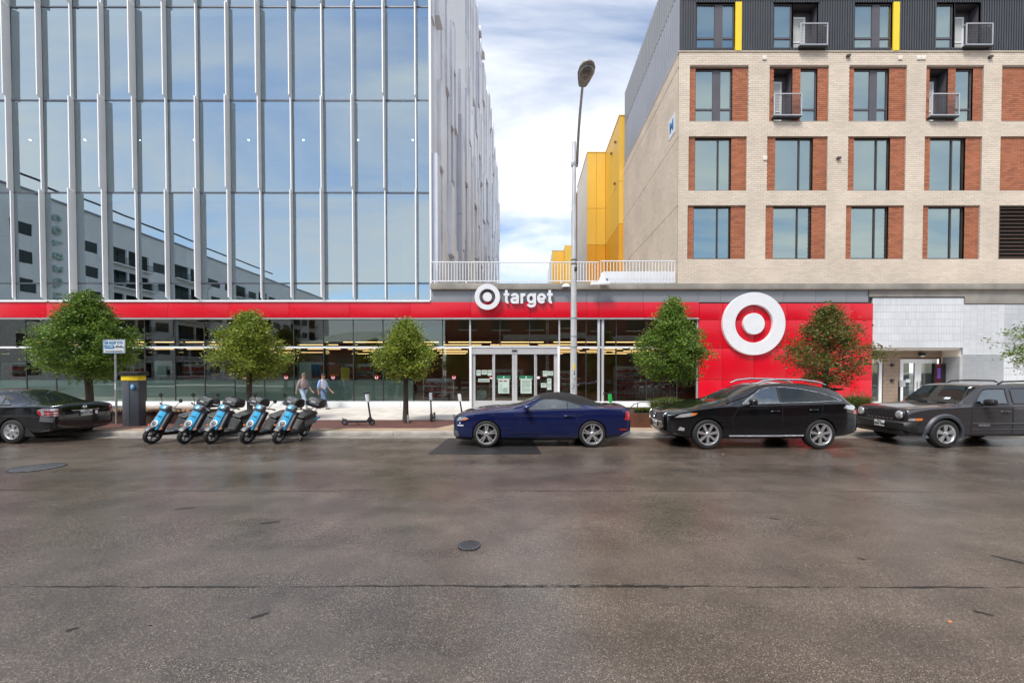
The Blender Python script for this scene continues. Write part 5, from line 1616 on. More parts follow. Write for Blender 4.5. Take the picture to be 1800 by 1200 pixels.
for px_, hh, sp, tx in ((1122, .20, .22, 'at the end of the planter behind the blue convertible'), (1138, .22, .25, 'in the planter by the black rail'), (1155, .55, .42, 'tall beside the dense green tree'), (1176, .60, .45, 'tallest at the foot of the dense green tree'), (1200, .50, .42, 'right of the dense green tree trunk'), (1222, .42, .36, 'behind the crossover bonnet')):
    xx = P(px_, 720, 13.9).x
    gi += 1
    grass_clump('green grass clump ' + tx, xx, 13.9, zpl, 420, hh, sp, 100 + gi)
for k, (px_, tx) in enumerate(((1492, 'against the rear lamp of the crossover'), (1508, 'midway between crossover and grey car'), (1524, 'nearest the grill of the grey car'))):
    xx = P(px_, 720, 13.8).x
    grass_clump('plumed pinkish grass clump in the planter ' + tx, xx, 13.8 + .1*k, zpl, 520, .62, .42, 200 + k, plumes=22)
# low black rail on the planter
fr = thing('planter_rail', 'thin black hoop rail along the planter behind the blue convertible', 'rail', (P(1100, 720, 13.4).x, 13.4, SW))
x0 = 0; x1 = P(1180, 720, 13.4).x - P(1100, 720, 13.4).x
m = MB(); m.tube([(x0, 0, .46), (x0 + .28, 0, .74), (x0 + .48, 0, .80), (x1, 0, .80)], .014, 6)
m.tube([(x0 + .38, 0, .40), (x0 + .40, 0, .78)], .014, 6)
m.build('rail', M['black'], fr)
# ------------------------------------------------------------------ lamp post
YP = 13.0
XP = P(1008.5, 600, YP).x
lp = thing('street_lamp', 'tall white steel street lamp behind the blue convertible', 'street lamp', (XP, YP, SW))
Hp = P(1008, 250, YP).z - SW
MB().tube([(0, 0, 0), (0, 0, .5), (0, 0, 3.4), (0, 0, Hp)], [.125, .115, .10, .062], 16).build('pole', M['pole'], lp, smooth=50)
MB().lathe([(.22, 0), (.22, .03), (.13, .05), (.13, .25)], (0, 0, 0), n=16).build('base_flange', M['galv'], lp, smooth=30)
# arm reaches out over the road, seen almost end on
hd = P(1024, 152, 10.6)
a0 = Vector((.09, -.03, P(1008, 290, YP).z - SW))
a1 = Vector((hd.x - XP, hd.y - YP, hd.z - SW))
ctrl = a0.lerp(a1, .5) + Vector((0, .25, .25))
pts = [a0*(1-t)**2 + ctrl*2*t*(1-t) + a1*t*t for t in [i/10 for i in range(11)]]
MB().tube(pts, [.045 - .012*i/10 for i in range(11)], 10).build('arm', M['galv'], lp, smooth=50)
MB().box(-.09, .13, -.07, .07, a0.z - .05, a0.z + .12).build('arm_clamp', M['galv'], lp, bevel=.02)
# cobra head: long axis continues the arm
d = (pts[-1] - pts[-2]).normalized()
d = Vector((d.x + .12, d.y, .10)).normalized()
up = Vector((0, 0, 1)); sd = d.cross(up).normalized(); up = sd.cross(d)
prof = [(0, .10, .05), (.08, .13, .07), (.22, .17, .10), (.42, .215, .12), (.60, .20, .11), (.72, .14, .08), (.78, .05, .03)]
m = MB(); n = 16; vs = []
for L, w, h in prof:
    for k in range(n):
        a = 2*pi*k/n
        zz_ = sin(a)*h
        if sin(a) < 0: zz_ *= .55
        vs.append(a1 + d*L + sd*cos(a)*w + up*zz_)
fs = [(j*n + k, j*n + (k+1) % n, (j+1)*n + (k+1) % n, (j+1)*n + k) for j in range(len(prof)-1) for k in range(n)]
fs += [tuple(range(n)), tuple(range((len(prof)-1)*n, len(prof)*n))]
m.add(vs, fs); head = m.build('lamp_head', M['luma'], lp, smooth=60)
m = MB(); c = a1 + d*.47 - up*.055
ring = [c + d*cos(2*pi*k/24)*.22 + sd*sin(2*pi*k/24)*.165 for k in range(24)]
ring2 = [c - up*.05 + d*cos(2*pi*k/24)*.16 + sd*sin(2*pi*k/24)*.12 for k in range(24)]
m.add(ring + ring2 + [c - up*.065], [(k, (k+1) % 24, 24 + (k+1) % 24, 24 + k) for k in range(24)] + [(24 + k, 24 + (k+1) % 24, 48) for k in range(24)])
m.build('lens', M['lumlens'], head, smooth=60)
MB().tube(ring + [ring[0]], .014, 6).build('lens_rim', M['galv'], head, smooth=60)
# bands, cable and stickers on the pole
for py_ in (459, 466):
    z = P(1008, py_, YP).z - SW
    MB().lathe([(.088, 0), (.094, .01), (.094, .05), (.088, .06)], (0, 0, z), n=16).build('band', M['midgrey'], lp, smooth=40)
for py_, rr in ((472, .04), (475, .05)):
    z = P(1008, py_, YP).z - SW
    MB().lathe([(.001, -.03), (rr, -.02), (rr, .02), (.001, .03)], (.05, -.10, z), axis='y', n=10).build('cable_clamp', M['black'], lp)
for py_ in (592, 611, 560):
    z = P(1008, py_, YP).z - SW
    MB().lathe([(.108, 0), (.113, .005), (.113, .03), (.108, .035)], (0, 0, z), n=16).build('band', M['galv'], lp, smooth=40)
def pole_sticker(py0, py1, a0, a1, mm):
    z0, z1 = P(1008, py1, YP).z - SW, P(1008, py0, YP).z - SW
    MB().lathe([(.1125, z0), (.1115, z1)], (0, 0, 0), n=8, a0=a0, a1=a1).build('sticker', mm, lp, fixn=False, smooth=60)
pole_sticker(640, 649, radians(255), radians(290), M['yellowb'])
rs_ = random.Random(5)
for k in range(9):
    a = rs_.uniform(225, 285); y = 651 + k*4.3
    pole_sticker(y, y + rs_.uniform(2, 4), radians(a), radians(a + rs_.uniform(12, 28)), rs_.choice((M['midgrey'], M['signw'], M['galv'])))
# ------------------------------------------------------------------ parking sign
c = G(205, 745, SW)
ps = thing('parking_sign', 'blue and white pay to park sign on a thin grey post beside the kiosk', 'sign', (c.x, c.y, SW))
D_ = c.y
Hs = P(200, 597, D_).z - SW
MB().tube([(0, 0, 0), (0, 0, Hs - .05)], .032, 10).build('post', M['galv'], ps, smooth=50)
pl = MB(); a, b_ = P(184, 620, D_).x - c.x, P(222.5, 620, D_).x - c.x
zb, zt_ = P(200, 621, D_).z - SW, P(200, 597, D_).z - SW
pl.box(a, b_, -.055, -.04, zb, zt_)
bd = pl.build('sign_plate', M['signw'], ps, bevel=.005)
MB().box(a - .012, a + .004, -.05, .0, zb + .02, zt_ - .01).build('plate_back', M['louver'], ps, fixn=False)
W, Hh = b_ - a, zt_ - zb
def pr(nm, mm, u0, u1, v0, v1): return MB().box(a + W*u0, a + W*u1, -.060, -.057, zb + Hh*v0, zb + Hh*v1).build(nm, mm, bd, fixn=False)
for (u0, u1, v0, v1) in ((.02, .98, .965, .985), (.02, .98, .015, .035), (.02, .032, .035, .965), (.968, .98, .035, .965)): pr('border', M['blueink'], u0, u1, v0, v1)
pr('blue_square', M['blueink'], .08, .24, .68, .90)
pr('blue_block', M['blueink'], .08, .50, .34, .60)
def tx(txt, size, u, v, mm, al='CENTER', dy=-.064):
    on_wall(text_mb(txt, size, .001, .002, al), (a + W*u, dy, zb + Hh*v)).build('lettering', mm, bd, fixn=False)
tx('P', .10, .16, .79, M['signw'])
tx('PAY TO PARK WITH THE', .040, .60, .86, M['ink'])
tx('PARK ATX', .105, .60, .73, M['blueink'])
tx('PAY HERE', .062, .29, .47, M['signw'])
tx('MON - SAT', .045, .74, .53, M['ink']); tx('OR AT PAY STATION', .038, .72, .45, M['ink'])
tx('PAY AT EITHER PAYSTATION', .045, .50, .14, M['ink'])
MB().lathe([(.0325, 0), (.0335, .22)], (0, 0, P(205, 684, D_).z - SW), n=8, a0=radians(225), a1=radians(315)).build('sticker', M['signw'], ps, fixn=False)
# ------------------------------------------------------------------ parking kiosk
c = G(236.5, 748, SW)
kk = thing('parking_kiosk', 'slate grey parking pay kiosk with yellow band and blue P badge', 'kiosk', (c.x, c.y, SW))
D_ = c.y
w = 28*D_/F/2
Hk = P(236, 653, D_).z - SW
MB().prism([(-w, -.14), (w*.15, -.20), (w, -.12), (w, .14), (-w, .14)], 'z', 0, Hk - .30).build('cabinet', M['kiosk'], kk, bevel=.015)
MB().prism([(-w*1.02, -.16), (w*.15, -.22), (w*1.02, -.14), (w*1.02, .15), (-w*1.02, .15)], 'z', Hk - .298, Hk - .13).build('yellow_band', M['yellowb'], kk, bevel=.008)
MB().prism([(-w*1.2, -.2), (w*.15, -.26), (w*1.28, -.18), (w*1.28, .2), (-w*1.2, .2)], 'z', Hk - .128, Hk).build('cap', M['black'], kk, bevel=.03)
zc = P(240, 679, D_).z - SW
bdg = MB().lathe([(.001, -.006), (.088, -.006), (.09, 0)], (w*.46, -.185, zc), axis='y', n=24).build('badge', M['blueink'], kk, fixn=False)
on_wall(text_mb('P', .14, .001, .006), (w*.46, -.196, zc)).build('badge_letter', M['signw'], bdg, fixn=False)
MB().box(w*.14, w*.155, -.206, -.196, .05, Hk - .32).build('panel_joint', M['black'], kk, fixn=False)
# ------------------------------------------------------------------ cars
# local frame: front towards -X, near side -Y, wheels on z = 0
def cage_mesh(st, caps=True):
    """st: list of (x, [(y,z) * 9]) half sections from floor centre to top centre"""
    m = MB(); n = 16
    for x, s in st:
        ring = [(x, 0, s[0][1])] + [(x, y, z) for y, z in s[1:8]] + [(x, 0, s[8][1])] + [(x, -y, z) for y, z in s[7:0:-1]]
        m.v += ring
    tags = []
    for j in range(len(st) - 1):
        for k in range(n):
            a, b_ = j*n + k, j*n + (k+1) % n
            m.f.append((a, a + n, b_ + n, b_)); m.m.append(0)
            seg = k if k < 8 else 15 - k
            tags.append((j, seg))
    for j, flip in ((0, False), (len(st) - 1, True)):
        o = j*n
        fs = [(o, o+1, o+15)] + [(o+k, o+k+1, o+15-k, o+16-k) for k in range(1, 7)] + [(o+7, o+8, o+9)]
        for f in fs:
            m.f.append(f[::-1] if flip else f); m.m.append(0); tags.append((j, -1))
    return m, tags
def sec(zb, w1, w, zm, wsh, zsh, w6, z6, w7, z7, zc):
    return [(0, zb), (w1, zb), (w - .03, zb + .09), (w, zm), (w - .012, zm + (zsh - zm)*.62), (wsh, zsh), (w6, z6), (w7, z7), (0, zc)]
def lerp_sec(a, b_, t): return [(p[0]*(1-t) + q[0]*t, p[1]*(1-t) + q[1]*t) for p, q in zip(a, b_)]
def temp_obj(me):
    o = bpy.data.objects.new('tmp', me); COL.objects.link(o); return o
def evaluated(o):
    dg = bpy.context.evaluated_depsgraph_get()
    me = bpy.data.meshes.new_from_object(o.evaluated_get(dg))
    return me
def subsurf(me, lv):
    o = temp_obj(me); md = o.modifiers.new('s', 'SUBSURF'); md.levels = lv; md.render_levels = lv
    r = evaluated(o); bpy.data.objects.remove(o); return r
def boolean(me, cutters):
    o = temp_obj(me); cs = []
    for c in cutters:
        co = temp_obj(c); cs.append(co)
        md = o.modifiers.new('b', 'BOOLEAN'); md.operation = 'DIFFERENCE'; md.object = co; md.solver = 'EXACT'; md.material_mode = 'TRANSFER'
    r = evaluated(o)
    for c in cs: bpy.data.objects.remove(c)
    bpy.data.objects.remove(o); return r
class Car:
    def __init__(s, name, label, stations, paintm, glassrule, loc, rz=0.0, lv=3, crease=None, screase=None):
        """glassrule(j, seg) -> 0 paint, 1 glass, 2 third material"""
        s.t = thing(name, label, 'car', loc, rz)
        m, tags = cage_mesh(stations)
        me = m.mesh('cage')
        bm = bmesh.new(); bm.from_mesh(me); bmesh.ops.recalc_face_normals(bm, faces=bm.faces); bm.to_mesh(me); bm.free()
        mi = [glassrule(j, g) for j, g in tags]
        me.polygons.foreach_set('material_index', mi)
        for k in range(5): me.materials.append(bpy.data.materials.new('slot%d' % k))
        n = 16
        cr = crease or {5: .55, 2: .5, 7: .25}
        at = me.attributes.new('crease_edge', 'FLOAT', 'EDGE')
        for i, e in enumerate(me.edges):
            a_, b_ = e.vertices
            ka, kb, ja, jb = a_ % n, b_ % n, a_//n, b_//n
            v = 0.0
            if ka == kb and ja != jb:
                v = cr.get(ka if ka <= 8 else 16 - ka, 0.0)
            elif ja == jb and screase: v = screase.get(ja, 0.0)
            if v: at.data[i].value = v
        s.me = subsurf(me, lv)
        vs = [v.co.copy() for v in s.me.vertices]; s.bvh = BVHTree.FromPolygons(vs, [tuple(p.vertices) for p in s.me.polygons])
        s.paint = paintm
        s.rx = lambda x: x
        s.cut = []
    def arch(s, x, r, z, w, depth=.34):
        for sg in (-1, 1):
            m = MB(); y0 = sg*(w + .3); y1 = sg*(w - depth)
            m.lathe([(.001, y0), (r, y0), (r, y1), (.001, y1)], (x, 0, z), axis='y', n=40)
            me = m.mesh('cut'); bm = bmesh.new(); bm.from_mesh(me); bmesh.ops.remove_doubles(bm, verts=bm.verts, dist=.002); bmesh.ops.recalc_face_normals(bm, faces=bm.faces); bm.to_mesh(me); bm.free()
            me.materials.append(M['wellb']); s.cut.append(me)
    def tunnel(s, poly):
        me = MB().prism(poly, 'y', -2, 2).mesh('cut')
        bm = bmesh.new(); bm.from_mesh(me); bmesh.ops.recalc_face_normals(bm, faces=bm.faces); bm.to_mesh(me); bm.free()
        me.materials.append(M['cabin']); s.cut.append(me)
    def finish(s, parts):
        """parts: {slot: (name, material)}; slot 0 is the painted body"""
        me = boolean(s.me, s.cut)
        slot = {}
        mats = [(m.name if m else '') for m in me.materials]
        groups = {}
        for p in me.polygons:
            nm = mats[p.material_index] if p.material_index < len(mats) else 'slot0'
            if nm.startswith('slot'): key = int(nm[4])
            elif nm == 'wheel_well': key = 'well'
            else: key = 'cabin'
            groups.setdefault(key, []).append(p)
        for key, ps in groups.items():
            if key == 'well': nm, mm = 'wheel_well', M['wellb']
            elif key == 'cabin': nm, mm = 'cabin', M['cabin']
            elif key == 0: nm, mm = 'body', s.paint
            else: nm, mm = parts[key]
            idx = {}; vs = []; fs = []
            for p in ps:
                f = []
                for v in p.vertices:
                    if v not in idx: idx[v] = len(vs); vs.append(me.vertices[v].co[:])
                    f.append(idx[v])
                fs.append(tuple(f))
            # loose islands become parts of their own
            par = list(range(len(vs)))
            def root(i):
                while par[i] != i: par[i] = par[par[i]]; i = par[i]
                return i
            for f in fs:
                for v in f[1:]: par[root(v)] = root(f[0])
            isl = {}
            for f in fs: isl.setdefault(root(f[0]), []).append(f)
            big = sorted(isl.values(), key=len, reverse=True)
            if key == 0: big = [fs]
            for fl in big:
                ix = {}; v2 = []; f2 = []
                for f in fl:
                    g_ = []
                    for v in f:
                        if v not in ix: ix[v] = len(v2); v2.append(vs[v])
                        g_.append(ix[v])
                    f2.append(tuple(g_))
                n2 = nm
                if key == 1 and nm == 'windscreen' and sum(p[0] for p in v2)/len(v2) > .5: n2 = 'rear_window'
                MB().add(v2, f2).build(n2, mm, s.t, smooth=(32 if key in (0, 1, 2, 3) else 0), fixn=False)
    def cast(s, p, d):
        hit = s.bvh.ray_cast(Vector(p) - Vector(d)*4, Vector(d))
        if hit[0] is None:
            q = s.bvh.find_nearest(Vector(p)); return q[0], q[1]
        return hit[0], hit[1]
    def patch(s, name, mm, pts, d, off=.004, res=.06, parent=None, both=False, thick=0.0):
        """outline (3D points near the body) thrown along d onto the body skin"""
        pts = [(s.rx(p[0]), p[1], p[2]) for p in pts]
        d = Vector(d).normalized()
        u = Vector((0, 0, 1)).cross(d)
        u = u.normalized() if u.length > .1 else Vector((1, 0, 0))
        v = d.cross(u)
        bm = bmesh.new()
        f = bm.faces.new([bm.verts.new(Vector(p) - d*Vector(p).dot(d)) for p in pts])
        for ax in (u, v):
            lo = min(x.co.dot(ax) for x in bm.verts); hi = max(x.co.dot(ax) for x in bm.verts)
            n = max(1, int((hi - lo)/res))
            for k in range(1, n):
                bmesh.ops.bisect_plane(bm, geom=bm.verts[:] + bm.edges[:] + bm.faces[:], plane_co=ax*(lo + (hi - lo)*k/n), plane_no=ax)
        base = [x.co.copy() for x in bm.verts]
        c0 = sum((Vector(p) for p in pts), Vector())/len(pts)
        for x in bm.verts:
            p = x.co + d*c0.dot(d)
            h, nrm = s.cast(p, d)
            if nrm.dot(d) > 0: nrm = -nrm
            x.co = h + nrm*off
        bm.faces.ensure_lookup_table()
        if sum((fc.normal.dot(d) for fc in bm.faces)) == 0: pass
        bm.normal_update()
        if sum(fc.normal.dot(d)*fc.calc_area() for fc in bm.faces) > 0: bmesh.ops.reverse_faces(bm, faces=bm.faces)
        if thick:
            r = bmesh.ops.extrude_edge_only(bm, edges=[e for e in bm.edges if e.is_boundary])
            for x in r['geom']:
                if isinstance(x, bmesh.types.BMVert): x.co += d*thick
        bm.verts.index_update()
        vs = [x.co[:] for x in bm.verts]; fs = [tuple(q.index for q in fc.verts) for fc in bm.faces]
        bm.free()
        out = [MB().add(vs, fs).build(name, mm, parent or s.t, smooth=40, fixn=False)]
        if both:
            out.append(MB().add([(x, -y, z) for x, y, z in vs], [f[::-1] for f in fs]).build(name, mm, parent or s.t, smooth=40, fixn=False))
        return out
    def line(s, name, mm, pts, d, r=.006, off=.0, closed=False, parent=None, both=False, step=.06, n=6):
        P3 = [Vector((s.rx(p[0]), p[1], p[2])) for p in pts]
        if closed: P3.append(P3[0])
        q = []
        for a, b_ in zip(P3[:-1], P3[1:]):
            k = max(1, int((b_ - a).length/step))
            for i in range(k): q.append(a.lerp(b_, i/k))
        q.append(P3[-1])
        out = []
        for p in q:
            h, nr = s.cast(p, d)
            if nr.dot(Vector(d)) > 0: nr = -nr
            out.append(h + nr*off)
        o = [MB().tube(out, r, n).build(name, mm, parent or s.t, smooth=60)]
        if both: o.append(MB().tube([(p.x, -p.y, p.z) for p in out], r, n).build(name, mm, parent or s.t, smooth=60))
        return o
    def wheel(s, x, y, r, w, rim, style, tyre=None):
        """one wheel; outward side follows the sign of y"""
        sg = 1 if y > 0 else -1
        hub = Vector((x, y, r))
        W = MB(); h = w/2
        W.lathe([(rim, -h*.86), (rim + .012, -h), (r - .035, -h*1.0), (r - .006, -h*.78), (r, -h*.45), (r, h*.45), (r - .006, h*.78), (r - .035, h), (rim + .012, h), (rim, h*.86)], hub, axis='y', n=44)
        ty = W.build('wheel', M['rubber'], s.t, smooth=40)
        R = MB(); f = sg*h
        R.lathe([(rim + .004, f*.98), (rim - .012, f*1.0), (rim - .03, f*.80), (rim - .045, f*.2)], hub, axis='y', n=44)
        # spokes
        def spoke(a, w0, w1, r0, r1, yo=0.0):
            ca, sa = cos(a), sin(a)
            def pt(rr, tt, dy): return (hub.x + rr*ca - tt*sa, hub.y + dy, hub.z + rr*sa + tt*ca)
            y_in, y_out = f*.80, f*.90
            vs = [pt(r0, -w0, y_in + f*.06), pt(r0, w0, y_in + f*.06), pt(r1, w1, y_out), pt(r1, -w1, y_out), pt(r0, -w0, y_in - f*.22), pt(r0, w0, y_in - f*.22), pt(r1, w1, y_out - f*.25), pt(r1, -w1, y_out - f*.25)]
            R.add(vs, [(0,1,2,3), (4,7,6,5), (0,3,7,4), (1,5,6,2), (0,4,5,1), (3,2,6,7)])
        if style == 'double5':
            for k in range(5):
                a = 2*pi*k/5 + .3
                for q in (-.17, .17): spoke(a + q*.9, .020, .017, .055, rim - .02)
        elif style == 'seven':
            for k in range(7): spoke(2*pi*k/7 + .22, .024, .036, .05, rim - .02)
        elif style == 'five':
            for k in range(5):
                for q in (-.12, .12): spoke(2*pi*k/5 + .31 + q, .022, .030, .05, rim - .02)
        elif style == 'six':
            for k in range(6): spoke(2*pi*k/6 + .26, .030, .058, .045, rim - .015)
        R.build('rim', M['alloy'], ty, smooth=35)
        MB().lathe([(.001, f*.96), (.05, f*.95), (.062, f*.86), (.062, f*.5)], hub, axis='y', n=20).build('hub_cap', M['alloy'], ty, smooth=40)
        MB().lathe([(.001, f*.30), (rim*.62, f*.30), (rim*.62, f*.22), (.001, f*.22)], hub, axis='y', n=28).build('brake_disc', M['midgrey'], ty)
        MB().disc((hub.x, hub.y - f*.05, hub.z), rim - .02, 'y', 30).build('inner_face', M['wellb'], ty)
        if style != 'six':
            for k in range(5):
                a = 2*pi*k/5 + .6
                MB().lathe([(.001, f*.93), (.011, f*.93), (.011, f*.8)], (hub.x + cos(a)*.034, hub.y, hub.z + sin(a)*.034), axis='y', n=6).build('lug', M['dark'], ty)
        return ty
    def seat(s, x, y, z, c=None):
        m = MB()
        m.prism([(0, -.45), (.14, -.45), (.24, .22), (.20, .26), (.10, .24)], 'y', y - .22, y + .22)
        m.v = [(p[0] + x, p[1], p[2] + z) for p in m.v]
        st = m.build('seat', M['seatm'], s.t, bevel=.03)
        MB().box(x + .16, x + .26, y - .12, y + .12, z + .29, z + .47).build('headrest', M['seatm'], st, bevel=.03)
    def mirror(s, x, y, z, mm, w=.11, h=.075, l=.20):
        for sg in (-1, 1):
            m = MB(); vs = []
            c = Vector((x, sg*(y + .13), z))
            for L, k in ((-.075, .55), (-.045, .92), (.01, 1.0), (.05, .96)):
                for q in range(12):
                    a = 2*pi*q/12
                    ca = abs(cos(a))**.6*(1 if cos(a) >= 0 else -1); sa = abs(sin(a))**.6*(1 if sin(a) >= 0 else -1)
                    vs.append(c + Vector((L, ca*w*k, sa*h*k)))
            fs = [(j*12 + q, j*12 + (q+1) % 12, (j+1)*12 + (q+1) % 12, (j+1)*12 + q) for j in range(3) for q in range(12)] + [tuple(range(12))[::-1], tuple(range(36, 48))]
            m.add(vs, fs); mo = m.build('mirror', mm, s.t, smooth=45)
            MB().tube([(x + .02, sg*(y - .06), z - .06), (x, sg*(y + .06), z - .03)], .028, 8).build('mirror_arm', M['black'], mo)
    def handle(s, x, z, side=-1, mm=None, l=.11, w=None, parent=None):
        h, nr = s.cast((x, side*1.0, z), (0, -side, 0))
        y = h.y
        MB().tube([(x - l, y, z), (x - l*.8, y + side*.035, z + .004), (x + l*.8, y + side*.035, z + .004), (x + l, y, z)], .014, 8).build('door_handle', mm or s.paint, parent or s.t, smooth=60)
    def plate(s, p, d, txt, up=None, rear=True, w=.305, h=.152, dark=False):
        """number plate facing along -d"""
        d = Vector(d); hit, nr = s.cast(p, d)
        c = hit - d*.022
        o = MB().box(c.x - .008, c.x + .008, c.y - w/2, c.y + w/2, c.z - h/2, c.z + h/2).build('number_plate', M['plate'], s.t, bevel=.004)
        q = text_mb(txt, .085, .001, .004)
        sx = -1 if d.x < 0 else 1
        place(q, lambda v: Vector((c.x - sx*(.010), c.y + (v.x if d.x < 0 else -v.x), c.z - .012 + v.y)))
        q.build('plate_lettering', M['ink'], o, fixn=False)
        q = text_mb('TEXAS', .034, .001, .002)
        place(q, lambda v: Vector((c.x - sx*(.010), c.y + (v.x if d.x < 0 else -v.x), c.z + .056 + v.y)))
        q.build('plate_lettering', M['ink'], o, fixn=False)
        return o
NEAR = (0, 1, 0)
def sidepts(p): return [(x, -1.0, z) for x, z in p]

# ---------------- blue convertible coupe
S = [(-2.39, sec(.24, .50, .62, .46, .60, .66, .48, .71, .30, .73, .735)),
     (-2.34, sec(.19, .60, .74, .46, .72, .70, .58, .755, .34, .775, .78)),
     (-2.20, sec(.17, .70, .855, .48, .83, .765, .66, .82, .38, .845, .855)),
     (-1.92, sec(.17, .78, .93, .52, .90, .84, .71, .895, .42, .925, .93)),
     (-1.47, sec(.17, .82, .955, .56, .925, .895, .74, .95, .43, .985, .99)),
     (-1.02, sec(.17, .84, .945, .52, .90, .915, .75, .975, .43, 1.015, 1.025)),
     (-0.74, sec(.17, .84, .935, .50, .885, .925, .765, .985, .50, 1.03, 1.045)),
     (-0.42, sec(.17, .84, .935, .50, .885, .935, .785, 1.02, .66, 1.12, 1.175)),
     (-0.06, sec(.17, .84, .935, .50, .885, .945, .79, 1.04, .60, 1.295, 1.345)),
     (0.08, sec(.17, .84, .935, .50, .885, .95, .79, 1.05, .595, 1.325, 1.375)),
     (0.45, sec(.17, .84, .935, .50, .885, .96, .79, 1.06, .59, 1.34, 1.395)),
     (0.85, sec(.17, .84, .94, .52, .89, .975, .79, 1.07, .57, 1.30, 1.36)),
     (1.20, sec(.18, .83, .955, .55, .91, .99, .78, 1.06, .55, 1.185, 1.25)),
     (1.50, sec(.19, .82, .955, .56, .91, 1.0, .77, 1.035, .52, 1.075, 1.115)),
     (1.62, sec(.20, .82, .95, .56, .905, 1.0, .76, 1.03, .50, 1.045, 1.055)),
     (1.95, sec(.22, .80, .93, .56, .88, .995, .73, 1.03, .46, 1.045, 1.05)),
     (2.25, sec(.25, .76, .89, .58, .84, .975, .70, 1.02, .44, 1.035, 1.04)),
     (2.35, sec(.30, .68, .83, .60, .79, .93, .66, .975, .42, .99, .99)),
     (2.39, sec(.36, .60, .76, .62, .73, .88, .60, .92, .38, .935, .935))]
shorten = lambda x: x if x < 1.62 else 1.62 + (x - 1.62)*.86
S = [(shorten(x), q) for x, q in S]
def gr(j, seg):
    if seg < 0: return 0
    x = (S[j][0] + S[min(j+1, len(S)-1)][0])/2
    if -.74 < x < -.06 and seg == 7: return 1
    if -.06 < x < 1.62 and seg in (6, 7): return 2
    return 0
c = Car('convertible_car', 'dark blue convertible coupe with a closed black soft top', S, M['blue'], gr, (.495, 11.13, 0), crease={5: .75, 4: .35, 2: .6, 7: .3}, screase={1: .2, 17: .4})
c.rx = shorten
XF, XR = -1.47, 1.25
for x in (XF, XR): c.arch(x, .375, .345, .955)
DLO = [(-.40, .965), (.30, .985), (1.02, 1.005), (.86, 1.085), (.62, 1.165), (.30, 1.215), (.06, 1.215), (-.06, 1.185)]
c.tunnel(DLO)
c.finish({1: ('windscreen', M['screen']), 2: ('soft_top', M['softtop'])})
c.patch('side_window', M['clearglass'], sidepts([(-.43, .955), (.60, .985), (.60, 1.175), (.30, 1.225), (.05, 1.225), (-.08, 1.195)]), NEAR, .004, .07, both=True)
c.patch('quarter_window', M['clearglass'], sidepts([(.625, .985), (1.05, 1.0), (.88, 1.09), (.625, 1.172)]), NEAR, .004, .07, both=True)
c.line('window_seal', M['black'], sidepts([(-.43, .955), (.60, .985), (1.06, 1.0), (.88, 1.092), (.62, 1.178), (.30, 1.228), (.05, 1.228), (-.08, 1.197)]), NEAR, .012, closed=True, both=True)
c.line('window_divider', M['black'], sidepts([(.612, .985), (.612, 1.178)]), NEAR, .012, both=True)
c.line('a_pillar', M['blue'], [(-.76, -.80, 1.0), (-.44, -.74, 1.09), (-.06, -.62, 1.27)], (0, 1, -.4), .026, both=True)
for k in c.patch('door', M['blue'], sidepts([(-.56, .30), (.86, .30), (.90, .62), (.74, .955), (-.56, .925), (-.62, .60)]), NEAR, .0035, .09): dr = k
c.line('door_seam', M['black'], sidepts([(-.56, .30), (.86, .30), (.92, .62), (.76, .955), (-.56, .925), (-.62, .60)]), NEAR, .005, closed=True, both=True)
c.handle(.62, .81, mm=M['blue'], parent=dr)
c.line('side_scoop', M['black'], sidepts([(-.75, .82), (-.2, .80), (.5, .785), (1.0, .82)]), NEAR, .006, both=True)
c.line('sill_skirt', M['black'], sidepts([(-1.04, .19), (0, .19), (.84, .19)]), NEAR, .045, off=-.01, both=True)
c.patch('sill_highlight', M['blue'], sidepts([(-.85, .36), (.65, .36), (.55, .41), (-.72, .40)]), NEAR, .016, .1, both=True, thick=.02)  # raised strip in the body paint, low on the door
for sx in (1,):
    c.patch('headlight', M['headl'], [(-2.25, -.8, .665), (-2.02, -.9, .70), (-1.95, -.95, .735), (-2.05, -.92, .78), (-2.20, -.8, .765)], (.45, .9, 0), .006, .05, both=True)
    c.patch('turn_signal', M['amber'], [(-2.12, -.87, .685), (-2.02, -.9, .70), (-1.96, -.95, .735), (-2.06, -.9, .735)], (.45, .9, 0), .012, .05, both=True)
c.patch('front_insert', M['midgrey'], [(-2.38, -.70, .26), (-2.20, -.82, .27), (-2.22, -.82, .42), (-2.38, -.70, .44)], (.7, .7, 0), .008, .06, both=True)
c.patch('grille', M['black'], [(-2.4, -.46, .40), (-2.4, .46, .40), (-2.4, .52, .62), (-2.4, -.52, .62)], (1, 0, 0), .006, .08)
c.line('front_splitter', M['black'], [(-2.30, -.72, .205), (-2.1, -.82, .195), (-1.88, -.88, .19)], NEAR, .03, both=True)
c.patch('hood_vent', M['black'], [(-1.55, -.34, 1), (-1.25, -.34, 1), (-1.25, -.14, 1), (-1.55, -.14, 1)], (0, 0, -1), .004, .08, both=True)
c.line('hood_seam', M['black'], [(-2.15, -.66, .9), (-1.5, -.74, 1), (-.76, -.78, 1.1)], (0, 0, -1), .006, both=True)
c.patch('tail_light', M['redl'], [(2.16, -.90, .70), (2.34, -.80, .70), (2.31, -.80, .92), (2.20, -.85, .93)], (-.45, .9, 0), .008, .05, both=True)
c.patch('side_marker', M['redl'], sidepts([(2.0, .44), (2.24, .44), (2.22, .48), (2.02, .48)]), NEAR, .008, .05, both=True)
c.line('rear_diffuser', M['midgrey'], [(1.70, -.9, .24), (2.0, -.9, .27), (2.33, -.75, .38)], NEAR, .035, both=True)
c.line('deck_lip', M['blue'], [(2.20, -.70, 1.1), (2.24, 0, 1.1), (2.20, .70, 1.1)], (0, 0, -1), .02)
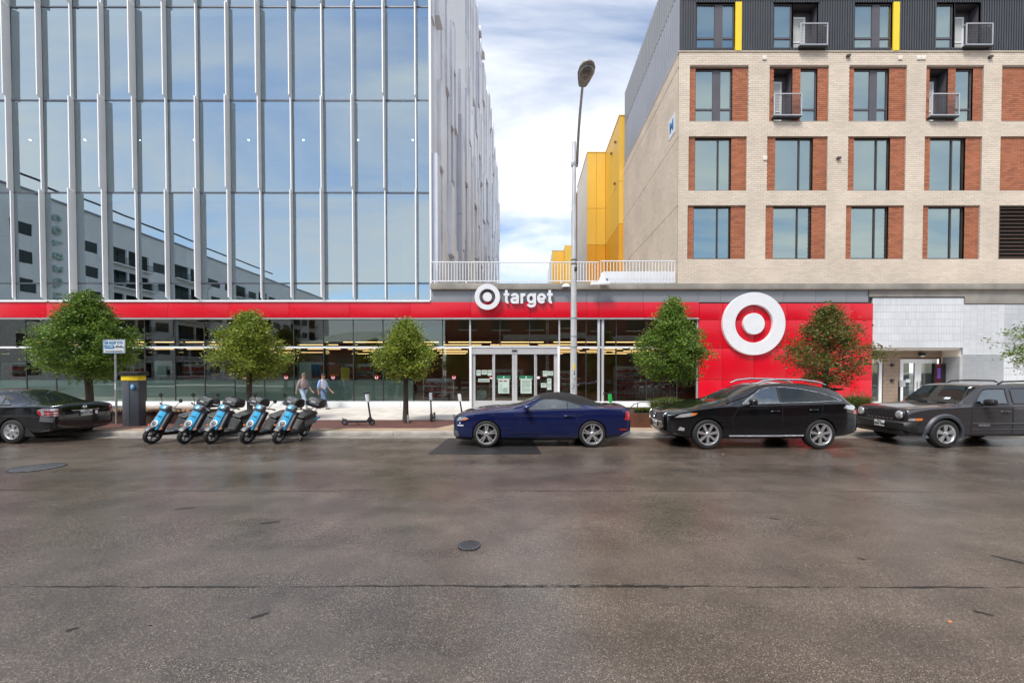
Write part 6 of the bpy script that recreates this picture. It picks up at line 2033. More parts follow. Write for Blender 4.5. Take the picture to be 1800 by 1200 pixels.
c.patch('bumper_mark', M['signw'], [(-2.22, -.80, .545), (-2.08, -.90, .545), (-2.08, -.90, .575), (-2.22, -.80, .575)], (.5, .85, 0), .008, .05)
c.patch('bumper_mark', M['signw'], [(-2.18, -.83, .60), (-2.15, -.85, .60), (-2.15, -.85, .635), (-2.18, -.83, .635)], (.5, .85, 0), .008, .05)
c.mirror(-.44, .90, 1.02, M['blue'])
for y in (-.36, .36): c.seat(.12, y, .83)
for x, y in ((XF, -.845), (XR, -.845), (XF, .845), (XR, .845)): c.wheel(x, y, .345, .235, .262, 'double5')

# ---------------- black crossover
S2 = [(-2.42, sec(.42, .46, .58, .62, .55, .78, .46, .84, .28, .87, .88)),
      (-2.36, sec(.34, .58, .73, .60, .71, .80, .57, .88, .34, .92, .93)),
      (-2.20, sec(.26, .68, .85, .60, .83, .86, .66, .94, .40, .98, .995)),
      (-1.90, sec(.23, .78, .93, .62, .91, .95, .74, 1.02, .44, 1.06, 1.08)),
      (-1.41, sec(.23, .82, .955, .66, .93, 1.03, .78, 1.10, .46, 1.15, 1.17)),
      (-1.05, sec(.23, .84, .95, .64, .925, 1.06, .80, 1.13, .50, 1.185, 1.205)),
      (-0.86, sec(.23, .84, .945, .62, .92, 1.07, .81, 1.145, .55, 1.22, 1.25)),
      (-0.35, sec(.23, .84, .945, .62, .915, 1.085, .83, 1.18, .70, 1.42, 1.47)),
      (-0.02, sec(.23, .84, .945, .62, .915, 1.09, .83, 1.20, .67, 1.57, 1.625)),
      (0.15, sec(.23, .84, .945, .62, .915, 1.10, .83, 1.21, .66, 1.61, 1.665)),
      (0.60, sec(.23, .84, .945, .62, .915, 1.11, .83, 1.23, .65, 1.64, 1.70)),
      (1.10, sec(.23, .84, .95, .64, .92, 1.12, .83, 1.25, .64, 1.625, 1.69)),
      (1.55, sec(.24, .83, .955, .66, .93, 1.14, .82, 1.26, .62, 1.575, 1.645)),
      (1.95, sec(.27, .81, .95, .68, .92, 1.16, .80, 1.27, .60, 1.49, 1.56)),
      (2.12, sec(.29, .80, .93, .68, .90, 1.155, .77, 1.25, .58, 1.42, 1.49)),
      (2.32, sec(.33, .74, .89, .68, .85, 1.08, .72, 1.14, .55, 1.22, 1.26)),
      (2.43, sec(.38, .66, .83, .66, .79, .98, .66, 1.03, .48, 1.07, 1.09)),
      (2.48, sec(.46, .58, .76, .66, .73, .88, .60, .92, .42, .95, .96))]
def gr2(j, seg):
    if seg < 0: return 0
    x = (S2[j][0] + S2[min(j+1, len(S2)-1)][0])/2
    if -.86 < x < -.02 and seg == 7: return 1
    if 1.95 < x < 2.33 and seg == 7: return 1
    return 0
xw = (P(1245, 700, 9.95).x + P(1443, 700, 9.95).x)/2
c = Car('crossover_car', 'black crossover with silver roof rails and seven spoke wheels', S2, M['blackp'], gr2, (xw, 10.88, 0), crease={5: .65, 2: .6, 7: .45})
XF, XR = -1.41, 1.41
for x in (XF, XR): c.arch(x, .415, .375, .955)
DL2 = [(-.52, 1.13), (1.20, 1.175), (2.0, 1.215), (1.75, 1.33), (1.45, 1.42), (1.05, 1.50), (.60, 1.545), (.22, 1.535), (-.02, 1.47)]
c.tunnel([(-.45, 1.14), (.42, 1.16), (.42, 1.53), (.22, 1.525), (0, 1.455)])
c.finish({1: ('windscreen', M['screen'])})
c.patch('side_window', M['clearglass'], sidepts([(-.52, 1.13), (.42, 1.155), (.42, 1.545), (.22, 1.535), (-.02, 1.47)]), NEAR, .004, .07, both=True)
c.patch('side_window', M['screen'], sidepts([(.50, 1.157), (1.38, 1.18), (1.28, 1.455), (1.05, 1.50), (.60, 1.547), (.50, 1.547)]), NEAR, .004, .07, both=True)
c.patch('quarter_window', M['screen'], sidepts([(1.42, 1.18), (2.0, 1.215), (1.75, 1.33), (1.45, 1.42), (1.32, 1.45)]), NEAR, .004, .07, both=True)
c.line('chrome_window_trim', M['chrome'], sidepts(DL2), NEAR, .011, off=.004, closed=True, both=True)
c.patch('pillar', M['black'], sidepts([(.42, 1.15), (.50, 1.15), (.50, 1.55), (.42, 1.55)]), NEAR, .006, .07, both=True)
c.line('a_pillar', M['blackp'], [(-.86, -.82, 1.17), (-.36, -.78, 1.33), (-.02, -.70, 1.52)], (0, 1, -.3), .028, both=True)
c.patch('door', M['blackp'], sidepts([(-.74, .36), (.44, .36), (.44, 1.12), (-.62, 1.09), (-.80, .75)]), NEAR, .0035, .09)
c.patch('door', M['blackp'], sidepts([(.48, .36), (.98, .36), (1.10, .62), (1.42, .84), (1.46, 1.14), (.48, 1.12)]), NEAR, .0035, .09)
c.line('door_seam', M['wellb'], sidepts([(-.74, .36), (.46, .36), (.46, 1.13), (-.62, 1.09), (-.80, .75)]), NEAR, .006, closed=True, both=True)
c.line('door_seam', M['wellb'], sidepts([(.46, .36), (.98, .36), (1.10, .62), (1.42, .84), (1.48, 1.15)]), NEAR, .006, both=True)
c.handle(.27, .955, mm=M['blackp']); c.handle(1.23, .99, mm=M['blackp'])
c.line('sill_trim', M['silver'], sidepts([(-.88, .335), (0, .335), (.98, .345)]), NEAR, .022, off=.012, both=True)
c.patch('headlight', M['headl'], [(-2.20, -.8, .785), (-2.0, -.92, .80), (-1.78, -.96, .84), (-1.70, -.97, .90), (-1.86, -.95, .915), (-2.08, -.88, .87)], (.4, .9, 0), .007, .05, both=True)
c.patch('turn_signal', M['amber'], [(-1.84, -.95, .845), (-1.74, -.96, .86), (-1.69, -.97, .905), (-1.82, -.95, .91)], (.4, .9, 0), .012, .05, both=True)
c.patch('fog_lamp', M['headl'], [(-2.12, -.82, .47), (-2.0, -.9, .46), (-1.98, -.9, .53), (-2.08, -.85, .56)], (.5, .86, 0), .007, .05, both=True)
c.patch('grille', M['dark'], [(-2.4, -.50, .62), (-2.4, .50, .62), (-2.4, .56, .90), (-2.4, -.56, .90)], (1, 0, 0), .006, .06)
c.line('grille_trim', M['chrome'], [(-2.4, -.52, .64), (-2.4, .52, .64), (-2.4, .58, .89), (-2.4, -.58, .89)], (1, 0, 0), .018, off=.004, closed=True)
c.plate((-2.4, 0, .56), (1, 0, 0), 'BKB 0412')
h, nr = c.cast((-2.4, 0, .78), (1, 0, 0))
MB().lathe([(.065, -.01), (.075, 0), (.065, .01)], (h.x - .02, 0, h.z), axis='x', n=24).build('grille_emblem', M['chrome'], c.t, smooth=60)
c.patch('lower_cladding', M['black'], sidepts([(-2.15, .24), (-1.86, .24), (-1.86, .36), (-2.2, .36)]), NEAR, .006, .08, both=True)
c.patch('lower_cladding', M['black'], sidepts([(1.86, .28), (2.36, .33), (2.38, .44), (1.86, .42)]), NEAR, .006, .08, both=True)
c.patch('tail_light', M['headl'], [(1.98, -.93, 1.03), (2.25, -.86, .98), (2.33, -.82, 1.06), (2.25, -.86, 1.11), (2.05, -.93, 1.10)], (-.45, .9, 0), .008, .05, both=True)
c.patch('tail_light', M['redl'], [(2.22, -.88, .90), (2.42, -.80, .88), (2.38, -.80, 1.0), (2.26, -.86, .98)], (-.45, .9, 0), .008, .05, both=True)
for sg in (-1, 1):
    pts = [(-.05, sg*.64, 1.625), (.12, sg*.64, 1.70), (.5, sg*.63, 1.745), (1.1, sg*.62, 1.735), (1.55, sg*.60, 1.68), (1.78, sg*.59, 1.60)]
    MB().tube(pts, [.02, .026, .026, .026, .024, .016], 8).build('roof_rail', M['silver'], c.t, smooth=60)
MB().prism([(2.0, 1.53), (2.30, 1.50), (2.30, 1.47), (2.0, 1.44)], 'y', -.56, .56).build('spoiler', M['blackp'], c.t, bevel=.012)
c.mirror(-.36, .93, 1.19, M['blackp'], .12, .085)
for y in (-.38, .38): c.seat(.15, y, 1.0)
for x, y in ((XF, -.835), (XR, -.835), (XF, .835), (XR, .835)): c.wheel(x, y, .375, .235, .272, 'seven')

# ---------------- dark grey boxy off roader
S3 = [(-2.20, sec(.46, .62, .74, .60, .73, .82, .66, .95, .42, .965, .965)),
      (-2.17, sec(.38, .70, .80, .60, .79, .84, .73, .965, .46, .99, .99)),
      (-2.08, sec(.32, .74, .835, .62, .83, .90, .77, .985, .50, 1.015, 1.015)),
      (-1.75, sec(.28, .76, .85, .66, .848, .98, .79, 1.01, .52, 1.045, 1.05)),
      (-1.30, sec(.26, .78, .86, .68, .855, 1.01, .80, 1.04, .54, 1.08, 1.085)),
      (-0.92, sec(.26, .78, .86, .66, .855, 1.03, .80, 1.06, .58, 1.10, 1.105)),
      (-0.86, sec(.26, .78, .86, .66, .855, 1.035, .80, 1.075, .70, 1.115, 1.125)),
      (-0.78, sec(.26, .78, .86, .66, .855, 1.04, .80, 1.10, .755, 1.18, 1.20)),
      (-0.42, sec(.26, .78, .86, .66, .855, 1.045, .80, 1.13, .72, 1.475, 1.51)),
      (-0.33, sec(.26, .78, .86, .66, .855, 1.05, .80, 1.14, .705, 1.55, 1.585)),
      (-0.24, sec(.26, .78, .86, .66, .855, 1.05, .80, 1.15, .70, 1.59, 1.625)),
      (-0.05, sec(.26, .78, .86, .66, .855, 1.055, .80, 1.16, .695, 1.61, 1.65)),
      (0.60, sec(.26, .78, .86, .66, .855, 1.06, .80, 1.16, .69, 1.615, 1.665)),
      (1.50, sec(.26, .78, .86, .66, .855, 1.065, .80, 1.16, .69, 1.61, 1.66)),
      (1.92, sec(.28, .78, .86, .66, .855, 1.07, .80, 1.16, .68, 1.59, 1.64)),
      (2.08, sec(.32, .76, .84, .66, .84, 1.07, .78, 1.15, .66, 1.54, 1.59)),
      (2.17, sec(.36, .72, .81, .66, .80, 1.05, .75, 1.12, .62, 1.32, 1.36)),
      (2.21, sec(.42, .66, .76, .66, .75, 1.0, .70, 1.05, .57, 1.12, 1.14))]
def gr3(j, seg):
    if seg < 0: return 0
    x = (S3[j][0] + S3[min(j+1, len(S3)-1)][0])/2
    if -.86 < x < -.33 and seg == 7: return 1
    return 0
xj = P(1664, 700, 10.08).x + 1.30
c = Car('off_road_car', 'dark grey boxy off road car with round headlights and slotted grille', S3, M['greycar'], gr3, (xj, 10.96, 0), crease={5: .8, 2: .6, 6: .3, 7: .75}, screase={1: .55, 6: .5, 9: .5, 15: .5})
XF, XR = -1.30, 1.335
for x in (XF, XR): c.arch(x, .415, .36, .88)
c.tunnel([(-.36, 1.12), (.34, 1.13), (.34, 1.49), (-.10, 1.48), (-.20, 1.44)])
c.finish({1: ('windscreen', M['screen'])})
c.patch('side_window', M['clearglass'], sidepts([(-.52, 1.115), (.34, 1.125), (.34, 1.50), (-.14, 1.495), (-.25, 1.455)]), NEAR, .004, .07, both=True)
c.line('window_seal', M['black'], sidepts([(-.52, 1.115), (.34, 1.125), (.34, 1.50), (-.14, 1.495), (-.25, 1.455)]), NEAR, .016, closed=True, both=True)
c.patch('side_window', M['tintglass'], sidepts([(.48, 1.127), (1.08, 1.13), (1.08, 1.51), (.48, 1.505)]), NEAR, .004, .07, both=True)
c.patch('window_back', M['cabin'], sidepts([(.47, 1.12), (1.36, 1.125), (1.34, 1.515), (.47, 1.51)]), NEAR, .002, .07, both=True)
c.patch('quarter_window', M['tintglass'], sidepts([(1.12, 1.13), (1.35, 1.13), (1.33, 1.51), (1.12, 1.512)]), NEAR, .004, .07, both=True)
c.line('window_seal', M['black'], sidepts([(.47, 1.12), (1.36, 1.125), (1.34, 1.515), (.47, 1.51)]), NEAR, .014, closed=True, both=True)
c.line('window_divider', M['black'], sidepts([(1.10, 1.12), (1.10, 1.515)]), NEAR, .014, both=True)
c.patch('rear_quarter_window', M['screen'], sidepts([(1.46, 1.13), (1.95, 1.14), (1.90, 1.50), (1.46, 1.515)]), NEAR, .004, .07, both=True)
c.patch('door', M['greycar'], sidepts([(-.64, .36), (.40, .36), (.40, 1.08), (-.60, 1.07)]), NEAR, .0035, .09)
c.patch('door', M['greycar'], sidepts([(.44, .36), (.90, .36), (1.02, .62), (1.38, .80), (1.38, 1.09), (.44, 1.08)]), NEAR, .0035, .09)
c.line('door_seam', M['wellb'], sidepts([(-.64, .36), (.42, .36), (.42, 1.09), (-.60, 1.08)]), NEAR, .007, closed=True, both=True)
c.line('door_seam', M['wellb'], sidepts([(.42, .36), (.90, .36), (1.02, .62), (1.40, .80), (1.40, 1.10)]), NEAR, .007, both=True)
c.handle(.22, .93, mm=M['greycar']); c.handle(1.18, .95, mm=M['greycar'])
c.line('side_moulding', M['greycar'], sidepts([(-.62, .62), (0, .62), (.95, .63)]), NEAR, .018, off=.004, both=True)
c.line('side_moulding', M['greycar'], sidepts([(-.62, .47), (0, .47), (.9, .475)]), NEAR, .014, off=.004, both=True)
q = text_mb('PATRIOT', .075, .001, .002, 'LEFT')
h, nr = c.cast((-.4, -1, .585), NEAR)
on_wall(q, (-.46, h.y - .016, .578)).build('badge_lettering', M['silver'], c.t, fixn=False)
# flared arches
for xa in (XF, XR):
    for sg in (-1, 1):
        m = MB(); pts = []
        for k in range(21):
            a = radians(-14 + k*208/20)
            x_ = xa + cos(a)*(.45 if abs(cos(a)) < .9 else .46); z_ = .36 + sin(a)*.46
            pts.append((x_, z_))
        vs = []
        for k, (x_, z_) in enumerate(pts):
            a = radians(-14 + k*208/20)
            hit, nr = c.cast((x_, sg*1.0, min(z_, .98)), (0, -sg, 0))
            yb = hit.y if abs(hit.y) > .7 else sg*.84
            for rr, dy in ((-.045, .0), (-.045, .045), (.015, .050), (.055, .004)):
                vs.append((x_ + cos(a)*rr, yb + sg*dy, z_ + sin(a)*rr))
        fs = [(4*k + i, 4*k + i + 1, 4*k + 4 + i + 1, 4*k + 4 + i) for k in range(20) for i in range(3)]
        m.add(vs, fs).build('wheel_arch_flare', M['kiosk'], c.t, smooth=45)
# front: slotted grille, round lamps, bumper
c.patch('front_panel', M['greycar'], [(-2.2, -.62, .70), (-2.2, .62, .70), (-2.2, .62, .93), (-2.2, -.62, .93)], (1, 0, 0), .010, .08, thick=.03)
for k in range(7):
    y0 = -.40 + k*.115
    c.patch('grille_slot', M['wellb'], [(-2.2, y0, .72), (-2.2, y0 + .078, .72), (-2.2, y0 + .078, .905), (-2.2, y0, .905)], (1, 0, 0), .018, .05)
    c.patch('slot_trim', M['silver'], [(-2.2, y0 + .005, .695), (-2.2, y0 + .07, .695), (-2.2, y0 + .07, .712), (-2.2, y0 + .005, .712)], (1, 0, 0), .020, .05)
for sg in (-1, 1):
    h, nr = c.cast((-2.2, sg*.585, .825), (1, 0, 0))
    yl = sg*.585
    hl = MB().lathe([(.001, -.065), (.07, -.06), (.105, -.04), (.118, -.01), (.118, .06)], (h.x, yl, .825), axis='x', n=28).build('headlight', M['headl'], c.t, smooth=50)
    MB().lathe([(.112, -.035), (.135, -.035), (.14, .05)], (h.x, yl, .825), axis='x', n=28).build('headlight_rim', M['greycar'], hl, smooth=40)
    h, nr = c.cast((-2.2, sg*.40, .455), (1, 0, 0))
    MB().lathe([(.001, -.03), (.055, -.025), (.062, .03)], (h.x, sg*.44, .475), axis='x', n=20).build('fog_lamp', M['headl'], c.t, smooth=50)
    c.patch('turn_signal', M['amber'], [(-2.04, sg*.85, .69), (-1.88, sg*.86, .70), (-1.86, sg*.86, .755), (-2.02, sg*.85, .755)], (.25, -sg*.95, 0), .010, .05)
    c.patch('side_lamp', M['headl'], [(-2.18, sg*.79, .69), (-2.05, sg*.85, .69), (-2.03, sg*.85, .755), (-2.16, sg*.80, .745)], (.4, -sg*.9, 0), .009, .05)
bp = MB(); vs = []
bprof = [(-2.30, .44), (-2.335, .50), (-2.335, .62), (-2.28, .66), (-2.12, .665)]
ys = [-.86, -.84, -.76, -.5, 0, .5, .76, .84, .86]; dx = [.34, .20, .07, .01, 0, .01, .07, .20, .34]
for y_, d_ in zip(ys, dx):
    for x_, z_ in bprof: bp.v.append((min(x_ + d_, -1.86), y_, z_))
for j in range(8):
    for i in range(4):
        a_ = j*5 + i; bp.f.append((a_, a_ + 1, a_ + 6, a_ + 5)); bp.m.append(0)
bp.build('front_bumper', M['black'], c.t, smooth=45)
MB().box(-2.25, -2.05, -.70, .70, .30, .45).build('lower_bumper', M['black'], c.t, bevel=.03)
pl_ = MB().box(-2.352, -2.338, -.30, .005, .485, .64).build('number_plate', M['plate'], c.t, bevel=.003)
q = text_mb('CDM 9266', .080, .001, .004); place(q, lambda v: Vector((-2.355, -.1475 - v.x, .55 + v.y))).build('plate_lettering', M['ink'], pl_, fixn=False)
q = text_mb('TEXAS', .04, .001, .003); place(q, lambda v: Vector((-2.355, -.1475 - v.x, .615 + v.y))).build('plate_lettering', M['ink'], pl_, fixn=False)
q = text_mb('Jeep', .075, .002, .004); h, nr = c.cast((-2.08, 0, 1.0), (0, 0, -1)); place(q, lambda v: Vector((h.x - .03 + v.y*-.6, -v.x, h.z + .008 + v.y*.2))).build('hood_lettering', M['silver'], c.t, fixn=False)
for sg in (-1, 1):
    MB().tube([(.30, sg*.62, 1.62), (.42, sg*.62, 1.685), (1.0, sg*.62, 1.70), (1.65, sg*.62, 1.685), (1.78, sg*.62, 1.62)], .022, 8).build('roof_rail', M['black'], c.t, smooth=60)
MB().tube([(-.86, -.45, 1.13), (-.80, .10, 1.155)], .012, 6).build('wiper', M['black'], c.t)
MB().tube([(-.86, .05, 1.14), (-.80, .60, 1.15)], .012, 6).build('wiper', M['black'], c.t)
h, nr = c.cast((-.5, -.52, 1.3), (1, 0, -.3))
c.patch('windscreen_sticker', M['signw'], [(-.72, -.42, 1.21), (-.72, -.28, 1.21), (-.68, -.28, 1.26), (-.68, -.42, 1.26)], (1, 0, -.2), .004, .05)
c.patch('windscreen_sticker', M['signw'], [(-.35, -.60, 1.50), (-.35, -.54, 1.50), (-.32, -.54, 1.55), (-.32, -.60, 1.55)], (1, 0, -.2), .004, .05)
c.mirror(-.32, .86, 1.17, M['black'], .13, .085)
for y in (-.36, .36): c.seat(.10, y, .96)
for x, y in ((XF, -.775), (XR, -.775), (XF, .775), (XR, .775)): c.wheel(x, y, .36, .23, .235, 'five')

# ---------------- black sedan, tail towards the mopeds
S4 = [(-2.40, sec(.30, .50, .62, .50, .60, .68, .48, .72, .30, .74, .74)),
      (-2.20, sec(.20, .70, .84, .50, .82, .78, .66, .84, .38, .87, .88)),
      (-1.40, sec(.18, .80, .90, .56, .88, .90, .74, .97, .45, 1.01, 1.02)),
      (-0.80, sec(.18, .82, .90, .54, .87, .93, .77, 1.0, .50, 1.05, 1.06)),
      (-0.10, sec(.18, .82, .90, .54, .865, .95, .78, 1.03, .62, 1.35, 1.40)),
      (0.40, sec(.18, .82, .90, .54, .865, .96, .78, 1.05, .60, 1.43, 1.475)),
      (0.80, sec(.18, .82, .90, .54, .87, .97, .78, 1.06, .59, 1.40, 1.45)),
      (1.20, sec(.18, .82, .90, .56, .88, .985, .78, 1.06, .57, 1.29, 1.345)),
      (1.52, sec(.19, .82, .905, .58, .885, .995, .77, 1.05, .56, 1.16, 1.215)),
      (1.84, sec(.21, .80, .90, .58, .88, 1.0, .76, 1.04, .55, 1.06, 1.08)),
      (1.98, sec(.22, .79, .895, .58, .87, 1.0, .75, 1.035, .50, 1.05, 1.06)),
      (2.22, sec(.25, .76, .87, .56, .84, .985, .72, 1.03, .46, 1.05, 1.055)),
      (2.33, sec(.28, .72, .83, .54, .80, .95, .70, 1.0, .44, 1.02, 1.02)),
      (2.39, sec(.32, .66, .78, .50, .74, .84, .66, .90, .42, .92, .92)),
      (2.42, sec(.36, .58, .70, .50, .68, .70, .60, .74, .40, .76, .76))]
def gr4(j, seg):
    if seg < 0: return 0
    x = (S4[j][0] + S4[min(j+1, len(S4)-1)][0])/2
    if .80 < x < 1.84 and seg == 7: return 1
    if -.8 < x < .3 and seg == 7: return 1
    return 0
xs = P(22, 700, 10.76).x - 1.385
c = Car('sedan_car', 'black saloon car parked with its red and white tail lamps showing', S4, M['blackp2'], gr4, (xs, 11.62, 0), crease={5: .6, 2: .5, 7: .4}, screase={12: .35})
XF, XR = -1.39, 1.385
for x in (XF, XR): c.arch(x, .365, .325, .91)
c.tunnel([(-.40, .99), (1.22, 1.04), (1.10, 1.14), (.80, 1.28), (.45, 1.335), (.05, 1.29)])
c.finish({1: ('rear_window', M['screen'])})
c.patch('side_window', M['clearglass'], sidepts([(-.45, .985), (.20, 1.005), (.20, 1.33), (.05, 1.30)]), NEAR, .004, .07, both=True)
c.patch('side_window', M['clearglass'], sidepts([(.28, 1.01), (.98, 1.03), (.94, 1.22), (.78, 1.30), (.45, 1.345), (.28, 1.34)]), NEAR, .004, .07, both=True)
c.patch('quarter_window', M['clearglass'], sidepts([(1.02, 1.032), (1.25, 1.04), (1.10, 1.15), (.98, 1.21)]), NEAR, .004, .07, both=True)
c.line('window_seal', M['black'], sidepts([(-.45, .985), (1.27, 1.04), (1.10, 1.155), (.80, 1.295), (.45, 1.347), (.05, 1.302)]), NEAR, .016, closed=True, both=True)
c.line('window_divider', M['black'], sidepts([(1.0, 1.03), (.96, 1.22)]), NEAR, .018, both=True)
c.patch('pillar', M['black'], sidepts([(.20, 1.0), (.28, 1.0), (.28, 1.345), (.20, 1.335)]), NEAR, .006, .07, both=True)
c.patch('door', M['blackp2'], sidepts([(.24, .34), (.86, .34), (1.0, .62), (1.18, .80), (1.20, 1.0), (.24, .98)]), NEAR, .0035, .09)
c.line('door_seam', M['wellb'], sidepts([(.24, .34), (.86, .34), (1.0, .62), (1.18, .80), (1.20, 1.01)]), NEAR, .006, both=True)
c.handle(.95, .86, mm=M['blackp2'])
for sg in (-1, 1):
    d_ = (-.62, -sg*.78, 0)
    tl = c.patch('tail_light', M['redl'], [(2.06, sg*.86, .83), (2.12, sg*.84, .74), (2.37, sg*.66, .72), (2.36, sg*.62, .78), (2.32, sg*.60, .93), (2.14, sg*.80, .945), (2.04, sg*.86, .90)], d_, .008, .05)[0]
    c.patch('reverse_lamp', M['headl'], [(2.10, sg*.85, .875), (2.34, sg*.62, .875), (2.32, sg*.61, .925), (2.14, sg*.80, .94), (2.06, sg*.86, .905)], d_, .014, .05, parent=None)
    c.patch('lamp_divider', M['headl'], [(2.18, sg*.80, .80), (2.36, sg*.64, .80), (2.36, sg*.64, .822), (2.18, sg*.80, .822)], d_, .014, .05)
    c.patch('lamp_divider', M['headl'], [(2.18, sg*.80, .74), (2.37, sg*.64, .735), (2.37, sg*.64, .755), (2.18, sg*.80, .758)], d_, .014, .05)
    c.patch('lamp_divider', M['headl'], [(2.14, sg*.82, .745), (2.18, sg*.79, .745), (2.17, sg*.79, .90), (2.12, sg*.83, .90)], d_, .015, .05)
c.line('boot_seam', M['wellb'], [(2.35, -.60, .97), (2.4, -.58, .70), (2.42, -.50, .62), (2.42, .50, .62), (2.4, .58, .70), (2.35, .60, .97)], (-1, 0, 0), .007)
c.line('boot_grip', M['chrome'], [(2.4, -.36, .845), (2.4, .36, .845)], (-1, 0, 0), .010, off=.004)
h, nr = c.cast((2.4, 0, .925), (-1, 0, 0))
MB().lathe([(.045, -.006), (.056, 0), (.045, .006)], (h.x + .012, 0, .925), axis='x', n=20).build('emblem_ring', M['chrome'], c.t, smooth=60)
MB().box(h.x + .008, h.x + .016, -.052, .052, .915, .935).build('emblem_bar', M['chrome'], c.t, fixn=False)
c.plate((2.4, 0, .76), (-1, 0, 0), 'FLT4 743')
def rear_text(t_, y_, z_, s_):
    q = text_mb(t_, s_, .001, .002); hh, n_ = c.cast((2.4, y_, z_), (-1, 0, 0))
    place(q, lambda v: Vector((hh.x + .02, y_ + v.x, z_ + v.y))).build('badge_lettering', M['silver'], c.t, fixn=False)
rear_text('ALTIMA', -.42, .775, .06)
rear_text('NISSAN', -.42, .83, .045)
c.patch('dealer_sticker', M['signw'], [(2.4, .24, .70), (2.4, .31, .70), (2.4, .31, .80), (2.4, .24, .80)], (-1, 0, 0), .012, .05)
c.patch('bumper_step', M['blackp2'], [(2.4, -.70, .54), (2.4, .70, .54), (2.4, .66, .615), (2.4, -.66, .615)], (-1, 0, 0), .02, .08, thick=.05)
c.patch('primer_patch', M['midgrey'], [(2.10, -.86, .60), (2.32, -.72, .56), (2.34, -.70, .70), (2.12, -.84, .735)], (-.62, .78, 0), .006, .05)
MB().prism([(1.72, .20), (2.0, .18), (1.80, .42), (1.74, .42)], 'y', -.885, -.86).build('mud_flap', M['black'], c.t)
MB().tube([(1.35, -.05, 1.30), (1.42, .0, 1.38), (1.62, .18, 1.44)], .016, 6).build('antenna', M['black'], c.t)
for y in (-.36, .36):
    c.seat(.25, y, .90)
for x, y in ((XF, -.80), (XR, -.80), (XF, .80), (XR, .80)): c.wheel(x, y, .325, .21, .205, 'six')
